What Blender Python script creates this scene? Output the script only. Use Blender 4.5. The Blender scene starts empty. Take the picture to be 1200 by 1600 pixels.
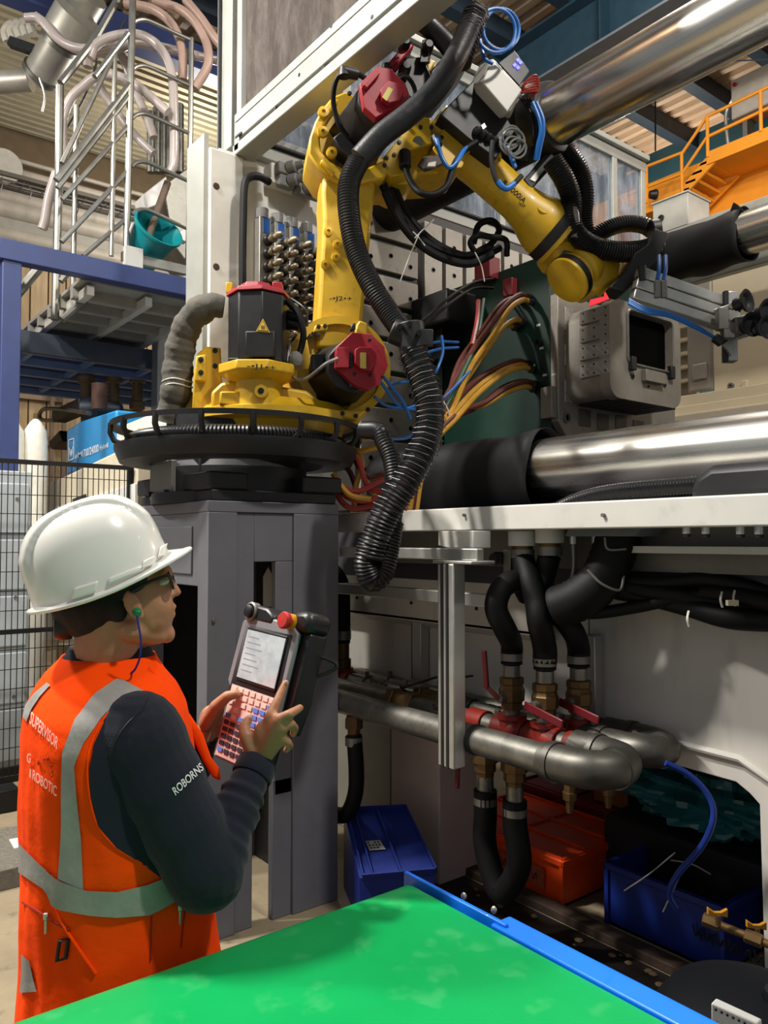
import bpy, bmesh, math, random
from mathutils import Vector as V, Matrix
from mathutils.bvhtree import BVHTree
random.seed(7)
SC = bpy.context.scene
COL = SC.collection
PI = math.pi
# ---------------------------------------------------------------- camera
F = 1220.0; HZ = 845.0; CH = 1.70
TILT = math.atan((HZ-800)/F)
YAW = math.radians(37.9)
FH = V((-math.cos(YAW), math.sin(YAW), 0)); RT = V((math.sin(YAW), math.cos(YAW), 0))
FW = FH*math.cos(TILT)+V((0,0,1))*math.sin(TILT)
UP = V((0,0,1))*math.cos(TILT)-FH*math.sin(TILT)
CAM = V((0,0,CH))
cd = bpy.data.cameras.new('camera'); cam = bpy.data.objects.new('camera', cd); COL.objects.link(cam)
cd.lens = F*36/1600; cd.sensor_width = 36; cd.sensor_fit = 'AUTO'; cd.clip_start = .02; cd.clip_end = 200
m = Matrix((RT, UP, -FW)).transposed().to_4x4(); m.translation = CAM; cam.matrix_world = m
SC.camera = cam
# ---------------------------------------------------------------- world, lamps, exposure
w = bpy.data.worlds.new('world'); SC.world = w; w.use_nodes = True
w.node_tree.nodes['Background'].inputs[0].default_value = (.92, .96, 1, 1)
w.node_tree.nodes['Background'].inputs[1].default_value = .24
SC.view_settings.view_transform = 'Standard'; SC.view_settings.look = 'None'
SC.view_settings.gamma = 1; SC.view_settings.use_curve_mapping = False
SC.view_settings.exposure = 0.3
def lamp(name, loc, power, size, target=None, col=(1, .95, .88), kind='AREA'):
    l = bpy.data.lights.new(name, kind); l.energy = power; l.color = col
    if kind == 'AREA': l.size = size; l.shape = 'DISK'
    else: l.shadow_soft_size = size
    o = bpy.data.objects.new(name, l); COL.objects.link(o); o.location = loc
    d = (V(target) if target is not None else V(loc)-V((0, 0, 1)))-V(loc)
    o.rotation_euler = d.to_track_quat('-Z', 'Y').to_euler()
    return o
# unseen high-bay lamps (open ones also light the roof), plus added fill lamps
lamp('unseen_hall_lamp', (-5.6, -2.6, 6.8), 330, .45, (-2.8, 1.2, .6))
lamp('unseen_hall_lamp', (-3.9, -1.0, 7.0), 470, .4, (-1.3, .9, 0))
lamp('unseen_hall_lamp', (-8.8, .0, 6.9), 120, .3, kind='POINT')
lamp('unseen_hall_lamp', (-10.4, 4.9, 6.9), 200, .3, kind='POINT')
lamp('unseen_hall_lamp', (-.2, 8.2, 5.4), 300, .3, kind='POINT')  # added fill below crane height, brightens roof and crane from underneath
lamp('unseen_hall_lamp', (-7.0, 11.0, 6.3), 170, .3, kind='POINT')  # added fill behind the crane girder, placed to brighten the roof sheets
lamp('unseen_hall_lamp', (1.4, 2.2, 7.3), 260, .4, (-3.0, 4.0, 2.6))  # added fill from the right that brightens the mould and machine faces
lamp('unseen_hall_lamp', (-3.3, 5.2, 7.5), 330, .4, kind='POINT')
# ---------------------------------------------------------------- pixel helpers (photo frame 1200 x 1600)
def ray(px, py): return FW+RT*((px-600)/F)+UP*((800-py)/F)
def at(px, py, z): return CAM+ray(px, py)*z
def onp(px, py, p0, n):
    d = ray(px, py); return CAM+d*((p0-CAM).dot(n)/d.dot(n))
def onX(px, py, X): return onp(px, py, V((X, 0, 0)), V((1, 0, 0)))
def onY(px, py, Y): return onp(px, py, V((0, Y, 0)), V((0, 1, 0)))
def onZ(px, py, Z): return onp(px, py, V((0, 0, Z)), V((0, 0, 1)))
def prj(p):
    d = V(p)-CAM; z = d.dot(FW); return (600+F*d.dot(RT)/z, 800-F*d.dot(UP)/z, z)
def lin(c): return c/12.92 if c <= .04045 else ((c+.055)/1.055)**2.4
def rgb(h): return tuple(lin(int(h[i:i+2], 16)/255) for i in (0, 2, 4))
# ---------------------------------------------------------------- materials
MATS = {}
def M(name, hexcol, rough=.5, metal=0, var=.12, vs=6, bump=0, bs=40, coat=0, trans=0, alpha=1, emit=0, spec=.5, hex2=None, stretch=(1, 1, 1), sheen=0, ior=1.45, dirt=0):
    if name in MATS: return MATS[name]
    m = bpy.data.materials.new(name); m.use_nodes = True; nt = m.node_tree; b = nt.nodes['Principled BSDF']
    c = rgb(hexcol)
    b.inputs['Roughness'].default_value = rough; b.inputs['Metallic'].default_value = metal
    b.inputs['Coat Weight'].default_value = coat; b.inputs['Transmission Weight'].default_value = trans
    b.inputs['Alpha'].default_value = alpha; b.inputs['Specular IOR Level'].default_value = spec
    b.inputs['IOR'].default_value = ior
    b.inputs['Sheen Weight'].default_value = sheen
    tc = nt.nodes.new('ShaderNodeTexCoord'); mp = nt.nodes.new('ShaderNodeMapping')
    mp.inputs['Scale'].default_value = stretch
    nt.links.new(tc.outputs['Object'], mp.inputs[0])
    if var or hex2:
        n = nt.nodes.new('ShaderNodeTexNoise'); n.inputs['Scale'].default_value = vs; n.inputs['Detail'].default_value = 7; n.inputs['Roughness'].default_value = .62
        nt.links.new(mp.outputs[0], n.inputs[0])
        r = nt.nodes.new('ShaderNodeValToRGB'); r.color_ramp.elements[0].position = .32; r.color_ramp.elements[1].position = .7
        c2 = rgb(hex2) if hex2 else tuple(min(1, x*(1+var)) for x in c)
        c1 = c if hex2 else tuple(x*(1-var) for x in c)
        r.color_ramp.elements[0].color = (*c1, 1); r.color_ramp.elements[1].color = (*c2, 1)
        nt.links.new(n.outputs[0], r.inputs[0]); nt.links.new(r.outputs[0], b.inputs['Base Color'])
        rr = nt.nodes.new('ShaderNodeMapRange'); rr.inputs[3].default_value = max(0, rough-.08); rr.inputs[4].default_value = min(1, rough+.1)
        nt.links.new(n.outputs[0], rr.inputs[0]); nt.links.new(rr.outputs[0], b.inputs['Roughness'])
        if dirt:
            n2 = nt.nodes.new('ShaderNodeTexNoise'); n2.inputs['Scale'].default_value = vs*4.3; n2.inputs['Detail'].default_value = 9
            nt.links.new(mp.outputs[0], n2.inputs[0])
            r2 = nt.nodes.new('ShaderNodeValToRGB'); r2.color_ramp.elements[0].position = .58; r2.color_ramp.elements[1].position = .72
            r2.color_ramp.elements[0].color = (0, 0, 0, 1); r2.color_ramp.elements[1].color = (dirt, dirt, dirt, 1)
            mx = nt.nodes.new('ShaderNodeMixRGB'); mx.inputs[2].default_value = (*rgb('3a332a'), 1)
            nt.links.new(n2.outputs[0], r2.inputs[0]); nt.links.new(r2.outputs[0], mx.inputs[0])
            nt.links.new(r.outputs[0], mx.inputs[1]); nt.links.new(mx.outputs[0], b.inputs['Base Color'])
    else:
        b.inputs['Base Color'].default_value = (*c, 1)
    if bump:
        n = nt.nodes.new('ShaderNodeTexNoise'); n.inputs['Scale'].default_value = bs; n.inputs['Detail'].default_value = 5
        nt.links.new(mp.outputs[0], n.inputs[0])
        bm_ = nt.nodes.new('ShaderNodeBump'); bm_.inputs['Strength'].default_value = bump; bm_.inputs['Distance'].default_value = .01
        nt.links.new(n.outputs[0], bm_.inputs['Height']); nt.links.new(bm_.outputs[0], b.inputs['Normal'])
    if emit:
        b.inputs['Emission Color'].default_value = (*c, 1); b.inputs['Emission Strength'].default_value = emit
    MATS[name] = m
    return m
# ---------------------------------------------------------------- mesh builder
def frame(d):
    d = d.normalized(); a = V((0, 0, 1)) if abs(d.z) < .9 else V((1, 0, 0))
    x = d.cross(a).normalized(); return x, d.cross(x).normalized()
def catmull(P, k=6, closed=False):
    P = [V(p) for p in P]; n = len(P); out = []
    if n < 3 and not closed: return P
    rng = range(n if closed else n-1)
    for i in rng:
        p1, p2 = P[i], P[(i+1) % n]
        p0 = P[i-1] if (i > 0 or closed) else p1*2-p2
        p3 = P[(i+2) % n] if (i+2 < n or closed) else p2*2-p1
        for j in range(k):
            t = j/k
            out.append(.5*((2*p1)+(p2-p0)*t+(2*p0-5*p1+4*p2-p3)*t*t+(3*p1-p0-3*p2+p3)*t**3))
    if not closed: out.append(P[-1])
    return out
def resample(P, step):
    L = [0]
    for a, b in zip(P, P[1:]): L.append(L[-1]+(b-a).length)
    n = max(2, int(L[-1]/step)); out = []; j = 0
    for i in range(n+1):
        s = L[-1]*i/n
        while j < len(P)-2 and L[j+1] < s: j += 1
        t = (s-L[j])/max(1e-9, L[j+1]-L[j]); out.append(P[j].lerp(P[j+1], min(1, t)))
    return out
class MB:
    def __init__(s): s.v = []; s.f = []
    def add(s, vs, fs):
        o = len(s.v); s.v += [V(p) for p in vs]; s.f += [tuple(i+o for i in f) for f in fs]; return s
    def obox(s, p, a, b, c):
        p, a, b, c = V(p), V(a), V(b), V(c)
        return s.add([p, p+a, p+a+b, p+b, p+c, p+a+c, p+a+b+c, p+b+c], [(0, 3, 2, 1), (4, 5, 6, 7), (0, 1, 5, 4), (1, 2, 6, 5), (2, 3, 7, 6), (3, 0, 4, 7)])
    def box(s, lo, hi):
        lo, hi = V(lo), V(hi); d = hi-lo
        return s.obox(lo, (d.x, 0, 0), (0, d.y, 0), (0, 0, d.z))
    def cbox(s, c, ax, ay, az):
        ax, ay, az = V(ax), V(ay), V(az); return s.obox(V(c)-(ax+ay+az)/2, ax, ay, az)
    def prism(s, pts, vec):
        n = len(pts); pts = [V(p) for p in pts]; vec = V(vec)
        return s.add(pts+[p+vec for p in pts], [tuple(range(n-1, -1, -1)), tuple(range(n, 2*n))]+[(i, (i+1) % n, n+(i+1) % n, n+i) for i in range(n)])
    def bar(s, p0, p1, w, h, upv=(0, 0, 1)):
        p0, p1 = V(p0), V(p1); d = (p1-p0); x = d.cross(V(upv))
        if x.length < 1e-5: x = d.cross(V((1, 0, 0)))
        x.normalize(); y = x.cross(d).normalized()
        return s.obox(p0-x*w/2-y*h/2, d, x*w, y*h)
    def rings(s, rs, close=False, caps=True):
        n = len(rs[0]); vs = [p for r in rs for p in r]; k = len(rs); fs = []
        for i in range(k if close else k-1):
            a, b = i*n, ((i+1) % k)*n
            fs += [(a+j, a+(j+1) % n, b+(j+1) % n, b+j) for j in range(n)]
        if caps and not close: fs += [tuple(range(n-1, -1, -1)), tuple((k-1)*n+j for j in range(n))]
        return s.add(vs, fs)
    def cyl(s, p0, p1, r0, r1=None, n=20):
        p0, p1 = V(p0), V(p1); x, y = frame(p1-p0); r1 = r0 if r1 is None else r1
        c = [(math.cos(2*PI*i/n), math.sin(2*PI*i/n)) for i in range(n)]
        return s.rings([[p0+(x*a+y*b)*r0 for a, b in c], [p1+(x*a+y*b)*r1 for a, b in c]])
    def lathe(s, p0, d, prof, n=20, caps=True):
        p0, d = V(p0), V(d).normalized(); x, y = frame(d)
        c = [(math.cos(2*PI*i/n), math.sin(2*PI*i/n)) for i in range(n)]
        return s.rings([[p0+d*t+(x*a+y*b)*max(r, 1e-4) for a, b in c] for t, r in prof], caps=caps)
    def tube(s, P, r, n=10, k=6, closed=False, smooth=True):
        P = catmull(P, k, closed) if smooth else [V(p) for p in P]
        return s.sweep(P, (lambda t, i: r) if not callable(r) else r, n, closed)
    def sweep(s, P, rf, n=10, closed=False):
        N = len(P); T = []
        for i in range(N):
            a = P[i-1] if (i > 0 or closed) else P[i]; b = P[(i+1) % N] if (i < N-1 or closed) else P[i]
            d = (b-a); T.append(d.normalized() if d.length > 1e-9 else V((0, 0, 1)))
        x, y = frame(T[0]); rs = []
        for i in range(N):
            x = (x-T[i]*x.dot(T[i])); x.normalize(); y = T[i].cross(x); r = rf(i/max(1, N-1), i)
            rs.append([P[i]+(x*math.cos(2*PI*j/n)+y*math.sin(2*PI*j/n))*r for j in range(n)])
        return s.rings(rs, closed)
    def corr(s, P, r, pitch=.012, depth=.1, n=14):
        P = resample(catmull(P, 8), pitch/2)
        return s.sweep(P, lambda t, i: r*(1 if i % 2 else 1-depth), n)
    def coil(s, P, R, r, pitch, n=5, jit=0):
        P = resample(catmull(P, 8), pitch/8); out = []; x = None
        for i in range(len(P)):
            a = P[max(0, i-1)]; b = P[min(len(P)-1, i+1)]; T = (b-a).normalized()
            if x is None: x, y = frame(T)
            x = (x-T*x.dot(T)).normalized(); y = T.cross(x); an = 2*PI*i/8
            out.append(P[i]+(x*math.cos(an)+y*math.sin(an))*R*(1+jit*(random.random()-.5)))
        return s.sweep(out, lambda t, i: r, n)
    def ell(s, c, ax, ay, az, nu=16, nv=10):
        c, ax, ay, az = V(c), V(ax), V(ay), V(az)
        return s.rings([[c+az*(-math.cos(PI*(i+.02)/(nv+.04)))+(ax*math.cos(2*PI*j/nu)+ay*math.sin(2*PI*j/nu))*math.sin(PI*(i+.02)/(nv+.04)) for j in range(nu)] for i in range(nv+1)])
    def grid(s, fn, nu, nv, cu=False):
        vs = [fn(i/nu, j/nv) for j in range(nv+1) for i in range(nu+(0 if cu else 1))]; w_ = nu if cu else nu+1
        fs = [(j*w_+i, j*w_+(i+1) % w_, (j+1)*w_+(i+1) % w_, (j+1)*w_+i) for j in range(nv) for i in range(nu)]
        return s.add(vs, fs)
    def build(s, name, mat, parent=None, sm=35, bevel=0, seg=2, label=None, kind=None, sub=0, solid=0, recalc=True):
        org = ORG.get(parent.name) if parent else None
        if org is None:
            lo = V((min(p.x for p in s.v), min(p.y for p in s.v), min(p.z for p in s.v))); hi = V((max(p.x for p in s.v), max(p.y for p in s.v), 0))
            org = V(((lo.x+hi.x)/2, (lo.y+hi.y)/2, lo.z))
        me = bpy.data.meshes.new(name); me.from_pydata([p-org for p in s.v], [], s.f)
        b = bmesh.new(); b.from_mesh(me)
        if recalc: bmesh.ops.recalc_face_normals(b, faces=b.faces)
        if sm:
            lim = math.radians(sm)
            for f in b.faces: f.smooth = True
            for e in b.edges:
                if len(e.link_faces) == 2 and e.calc_face_angle(0) > lim: e.smooth = False
        b.to_mesh(me); b.free()
        o = bpy.data.objects.new(name, me); COL.objects.link(o)
        if mat: me.materials.append(mat)
        if parent: o.parent = parent
        else: o.location = org
        ORG[o.name] = org
        if solid:
            q = o.modifiers.new('solid', 'SOLIDIFY'); q.thickness = solid; q.offset = 0
        if bevel:
            q = o.modifiers.new('bevel', 'BEVEL'); q.width = bevel; q.segments = seg; q.limit_method = 'ANGLE'; q.angle_limit = math.radians(40)
            q.harden_normals = False
        if sub:
            q = o.modifiers.new('sub', 'SUBSURF'); q.levels = sub; q.render_levels = sub
        if label: o['label'] = label
        if kind: o['kind'] = kind
        return o
ORG = {}
def thing(name, label, cat, loc=(0, 0, 0), group=None):
    o = bpy.data.objects.new(name, None); COL.objects.link(o); o.location = loc; o.empty_display_size = .1
    ORG[o.name] = V(loc); o['label'] = label; o['category'] = cat
    if group: o['group'] = group
    return o
def tag(o, label, cat, group=None, kind=None):
    o['label'] = label; o['category'] = cat
    if group: o['group'] = group
    if kind: o['kind'] = kind
    return o
def struct(o, label=None):
    o['kind'] = 'structure'
    if label: o['label'] = label
    return o
def inst(src, parent, delta, name=None):
    c = src.copy(); COL.objects.link(c); c.parent = parent; c.location = src.location+V(delta)
    if name: c.name = name
    ORG[c.name] = ORG[src.name]; return c
_TX = {}
def text_mesh(body, extrude=0):
    k = (body, extrude)
    if k in _TX: return _TX[k]
    cu = bpy.data.curves.new('t', 'FONT'); cu.body = body; cu.resolution_u = 3; cu.offset = .012; ob = bpy.data.objects.new('t', cu); COL.objects.link(ob)
    dg = bpy.context.evaluated_depsgraph_get(); me = bpy.data.meshes.new_from_object(ob.evaluated_get(dg))
    vs = [v.co.copy() for v in me.vertices]; fs = [tuple(p.vertices) for p in me.polygons]
    bpy.data.objects.remove(ob); bpy.data.curves.remove(cu); bpy.data.meshes.remove(me)
    x0 = min(v.x for v in vs); x1 = max(v.x for v in vs); y0 = min(v.y for v in vs); y1 = max(v.y for v in vs)
    r = ([((v.x-x0)/(x1-x0), (v.y-y0)/(y1-y0)) for v in vs], fs, (x1-x0)/(y1-y0)); _TX[k] = r; return r
def text_on(body, mapf, name, mat, parent, label=None):
    uv, fs, asp = text_mesh(body)
    b = MB(); b.add([mapf(u, v) for u, v in uv], fs)
    return b.build(name, mat, parent, sm=0, recalc=False, label=label)
def quadmap(p00, p10, p01):   # lower-left, lower-right, upper-left
    p00, p10, p01 = V(p00), V(p10), V(p01); return lambda u, v: p00+(p10-p00)*u+(p01-p00)*v
def bvh(o):
    dg = bpy.context.evaluated_depsgraph_get(); e = o.evaluated_get(dg); me = e.to_mesh()
    org = ORG[o.name]; b = BVHTree.FromPolygons([v.co+org for v in me.vertices], [tuple(p.vertices) for p in me.polygons]); e.to_mesh_clear(); return b
# ---------------------------------------------------------------- common materials
YEL = M('robot_yellow_paint', 'c9a01c', .4, var=.10, vs=5, dirt=.25, coat=.2)
BLK = M('black_plastic', '121213', .45, var=.2, vs=9)
RUB = M('black_rubber_hose', '070708', .6, var=.2, spec=.3)
HOSE = M('black_ribbed_conduit', '0f0f11', .36, var=.15)
RED = M('red_cover_plastic', '8f1524', .42, var=.1)
WHT = M('white_machine_paint', 'c9c7c0', .42, var=.07, vs=3, dirt=.12)
ALU = M('aluminium_profile', 'b9b8b2', .35, metal=.75, var=.08, vs=12)
CHR = M('polished_steel_bar', 'c9c7c0', .25, metal=1, var=.18, vs=3, stretch=(.15, 9, 9))
GALV = M('galvanised_pipe', '84827a', .40, metal=.85, var=.28, vs=9, dirt=.3)
BRS = M('brass_fitting', '6b5434', .45, metal=.7, var=.2, vs=14)
STL = M('grey_steel', '7d7a75', .42, metal=.6, var=.15, vs=7)
PEDM = M('grey_pedestal_paint', '66666c', .45, var=.08, vs=4, dirt=.1)
DKG = M('dark_grey_metal', '2a2a2c', .45, metal=.3, var=.2)
BLUS = M('blue_painted_steel', '2c3a68', .48, var=.15, vs=5)
CREAM = M('cream_panel_paint', 'c4b79c', .5, var=.05, vs=3)
# ================================================================ the hall
b = MB().box((-13.2, -5, -.1), (5, 12.2, 0))
fl = struct(b.build('floor', M('concrete_floor', '8f8168', .7, var=.18, vs=2.2, bump=.2, bs=25, dirt=.5), sm=0))
HR = 8.4
# far side wall: vertical cladding strips on a backing
WL = -13.0
wall = struct(MB().box((WL-.15, -5, 0), (WL-.05, 12.2, HR)).build('wall_left', M('wall_backing_brown', '6b5a42', .8), sm=0))
clad = [M('cladding_strip_a', 'a98f68', .6, var=.2, vs=3, stretch=(6, 6, .5)), M('cladding_strip_b', '997f5a', .6, var=.2, vs=3, stretch=(6, 6, .5)), M('cladding_strip_c', 'b59c76', .6, var=.2, vs=3, stretch=(6, 6, .5))]
y = .1
while y < 7.5:
    wd = .27
    MB().box((WL-.05, y+.012, 0), (WL-.0, y+wd-.012, 6.9)).build('cladding_strip', random.choice(clad), wall, sm=0)
    y += wd
# back wall with teal steel band
wb = struct(MB().box((-13.2, 11.8, 0), (5, 11.95, HR)).build('wall_back', M('back_wall_teal', '1f4a58', .6, var=.1), sm=0))
# roof: corrugated sheet, ribs along X
def corr_sheet(x0, x1, y0, y1, z, pitch, dep):
    b = MB(); ys = []; y = y0
    while y < y1:
        ys += [(y, 0), (y+pitch*.4, 0), (y+pitch*.55, dep), (y+pitch*.85, dep)]; y += pitch
    vs = []; fs = []
    for (yy, dz) in ys: vs += [V((x0, yy, z+dz)), V((x1, yy, z+dz))]
    for i in range(len(ys)-1): fs.append((2*i, 2*i+1, 2*i+3, 2*i+2))
    return b.add(vs, fs)
ce = corr_sheet(-13.0, 2.0, 2.5, 11.8, HR, .25, .07).build('ceiling', M('roof_sheet_beige', 'c2ab8e', .55, var=.25, vs=1.2, stretch=(.3, 3, 1), dirt=.3), sm=0, solid=.004)
struct(ce)
TEAL = M('teal_roof_steel', '1c3441', .5, var=.12)
TEALD = M('dark_blue_purlin', '1c2a36', .55, var=.15)
for i in range(13):
    X = -11.6+.95*i
    MB().box((X-.09, 2.5, HR-.26), (X+.09, 11.8, HR-.02)).build('purlin', TEALD, ce, sm=0)
# roof girder along X (web + flanges)
def hall_girder():
    # bottom flange edge passes (845,125) -> (960,30) in the photo
    Yg = 7.55
    p = onY(845, 128, Yg); zb = 7.45
    g = thing('steel_girder', 'deep teal-blue steel roof girder crossing above the robot', 'girder', (-6, Yg, zb))
    b = MB().box((-12.9, Yg-.02, zb), (1.5, Yg+.02, HR-.28)); b.build('web', TEAL, g, sm=0)
    MB().box((-12.9, Yg-.22, zb-.03), (1.5, Yg+.22, zb)).build('bottom_flange', M('grey_flange', '5d6368', .5), g, sm=0)
    MB().box((-12.9, Yg-.2, HR-.29), (1.5, Yg+.2, HR-.26)).build('top_flange', TEAL, g, sm=0)
    for i in range(8):
        X = -12.2+1.7*i; MB().box((X-.01, Yg-.2, zb), (X+.01, Yg-.02, HR-.29)).build('stiffener', TEAL, g, sm=0)
hall_girder()
# ================================================================ injection moulding machine
YF, YR = 3.20, 5.53
ZU, ZL = 3.938, 2.085
XG = -4.35                    # end guard plane
XP = -4.06                    # moving platen face
mc = thing('moulding_machine', 'white injection moulding machine with chrome tie bars and glazed end guard', 'machine', (-2.5, 3.4, 0))
SLV = M('black_sleeve_cover', '0d0d0f', .6, var=.2, vs=5, bump=.5, bs=6, spec=.3)
def tie(Y, Z, xs, xe, r=.154, sl=True, name='tie_bar', xl=-4.1):
    o = MB().cyl((xs, Y, Z), (xe, Y, Z), r, n=64).build(name, CHR, mc)
    return o
xs = onY(866, 160, YF).x
t1 = tie(YF, ZU, xs, .6)
MB().lathe((xs-.02, YF, ZU), (1, 0, 0), [(-.1, .154), (-.1, .175), (.0, .19), (.04, .18), (.05, .156)], 48).build('sleeve_collar', DKG, t1)
MB().cyl((XP-.2, YF, ZU), (xs-.1, YF, ZU), .158, n=48).build('sleeve', SLV, t1)
xs2 = onY(852, 725, YF).x
t2 = tie(YF, ZL, xs2, .6)
# wrapped sleeve on the lower bar (loose cloth, creased)
def sleeve(x0, x1, Y, Z, R, name, par):
    b = MB()
    def fn(u, v):
        a = 2*PI*u; x = x0+(x1-x0)*v
        rr = R*(1+.10*math.sin(3*a+9*v)*math.sin(7*v+1)+.03*math.sin(23*v+2*a))
        sag = -.05 if math.sin(a) < 0 else 0
        return V((x, Y+rr*math.cos(a), Z+rr*math.sin(a)*(1.25 if math.sin(a) < 0 else 1)))
    b.grid(fn, 40, 24, cu=True); return b.build(name, SLV, par, solid=.004)
sleeve(XP, xs2+.03, YF, ZL-.01, .195, 'cloth_sleeve', t2)
# corrugated (ribbed) way cover hanging below the lower bar at the right
t3 = tie(YR, ZU, onY(1165, 350, YR).x, .6, r=.157)
sleeve(XP, onY(1168, 350, YR).x, YR, ZU, .172, 'cloth_sleeve', t3)
# bracket spike on the rear sleeve
MB().prism([onY(1138, 336, YR-.1), onY(1146, 316, YR-.1), onY(1162, 330, YR-.1)], (0, .06, 0)).build('sleeve_tab', SLV, t3, sm=0)
# ---- bed: long white front plate
YB = 2.30
zt = onY(1200, 770, YB).z; zb_ = onY(1200, 822, YB).z
xl = onY(512, 810, YB).x
bed = MB().box((xl, YB, zb_), (1.0, YB+.05, zt)).build('bed_front_plate', WHT, mc, bevel=.006)
MB().box((xl, YB+.05, zt-.012), (1.0, YB+.5, zt)).build('bed_ledge', WHT, bed, sm=0)
for px in (727, 944):
    p = onY(px, 805, YB); MB().cyl(p, p-V((0, .012, 0)), .007, n=10).build('screw', STL, bed)
# recessed face under the plate
MB().box((xl, YB+.32, zb_-.16), (1.0, YB+.36, zb_+.01)).build('under_channel', M('grey_channel', '6e6a64', .5), bed, sm=0)
MB().box((xl, YB+.06, 1.42), (onY(760, 860, YB+.06).x, YB+.12, 1.475)).build('strut_rail', ALU, bed, bevel=.004)
# under-bed cream rail at the right
MB().box((onY(975, 858, YB+.25).x, YB+.22, 1.655), (1.0, YB+.3, 1.68)).build('under_rail', WHT, bed, sm=0)
# bed underside and black inside of the bed top
MB().box((XP-.3, YB+.36, 1.5), (1.0, 5.9, zt-.02)).build('bed_body', M('bed_grey_dark', '37353a', .6), mc, sm=0)
# black bed cover right of frame between bar and plate
MB().prism([(onY(1072, 770, 2.36).x, 2.36, zt-.01), (onY(1080, 745, 2.36).x, 2.36, onY(1080, 745, 2.36).z), (onY(1108, 728, 2.36).x, 2.36, onY(1108, 726, 2.36).z), (.9, 2.36, onY(1108, 726, 2.36).z), (.9, 2.36, zt-.01)], (0, .2, 0)).build('bed_cover', DKG, mc, bevel=.03)
pr = MB(); pr.corr([(-2.05, 2.46, zt-.02), (-1.92, 2.46, zt+.02), (-1.72, 2.46, zt+.045), (-1.2, 2.46, zt+.05)], .03).build('bed_conduit', HOSE, mc)
MB().box((-3.6, 3.55, 1.7), (.6, 3.62, 1.96)).build('bed_inner_rail', DKG, mc, sm=0)
# ---- side panels under the bed
YPN = 2.78
PANW = M('white_under_panel', 'c2beb6', .45, var=.10, vs=2.2, stretch=(1, 1, .35), dirt=.15)
xa = onY(530, 1000, YPN).x; xb = onY(700, 1000, YPN).x; xc = onY(920, 1000, YPN).x
hole = [onY(1058, 1196, YPN), onY(1150, 1222, YPN), onY(1180, 1242, YPN), onY(1186, 1462, YPN)]
zh = onY(1058, 1196, YPN).z
def panel(x0, x1, z0, z1, y=YPN, n='side_panel', t=.03): return MB().box((x0+.004, y, z0), (x1-.004, y+t, z1)).build(n, PANW, mc, bevel=.004)
panel(xa-.5, xb, .02, 1.5); panel(xb, xc, .78, 1.5)
# right panel with an arched cut-out
zf = onY(1058, 1205, YPN).z
pp = [V((xc+.004, YPN, 1.5)), V((.9, YPN, 1.5)), V((.9, YPN, .0)), V((hole[3].x+.02, YPN, 0)), V((hole[3].x+.01, YPN, hole[2].z-.03)), V((hole[2].x-.02, YPN, hole[2].z)), hole[1], hole[0], V((xc+.004, YPN, zf+.02))]
MB().prism(pp, (0, .03, 0)).build('side_panel', PANW, mc, sm=0, bevel=.004)
# pressed rim along the cut-out edge
rim = [V((hole[3].x+.07, YPN-.01, .05)), V((hole[3].x+.07, YPN-.01, hole[2].z+.06)), hole[1]+V((0.02, -.01, .09)), hole[0]+V((-.02, -.01, .09)), V((xc+.1, YPN-.01, zf+.12))]
MB().tube(rim, .014, 8, smooth=False).build('panel_rim', PANW, mc)
# upper inner panel with bolts, folded lip
z1 = onY(560, 935, 2.66).z
MB().box((xa-.3, 2.66, 1.28), (onY(838, 930, 2.66).x, 2.69, 1.5)).build('upper_panel', PANW, mc, bevel=.004)
MB().prism([(xa-.3, 2.66, 1.28), (xa-.3, 2.78, 1.235), (xa-.3, 2.78, 1.25), (xa-.3, 2.66, 1.295)], (onY(838, 930, 2.66).x-xa+.3, 0, 0)).build('folded_lip', PANW, mc, sm=0)
for px, py in ((558, 934), (643, 942), (745, 951), (600, 924), (560, 922), (750, 935)):
    p = onY(px, py, 2.66); MB().lathe(p, (0, -1, 0), [(0, .009), (.006, .009), (.008, .005)], 10).build('bolt', BLK, mc)
# aluminium posts standing on the panels
for px, y0, y1, Y in ((657, 960, 1062, 2.74), (925, 992, 1130, 2.74)):
    a = onY(px, y0, Y); z2 = onY(px, y1, Y).z
    MB().box((a.x-.035, Y-.03, z2), (a.x+.035, Y+.03, a.z)).build('panel_post', ALU, mc, bevel=.004)
    MB().box((a.x-.052, Y-.02, z2), (a.x-.036, Y+.0, a.z)).build('panel_seal', BLK, mc, sm=0)
# pinkish machine foot and grey pillar
foot = MB().box((onY(611, 1240, 2.62).x, 2.62, 0), (onY(686, 1240, 2.62).x, 2.95, .72)); foot.build('machine_foot', M('foot_paint', 'b8a79f', .5, var=.08), mc, bevel=.008)
MB().box((xa-.3, 2.7, 0), (onY(610, 1200, 2.7).x, 2.76, .95)).build('lower_door', M('grey_lower_door', '9a978c', .5, var=.1), mc, bevel=.006)
MB().box((onY(686, 1150, 2.66).x, 2.62, .70), (onY(770, 1150, 2.66).x, 2.95, .78)).build('foot_bracket', PANW, mc, bevel=.006)
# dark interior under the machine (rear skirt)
MB().box((-3.6, 4.55, 0), (1.0, 4.6, 1.5)).build('rear_skirt', DKG, mc, sm=0)
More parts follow.
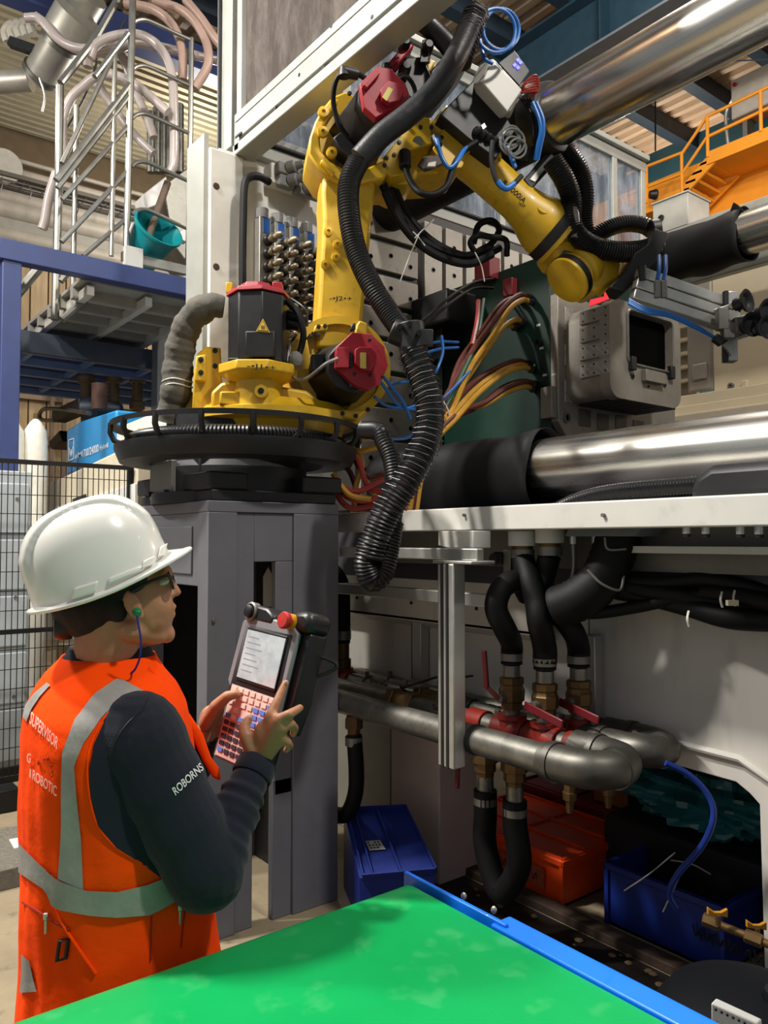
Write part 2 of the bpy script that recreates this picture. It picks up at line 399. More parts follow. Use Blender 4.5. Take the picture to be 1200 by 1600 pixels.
# ---- moving platen with T-slots: separate bars proud of a dark backing
PLT = M('platen_cast_steel', '8b867d', .45, metal=.35, var=.15, vs=5, dirt=.2)
MB().box((XP-.28, 2.95, 1.9), (XP-.035, 4.95, 4.0)).build('platen_body', M('platen_dark', '3a3836', .5), mc, sm=0)
def plbox(y0, y1, z0, z1, holes):
    o = MB().box((XP-.035, y0, z0), (XP, y1, z1)).build('platen_pad', PLT, mc, bevel=.004)
    for hy, hz in holes:
        MB().lathe((XP, hy, hz), (1, 0, 0), [(0, .017), (.003, .017), (.003, .012), (-.004, .011)], 12).build('threaded_hole', BLK, o)
zz = 1.95
while zz < 3.95:
    z1 = zz+.185
    hs = [(3.05+.17*k, zz+.09+(.02 if k % 2 else -.02)) for k in range(3)]
    plbox(2.97, 3.46, zz, z1, hs); zz += .222
yy = 3.52
while yy < 4.9:
    plbox(yy, yy+.165, 1.95, 3.93, [(yy+.08, 3.0+.2*k) for k in range(5)]); yy += .2
# ---- end guard: white panel, aluminium rails, glazing
def gbox(y0, y1, z0, z1, x0=XG, x1=XG+.06, n='guard_rail', mat=None): return MB().box((x0, y0, z0), (x1, y1, z1)).build(n, mat or ALUW, mc, bevel=.005)
ALUW = M('white_aluminium_frame', '9c9d96', .42, metal=.2, var=.06)
MB().box((XG-.05, 2.1, 1.5), (XG, 3.1, 4.12)).build('end_panel', WHT, mc, bevel=.004)
gbox(2.2, 6.55, 4.12, 4.2); gbox(2.2, 6.55, 4.2, 4.22, XG+.01, XG+.09, 'seal_strip', BLK)
zt1 = 5.25
gbox(2.2, 6.55, zt1, zt1+.09); gbox(2.2, 6.55, zt1+.1, zt1+.15, XG-.05, XG+.1, 'guard_rail')
def glassmat(name, tint, haze, f0, f1):  # noise mixes in a colour that imitates reflections, haze and scratches
    m = bpy.data.materials.new(name); m.use_nodes = True; nt = m.node_tree; b = nt.nodes['Principled BSDF']; out = nt.nodes['Material Output']
    b.inputs['Base Color'].default_value = (*haze, 1); b.inputs['Roughness'].default_value = .12; b.inputs['Specular IOR Level'].default_value = .8
    tr = nt.nodes.new('ShaderNodeBsdfTransparent'); tr.inputs[0].default_value = (*tint, 1); mx = nt.nodes.new('ShaderNodeMixShader')
    tc = nt.nodes.new('ShaderNodeTexCoord'); mp = nt.nodes.new('ShaderNodeMapping'); mp.inputs['Scale'].default_value = (1, 1.4, .35)
    n = nt.nodes.new('ShaderNodeTexNoise'); n.inputs['Scale'].default_value = 7; n.inputs['Detail'].default_value = 10; n.inputs['Roughness'].default_value = .72
    r = nt.nodes.new('ShaderNodeMapRange'); r.inputs[1].default_value = .42; r.inputs[2].default_value = .72; r.inputs[3].default_value = f0; r.inputs[4].default_value = f1
    nt.links.new(tc.outputs['Object'], mp.inputs[0]); nt.links.new(mp.outputs[0], n.inputs[0]); nt.links.new(n.outputs[0], r.inputs[0]); nt.links.new(r.outputs[0], mx.inputs[0])
    nt.links.new(tr.outputs[0], mx.inputs[1]); nt.links.new(b.outputs[0], mx.inputs[2]); nt.links.new(mx.outputs[0], out.inputs[0]); return m
GLS = glassmat('guard_glass', (.7, .76, .82), (.50, .55, .62), .12, .55)
posts = [2.25, 3.02, 3.75, 4.55, 5.3, 6.05, 6.5]
for y in posts: gbox(y-.035, y+.035, 4.2, zt1)
for a, c in zip(posts, posts[1:]):
    MB().box((XG+.02, a+.035, 4.22), (XG+.032, c-.035, zt1)).build('guard_pane', GLS, mc, sm=0)
gbox(6.45, 6.53, 2.0, 4.2)
# ---- corner column and long front beam, with glazing above
cx0 = onY(300, 300, 2.03).x; cx1 = XG
MB().box((cx0+.02, 2.03, 0), (XG+.02, 2.26, 4.10)).build('corner_column', WHT, mc, bevel=.01)
cc = MB().prism([(cx0-.01, 2.0, 0), (cx0-.01, 2.03, 0), (XG-.0, 2.03, 0), (XG-.0, 2.0, 0)], (0, 0, 4.18)).build('column_cover', ALUW, mc, sm=0)
for py in (291, 417):
    p = onX(338, py, XG+.02); MB().lathe(p, (1, 0, 0), [(0, .022), (.004, .02), (.005, .0)], 16).build('hole_plug', M('rust_plug', '3b241b', .7), mc)
bm0 = 4.10
front = MB().box((XG-.02, 2.21, bm0+.098), (.5, 2.36, bm0+.27)).build('front_beam', ALUW, mc, bevel=.006)
MB().box((XG-.02, 2.2, bm0), (.5, 2.34, bm0+.068)).build('beam_lower_rail', ALUW, front, bevel=.006)
MB().box((XG-.0, 2.25, bm0+.06), (.5, 2.3, bm0+.10)).build('beam_groove', DKG, front, sm=0)
MB().box((XG-.0, 2.205, bm0+.21), (.5, 2.225, bm0+.25)).build('beam_rib', ALUW, front, bevel=.003)
for px, py in ((418, 141), (520, 42), (432, 170), (508, 107), (584, 28), (470, 118)):
    p = onY(px, py, 2.22); MB().cyl(p+V((0, .01, 0)), p-V((0, .012, 0)), .011, n=10).build('beam_screw', DKG, front)
# upper post and front glazing
px0 = onY(346, 90, 2.25).x; px1 = onY(369, 90, 2.25).x
MB().box((px0, 2.22, 4.2), (px1, 2.29, 6.6)).build('upper_post', ALUW, mc, bevel=.005)
MB().box((px0+.05, 2.2, 4.2), (px0+.07, 2.22, 6.6)).build('post_groove', DKG, mc, sm=0)
GLB = glassmat('smoked_front_glass', (.34, .27, .22), (.22, .19, .17), .3, .7)
MB().box((px1, 2.25, bm0+.27), (-2.2, 2.262, 5.75)).build('front_pane', GLB, mc, sm=0)
MB().box((px1, 2.22, 5.75), (-2.2, 2.29, 5.83)).build('upper_rail', ALUW, mc, bevel=.004)
# ---- rear guard: cream doors, grey door, rails
YD = 6.15
def rb(px0, px1, py0, py1, Y, t, n, mat, bev=.006):
    a = onY(px0, py0, Y); c = onY(px1, py0, Y); z1 = onY(px0, py1, Y).z
    x0 = min(a.x, c.x); x1 = max(a.x, c.x)
    return MB().box((x0, Y, min(a.z, z1)), (x1, Y+t, max(a.z, z1))).build(n, mat, mc, bevel=bev)
xk = onY(1113, 500, YD).x
zb2 = onY(1113, 612, YD).z; 
MB().box((xk+.004, YD, zb2), (.6, YD+.04, 4.1)).build('rear_door', CREAM, mc, bevel=.006)
GRD = M('rear_grey_door', '8c8479', .5, var=.06)
xk0 = onY(1072, 500, YD).x
MB().box((xk0, YD, zb2+.02), (xk-.004, YD+.04, 4.1)).build('rear_door', GRD, mc, bevel=.02)
MB().box((xk0+.06, YD-.02, zb2+.12), (xk-.05, YD, 3.2)).build('door_inset', M('rear_grey_inset', '9a9187', .5), mc, bevel=.015)
MB().box((xk0-.35, YD+.15, zb2), (xk0, YD+.2, 4.1)).build('rear_backing', M('rear_backing_cream', 'a39a86', .6), mc, sm=0)
for k in range(5):
    MB().box((xk0-.3, YD+.08, zb2+.14+.12*k), (xk0-.02, YD+.14, zb2+.17+.12*k)).build('rear_slat', CREAM, mc, sm=0)
MB().box((-4.3, YD-.05, zb2-.10), (.6, YD+.02, zb2-.005)).build('door_track', CREAM, mc, bevel=.008)
MB().box((-4.3, YD-.12, zb2-.19), (.6, YD, zb2-.105)).build('door_track', CREAM, mc, bevel=.01)
MB().box((-4.3, YD-.3, zb2-.30), (.6, YD-.1, zb2-.2)).build('door_sill', CREAM, mc, bevel=.02)
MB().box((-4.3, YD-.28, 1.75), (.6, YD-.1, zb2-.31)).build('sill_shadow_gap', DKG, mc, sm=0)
pk = onY(1143, 603, YD-.01); MB().lathe(pk, (0, -1, 0), [(0, .025), (.02, .025), (.022, .012), (.01, .01)], 16).build('door_knob', STL, mc)
rb(1158, 1167, 595, 614, YD-.04, .05, 'door_stop', CREAM)
# white aluminium rail crossing in front of the doors
Yq = 5.85
a = onY(1050, 440, Yq); c = onY(1200, 390, Yq)
MB().box((a.x, Yq, a.z-.06), (.6, Yq+.08, a.z+.04)).build('cross_rail', ALUW, mc, bevel=.008)
# pale electrical box with a round hole on top of the rear frame
bx0 = onY(1020, 350, 6.1)
o = MB().box((bx0.x, 6.1, bx0.z-.12), (bx0.x+.34, 6.45, bx0.z+.17)).build('terminal_box', M('pale_box_grey', 'a7a59b', .45), mc, bevel=.008)
MB().box((bx0.x-.01, 6.09, bx0.z+.17), (bx0.x+.35, 6.46, bx0.z+.185)).build('box_lid', M('pale_box_grey', 'a7a59b', .45), mc, bevel=.004)
p = onX(1036, 340, bx0.x+.551)
p = onY(1033, 341, 6.099); MB().lathe(p, (0, -1, 0), [(0, .03), (.006, .03), (.007, .022), (-.01, .02)], 18).build('box_hole', BLK, o)
MB().box((bx0.x-.2, 6.1, bx0.z-.18), (.6, 6.4, bx0.z-.1)).build('rear_top_beam', M('pale_box_grey', 'a7a59b', .45), mc, bevel=.006)
# ================================================================ robot pedestal
ped = thing('robot_pedestal', 'tall grey steel pedestal with cut-outs carrying the yellow robot', 'pedestal', (-3.53, 1.80, 0))
PX0, PX1, PY0, PY1, PZ = -3.956, -3.106, 1.461, 2.141, 1.875
t = .03
def pplate(x0, x1, y0, y1, z0, z1, n='plate', mat=PEDM, bev=.004): return MB().box((x0, y0, z0), (x1, y1, z1)).build(n, mat, ped, bevel=bev)
pplate(PX0, PX1, PY0, PY1, PZ-.05, PZ, 'top_plate')
# corner posts (angled box sections)
pplate(PX1-.10, PX1, PY0, PY0+.14, 0, PZ-.05, 'corner_post')
pplate(PX1-.14, PX1-.0, PY1-.25, PY1, 0, PZ-.05, 'corner_post')
pplate(PX0, PX0+.14, PY0, PY0+.10, 0, PZ-.05, 'corner_post'); pplate(PX0, PX0+.14, PY1-.14, PY1, 0, PZ-.05, 'corner_post')
# +X face: plates between posts leaving the upper slot and the lower slot open
ys0, ys1 = PY0+.14, PY1-.25
pplate(PX1-.06, PX1-.012, ys0, ys0+.09, 0, PZ-.05, 'face_strip')
sl0, sl1 = ys0+.09, ys1
zs0 = onX(410, 965, PX1).z; zs1 = onX(410, 878, PX1).z
pplate(PX1-.05, PX1-.012, sl0, sl1, zs1, PZ-.05, 'upper_face')
pplate(PX1-.05, PX1-.012, sl0+.11, sl1, .55, zs1, 'mid_face')
pplate(PX1-.13, PX1-.10, sl0, sl1, .55, zs0-.02, 'recessed_face')
pplate(PX1-.05, PX1-.012, sl0+.1, sl1, 0, .62, 'lower_face')
# -Y face: frame and open middle
pplate(PX0+.14, PX1-.10, PY0+.004, PY0+.03, 1.50, PZ-.05, 'side_upper_face')
pplate(PX0+.2, PX1-.16, PY0-.004, PY0+.006, 1.55, PZ-.11, 'side_inset')
pplate(PX0+.14, PX1-.10, PY0+.004, PY0+.03, .0, .5, 'side_lower_face')
pplate(PX0+.14, PX1-.10, PY1-.06, PY1-.02, 0, PZ-.05, 'rear_face', DKG)
pplate(PX0+.0, PX0+.03, PY0+.1, PY1-.14, 0.3, PZ-.05, 'left_face', DKG)
MB().cyl((PX1-.01, PY0+.03, 1.36), (PX1+.012, PY0+.03, 1.36), .009, n=12).build('pedestal_bolt', STL, ped)
MB().prism([at(x, y, 3.75) for x, y in ((411, 948), (411, 901), (419, 886), (427, 902), (427, 948))], FH*.02).build('inner_bracket', M('pale_bracket', 'b9b9b4', .5), ped, sm=0)
# ================================================================ robot
u = (RT*.98+FH*.2).normalized(); nn = (RT*.2-FH*.98).normalized(); ZV = V((0, 0, 1))
BB = CAM+RT*-.56+FH*3.9
def arm(px, py, s=0): return onp(px, py, BB+nn*s, nn)
rb_ = thing('industrial_robot', 'yellow six-axis industrial robot with red motor covers', 'robot', (-3.53, 1.80, PZ))
def lam(poly, s0, s1, name, mat, parent=None, bevel=.008, sm=30):
    b = MB().prism([arm(x, y, s0) for x, y in poly], nn*(s1-s0)); return b.build(name, mat, parent or rb_, bevel=bevel, sm=sm)
def loft(pa, sa, pb, sb, name, mat, parent=None, bevel=.006):
    b = MB().rings([[arm(x, y, sa) for x, y in pa], [arm(x, y, sb) for x, y in pb]]); return b.build(name, mat, parent or rb_, bevel=bevel)
def ngon(cx, cy, rx, ry, n=8, a0=PI/8): return [(cx+rx*math.cos(a0+2*PI*i/n), cy+ry*math.sin(a0+2*PI*i/n)) for i in range(n)]
def dot(p, d, r, par, mat=BLK, h=.004, n=12): return MB().lathe(p, d, [(-.004, r), (h, r), (h+.001, r*.5)], n).build('bolt_hole', mat, par)
# ---- fixed base: black casting
BC = V((-3.53, 1.80, 0)); BX = BC+V((0, 0, 1.875))
bs = MB().lathe(BX, ZV, [(0, .40), (.05, .40), (.055, .36), (.17, .36), (.2, .33), (.42, .33), (.44, .30)], 40).build('base_casting', DKG, rb_)
MB().box((PX0+.02, PY0+.02, PZ), (PX1-.01, PY1-.01, PZ+.05)).build('base_plate', DKG, bs, bevel=.006)
for (x0, x1, y0, y1) in ((PX0+.06, PX0+.36, PY0-.02, PY0+.16), (PX1-.3, PX1-.01, PY0+.01, PY0+.2), (PX1-.22, PX1+.0, PY1-.2, PY1+.02)):
    MB().box((x0, y0, PZ+.05), (x1, y1, PZ+.13)).build('base_foot', DKG, bs, bevel=.01)
g = MB().box((PX0+.26, PY0-.03, PZ+.02), (PX0+.52, PY0+.0, PZ+.2)).build('connector_plate', STL, bs, bevel=.004)
for dx in (.03, .23): MB().cyl((PX0+.26+dx, PY0-.05, PZ+.05), (PX0+.26+dx, PY0-.03, PZ+.05), .012, n=10).build('plate_bolt', BLK, g)
MB().box((PX0+.3, PY0+.05, PZ+.05), (PX1-.2, PY0+.2, PZ+.22)).build('connector_box', BLK, bs, bevel=.008)
# ---- cable tray ring with hoops
RC = CAM+RT*-.72+FH*3.85; RC.z = 0
def circ(r, z, a): return V((RC.x+r*math.cos(a), RC.y+r*math.sin(a), z))
tr = MB(); N = 72
prof = [(.585, 2.15), (.585, 2.13), (.56, 2.07), (.42, 2.065), (.42, 2.075), (.555, 2.085), (.572, 2.15)]
tr.rings([[circ(r, z, 2*PI*i/N) for r, z in prof] for i in range(N)], close=True)
tr = tr.build('cable_tray', BLK, rb_)
rm = MB(); prof = [(.595, 2.25), (.605, 2.25), (.605, 2.225), (.595, 2.225)]
rm.rings([[circ(r, z, 2*PI*i/N) for r, z in [(.575, 2.262), (.607, 2.255), (.605, 2.232), (.575, 2.24)]] for i in range(N)], close=True)
rm.build('guard_rim', BLK, tr)
amid = math.atan2(-RC.y, -RC.x)
for k in range(-4, 5):
    a = amid+k*.36+.1
    MB().tube([circ(.55, 2.15, a), circ(.585, 2.165, a), circ(.602, 2.2, a), circ(.6, 2.245, a)], .014, 6, smooth=False).build('guard_hoop', BLK, tr)
MB().corr([circ(.5, 2.165, amid+x) for x in [-1.9+.2*i for i in range(18)]], .04, .016, .1, 16).build('tray_conduit', HOSE, tr)
MB().corr([circ(.44, 2.14, amid+x) for x in [-1.9+.2*i for i in range(18)]], .04, .016, .1, 16).build('tray_conduit', HOSE, tr)
# ---- turntable
TC = BB.copy(); TC.z = 0
tt = MB().lathe(TC+V((0, 0, 2.20)), ZV, [(0, .34), (.06, .36), (.07, .43), (.11, .43), (.12, .40), (.16, .36)], 48).build('turntable', YEL, rb_)
lam([(262, 638), (266, 618), (300, 612), (345, 612), (345, 632), (310, 640)], .1, -.1, 'turntable_lug', YEL, tt)
lam([(330, 612), (345, 598), (372, 592), (480, 610), (520, 640), (575, 640), (560, 655), (480, 655), (330, 640)], .30, -.2, 'turntable_body', YEL, tt, bevel=.015)
for x, y in ((348, 620), (367, 622), (439, 628), (457, 631), (510, 643), (535, 646), (556, 650)): dot(arm(x, y, .305), nn, .011, tt)
lam([(342, 632), (344, 611), (376, 611), (378, 634)], .36, .3, 'mount_pad', YEL, tt); lam([(432, 637), (434, 620), (466, 624), (464, 640)], .36, .3, 'mount_pad', YEL, tt)
# J1 motor: vertical octagonal black motor with red lid on a yellow mount
MC = at(404, 560, 3.62); MC.z = 0
def octa(c, r, z, a0=0, n=8, sq=1): return [V((c.x, c.y, z))+(RT*math.cos(a0+2*PI*i/n)+FH*math.sin(a0+2*PI*i/n)*sq)*r for i in range(n)]
z0, z1 = 2.515, 2.825
mt = MB().rings([octa(MC, .140, z0, .25), octa(MC, .140, z1, .25)]).build('axis_one_motor', BLK, rb_, bevel=.006)
MB().rings([octa(MC, .15, z1, .25), octa(MC, .145, z1+.02, .25), octa(MC, .11, z1+.03, .25)]).build('motor_lid', RED, mt, bevel=.003)
MB().rings([octa(MC+RT*-.01, .085, z1+.03, .25), octa(MC+RT*-.01, .075, z1+.06, .25)]).build('lid_boss', RED, mt, bevel=.003)
MB().cbox(MC+V((0, 0, z1+.045))+RT*.09-FH*.02, RT*.045, FH*.05, ZV*.04).build('lid_plug', RED, mt, bevel=.004)
MB().cbox(MC+V((0, 0, z1+.045))+RT*-.135, RT*.03, FH*.05, ZV*.05).build('warning_tab', YEL, mt, bevel=.004)
MB().cbox(MC+V((0, 0, z0+.06))+RT*.03-FH*.128, RT*.13, FH*.05, ZV*.115).build('motor_box', BLK, mt, bevel=.005)
MB().rings([octa(MC, .165, z0-.012, PI/4, 4), octa(MC, .165, z0+.006, PI/4, 4)]).build('motor_flange', DKG, mt, bevel=.004)
MB().rings([octa(MC, .12, 2.43, PI/8), octa(MC, .185, 2.46, PI/8), octa(MC, .185, z0-.012, PI/8)]).build('motor_mount', YEL, tt, bevel=.006)
MB().lathe(MC+V((0, 0, 2.28)), ZV, [(0, .12), (.01, .108), (.17, .105)], 28).build('mount_column', YEL, tt)
MB().lathe(MC+V((0, 0, 2.28))+RT*-.1+FH*.1, ZV, [(0, .12), (.01, .108), (.13, .105)], 28).build('mount_column', YEL, tt)
pw = onp(409, 612, MC-FH*.108, FH); MB().lathe(pw, -FH, [(-.03, .03), (.02, .03), (.021, .014), (.01, .012)], 14).build('lifting_boss', YEL, tt); dot(pw-FH*.02, -FH, .014, tt)
# warning triangle on the motor
ot = octa(MC, .1405, 0, .25)
wp = [onp(x, y, MC-FH*.150, FH) for x, y in ((411, 498), (400, 518), (422, 520))]
MB().prism(wp, -FH*.004).build('warning_sticker', M('yellow_sticker', 'c9a63a', .5), mt, sm=0)
wc = sum(wp, V())/3
MB().prism([wc+(p-wc)*.8-FH*.005 for p in wp], -FH*.0006).build('sticker_frame', BLK, mt, sm=0)
MB().prism([wc+(p-wc)*.7-FH*.006 for p in wp], -FH*.0006).build('sticker_face', M('yellow_sticker', 'c9a63a', .5), mt, sm=0)
for k in (-1, 0, 1): MB().tube([wc-FH*.0075+RT*(.006*k)+ZV*z for z in (-.008, 0, .008)], .0012, 5).build('heat_mark', BLK, mt)
# left yellow bracket
br = lam([(300, 640), (303, 580), (308, 552), (322, 541), (345, 543), (347, 600), (340, 640)], .22, .12, 'side_bracket', YEL, tt)
lam([(304, 596), (306, 556), (322, 553), (322, 596)], .26, .22, 'bracket_pad', YEL, br)
for x, y in ((314, 562), (314, 582), (336, 548), (336, 572)): dot(arm(x, y, .262 if x < 330 else .222), nn, .012, br)
# markings
def text_arm(body, x0, y0, x1, y1, hpx, s, nm, par, mat=BLK):
    a, c = arm(x0, y0, s), arm(x1, y1, s); upv = ZV*(hpx*(prj(a)[2])/F)
    return text_on(body, quadmap(a, c, a+upv), nm, mat, par)
MK = M('black_marking', '1a1712', .6)
q0 = onp(386, 577, MC-FH*.173, FH); q1 = onp(431, 581, MC-FH*.173, FH)
text_on('-\u2022J1\u2022+', quadmap(q0, q1, q0+ZV*.028), 'axis_marking', MK, tt)
# cloth-wrapped hose at the left
P = [arm(350, 480, .25), arm(328, 478, .25), arm(300, 497, .2), arm(284, 535, .15), arm(278, 575, .12), arm(276, 605, .12), arm(270, 630, .1), arm(264, 660, .08)]
CL = M('grey_green_cloth', '55524a', .85, var=.2, vs=12, bump=.6, bs=20)
Pc = resample(catmull(P, 8), .012)
ch = MB().sweep(Pc, lambda t, i: .062*(.75+.35*min(1, t*6))*(1+.06*math.sin(i*.23+1.5*math.sin(i*.11))+.05*math.sin(i*.71+1)+.03*math.sin(i*1.9)), 18).build('wrapped_hose', CL, rb_)
for yv in (597, 605):
    c = arm(277, yv, .12); MB().tube([c+RT*.07*math.cos(a)+FH*.07*math.sin(a)+ZV*.004*math.sin(3*a) for a in [2*PI*i/12 for i in range(12)]], .004, 6, closed=True).build('cable_tie', M('pale_tie', 'b8b3a4', .5), ch)
# ---- shoulder: J2 hub
J2 = arm(524, 584, 0)
def ncyl(c, s0, s1, r, name, mat, par, r1=None, n=40, bevel=0): return MB().cyl(c+nn*s0, c+nn*s1, r, r1, n).build(name, mat, par, bevel=bevel)
hb = MB().lathe(J2+nn*-.2, nn, [(0, .24), (.30, .24), (.33, .255), (.36, .255), (.36, .215), (.30, .21), (.30, .0)], 56).build('shoulder_casting', YEL, rb_)
lam([(470, 640), (448, 590), (455, 560), (480, 530), (500, 650), (520, 660)], .16, -.15, 'shoulder_rib', YEL, hb, bevel=.015)
lam([(440, 560), (462, 528), (470, 530), (455, 575)], .2, .12, 'shoulder_fin', YEL, hb)
lam([(500, 640), (560, 662), (578, 640), (590, 605), (575, 600), (540, 640)], .14, -.12, 'shoulder_lip', YEL, hb, bevel=.01)
for x, y in ((485, 525), (497, 523), (565, 644), (557, 651), (575, 640)): dot(arm(x, y, .165), nn, .011, hb)
m2 = loft(ngon(525, 590, 54, 50, 10), .08, ngon(552, 572, 42, 42, 10), .40, 'axis_two_motor', BLK, rb_)
CAPP = [(547, 524), (577, 527), (597, 547), (602, 576), (590, 604), (573, 613), (549, 604), (523, 578), (522, 548)]
cp = lam(CAPP, .40, .46, 'red_motor_cap', RED, m2, bevel=.004)
lam([(553, 549), (560, 545), (578, 546), (587, 557), (586, 572), (577, 582), (563, 580), (552, 570)], .46, .50, 'cap_boss', RED, cp, bevel=.003)
lam([(522, 577), (524, 545), (545, 545), (544, 576)], .46, .49, 'cap_plug', RED, cp, bevel=.003)
lam([(545, 575), (545, 552), (551, 552), (550, 575)], .46, .475, 'cap_clip', BLK, cp, bevel=.002)
LBL = M('yellow_rating_label', 'b5a84e', .5)
lam([(563, 575), (563, 551), (572, 551), (572, 576)], .50, .502, 'rating_label', LBL, cp, bevel=0)
for x, y in ((548, 603), (578, 530), (598, 588), (578, 586), (554, 584)): dot(arm(x, y, .463), nn, .007, cp)
MB().tube([arm(528, 560, .5), arm(510, 568, .5), arm(495, 580, .46), arm(478, 592, .4), arm(462, 592, .36), arm(450, 575, .33), arm(452, 540, .3)], .008, 8).build('motor_cable', STL, m2)
loft(ngon(500, 570, 22, 18, 4, PI/4), .2, ngon(502, 566, 22, 18, 4, PI/4), .34, 'terminal_block', BLK, m2)
MB().ell(arm(462, 562, .36), RT*.035, FH*.03, ZV*.04).build('cable_clamp', M('grey_wrap', '6d6d68', .8, bump=.8, bs=60), m2)
P = [arm(448, 470, .35), arm(466, 490, .38), arm(474, 520, .38), arm(470, 545, .36), arm(462, 565, .36)]
MB().tube(P, .016, 8).build('motor_cable', RUB, mt); 
for dy in (0, 14): MB().cyl(arm(446, 492+dy, .3), arm(470, 496+dy, .34), .025, n=12).build('motor_connector', BLK, mt)
MB().tube([arm(443, 462, .3), arm(460, 470, .33), arm(478, 486, .33), arm(480, 510, .3)], .006, 6).build('motor_cable', STL, mt)
# ---- upper arm
up_ = lam([(493, 545), (497, 480), (505, 340), (503, 300), (506, 262), (590, 262), (583, 330), (567, 500), (572, 515), (572, 545)], .13, -.13, 'upper_arm', YEL, rb_, bevel=.02)
lam([(555, 530), (557, 508), (562, 500), (575, 505), (574, 545)], .2, .12, 'arm_stop', YEL, up_); lam([(547, 518), (548, 507), (556, 503), (556, 515)], .22, .2, 'stop_pad', BLK, up_)
lam([(489, 520), (492, 508), (512, 506), (512, 516)], .17, .12, 'arm_pad', YEL, up_)
for x, y in ((498, 510), (508, 509)): dot(arm(x, y, .172), nn, .01, up_)
for x, y in ((513, 362), (527, 382), (525, 402), (508, 414)):
    MB().lathe(arm(x, y, .13), nn, [(0, .024), (.01, .022), (.012, .009), (.004, .008)], 14).build('arm_boss', YEL, up_)
text_arm('-\u2022J2\u2022+', 515, 471, 550, 472, 9, .135, 'axis_marking', up_, MK)
# ---- elbow housing
EL = [(482, 240), (484, 214), (492, 190), (503, 170), (520, 150), (540, 142), (556, 150), (558, 180), (562, 235), (598, 246), (626, 212), (652, 178), (690, 192), (722, 215), (736, 235), (722, 262), (690, 270), (655, 272), (640, 287), (622, 287), (610, 281), (584, 281), (554, 288), (525, 284), (500, 268)]
el = lam(EL, .06, -.26, 'elbow_housing', YEL, rb_, bevel=.012)
EL2 = [(482, 240), (484, 214), (492, 190), (503, 170), (520, 150), (530, 156), (514, 176), (505, 196), (500, 216), (502, 236), (516, 252), (540, 264), (570, 264), (598, 250), (612, 262), (600, 280), (584, 281), (554, 288), (525, 284), (500, 268)]
lam(EL2, .16, .05, 'elbow_rim', YEL, el, bevel=.01)
lam([(596, 262), (604, 240), (626, 212), (652, 180), (672, 184), (676, 225), (640, 234), (642, 270), (612, 276)], .16, .05, 'elbow_plate', YEL, el, bevel=.006)
lam([(676, 232), (697, 193), (722, 215), (736, 235), (722, 262), (700, 265)], .16, .05, 'elbow_plate', YEL, el, bevel=.006)
lam([(500, 252), (504, 247), (524, 268), (522, 274)], .19, .15, 'elbow_tab', YEL, el)
for x, y in ((505, 177), (504, 208), (518, 240)): MB().lathe(arm(x, y, .16), nn, [(0, .028), (.02, .026), (.022, .01), (.01, .009)], 16).build('elbow_boss', YEL, el)
for x, y in ((546, 146), (509, 172), (638, 199), (657, 199), (674, 199), (624, 222), (616, 242), (601, 258), (604, 247), (690, 215), (527, 254)): dot(arm(x, y, .162), nn, .011, el)
MB().cyl(arm(653, 222, .15), arm(653, 222, .165), .028, n=20).build('elbow_cover', STL, el)
lam([(652, 258), (662, 244), (682, 240), (694, 242), (694, 256), (680, 262), (664, 268)], .166, .15, 'elbow_recess', M('dark_recess', '3c2f28', .6), el)
lam([(664, 262), (668, 252), (684, 250), (682, 262)], .18, .16, 'gear_block', STL, el)
# J3 motor
m3a = [(513, 207), (520, 196), (556, 232), (592, 246), (575, 262), (558, 255), (530, 232)]
m3 = loft([(512, 206), (530, 185), (560, 175), (590, 215), (590, 250), (570, 258), (545, 240), (525, 226)], .05, [(560, 138), (580, 124), (612, 120), (640, 150), (634, 185), (600, 196), (570, 180), (560, 160)], .40, 'axis_three_motor', DKG, rb_)
C3 = [(559, 140), (587, 113), (608, 117), (630, 140), (636, 156), (624, 170), (584, 193), (566, 176)]
c3 = lam(C3, .40, .45, 'red_motor_cap', RED, m3, bevel=.004)
lam([(592, 148), (604, 133), (620, 138), (628, 152), (622, 164), (606, 168), (595, 160)], .45, .49, 'cap_boss', RED, c3, bevel=.003)
lam([(597, 152), (607, 136), (614, 140), (604, 158)], .49, .492, 'rating_label', LBL, c3, bevel=0)
lam([(565, 138), (587, 115), (592, 120), (572, 143)], .45, .48, 'cap_plug', RED, c3, bevel=.003)
lam([(520, 215), (532, 205), (560, 232), (570, 258), (562, 262), (546, 244), (530, 232)], .22, .1, 'motor_side_box', BLK, m3)
MB().tube([arm(576, 126, .4), arm(556, 114, .4), arm(538, 112, .4), arm(526, 124, .38), arm(521, 145, .35), arm(522, 168, .32), arm(530, 195, .3), arm(543, 214, .28)], .013, 8).build('motor_cable', RUB, m3)
MB().cyl(arm(560, 117, .4), arm(538, 112, .4), .024, .028, n=14).build('motor_connector', BLK, m3)
MB().cyl(arm(537, 106, .4), arm(538, 120, .4), .02, .03, n=14).build('motor_connector', BLK, m3)
# J4-J6 motors further back at the elbow top
m4 = loft([(600, 130), (620, 118), (660, 150), (650, 180), (625, 170)], .0, [(595, 110), (612, 92), (660, 88), (680, 130), (650, 160)], .2, 'axis_four_motor', BLK, rb_)
lam([(590, 116), (636, 64), (648, 70), (604, 122)], .25, .15, 'red_motor_cap', RED, m4)
lam([(605, 104), (622, 86), (626, 90), (610, 108)], .28, .25, 'cap_plug', RED, m4)
for x, y in ((632, 70), (603, 110), (668, 75), (633, 108)): MB().lathe(arm(x, y, .25), nn, [(-.03, .03), (.02, .028), (.04, .018)], 12).build('motor_connector', BLK, m4)
loft([(660, 65), (675, 62), (672, 100), (656, 102)], .12, [(660, 62), (672, 60), (670, 98), (655, 98)], .25, 'motor_connector', BLK, m4)
lam([(668, 88), (681, 96), (672, 112), (660, 108)], .1, .05, 'motor_shim', YEL, m4)
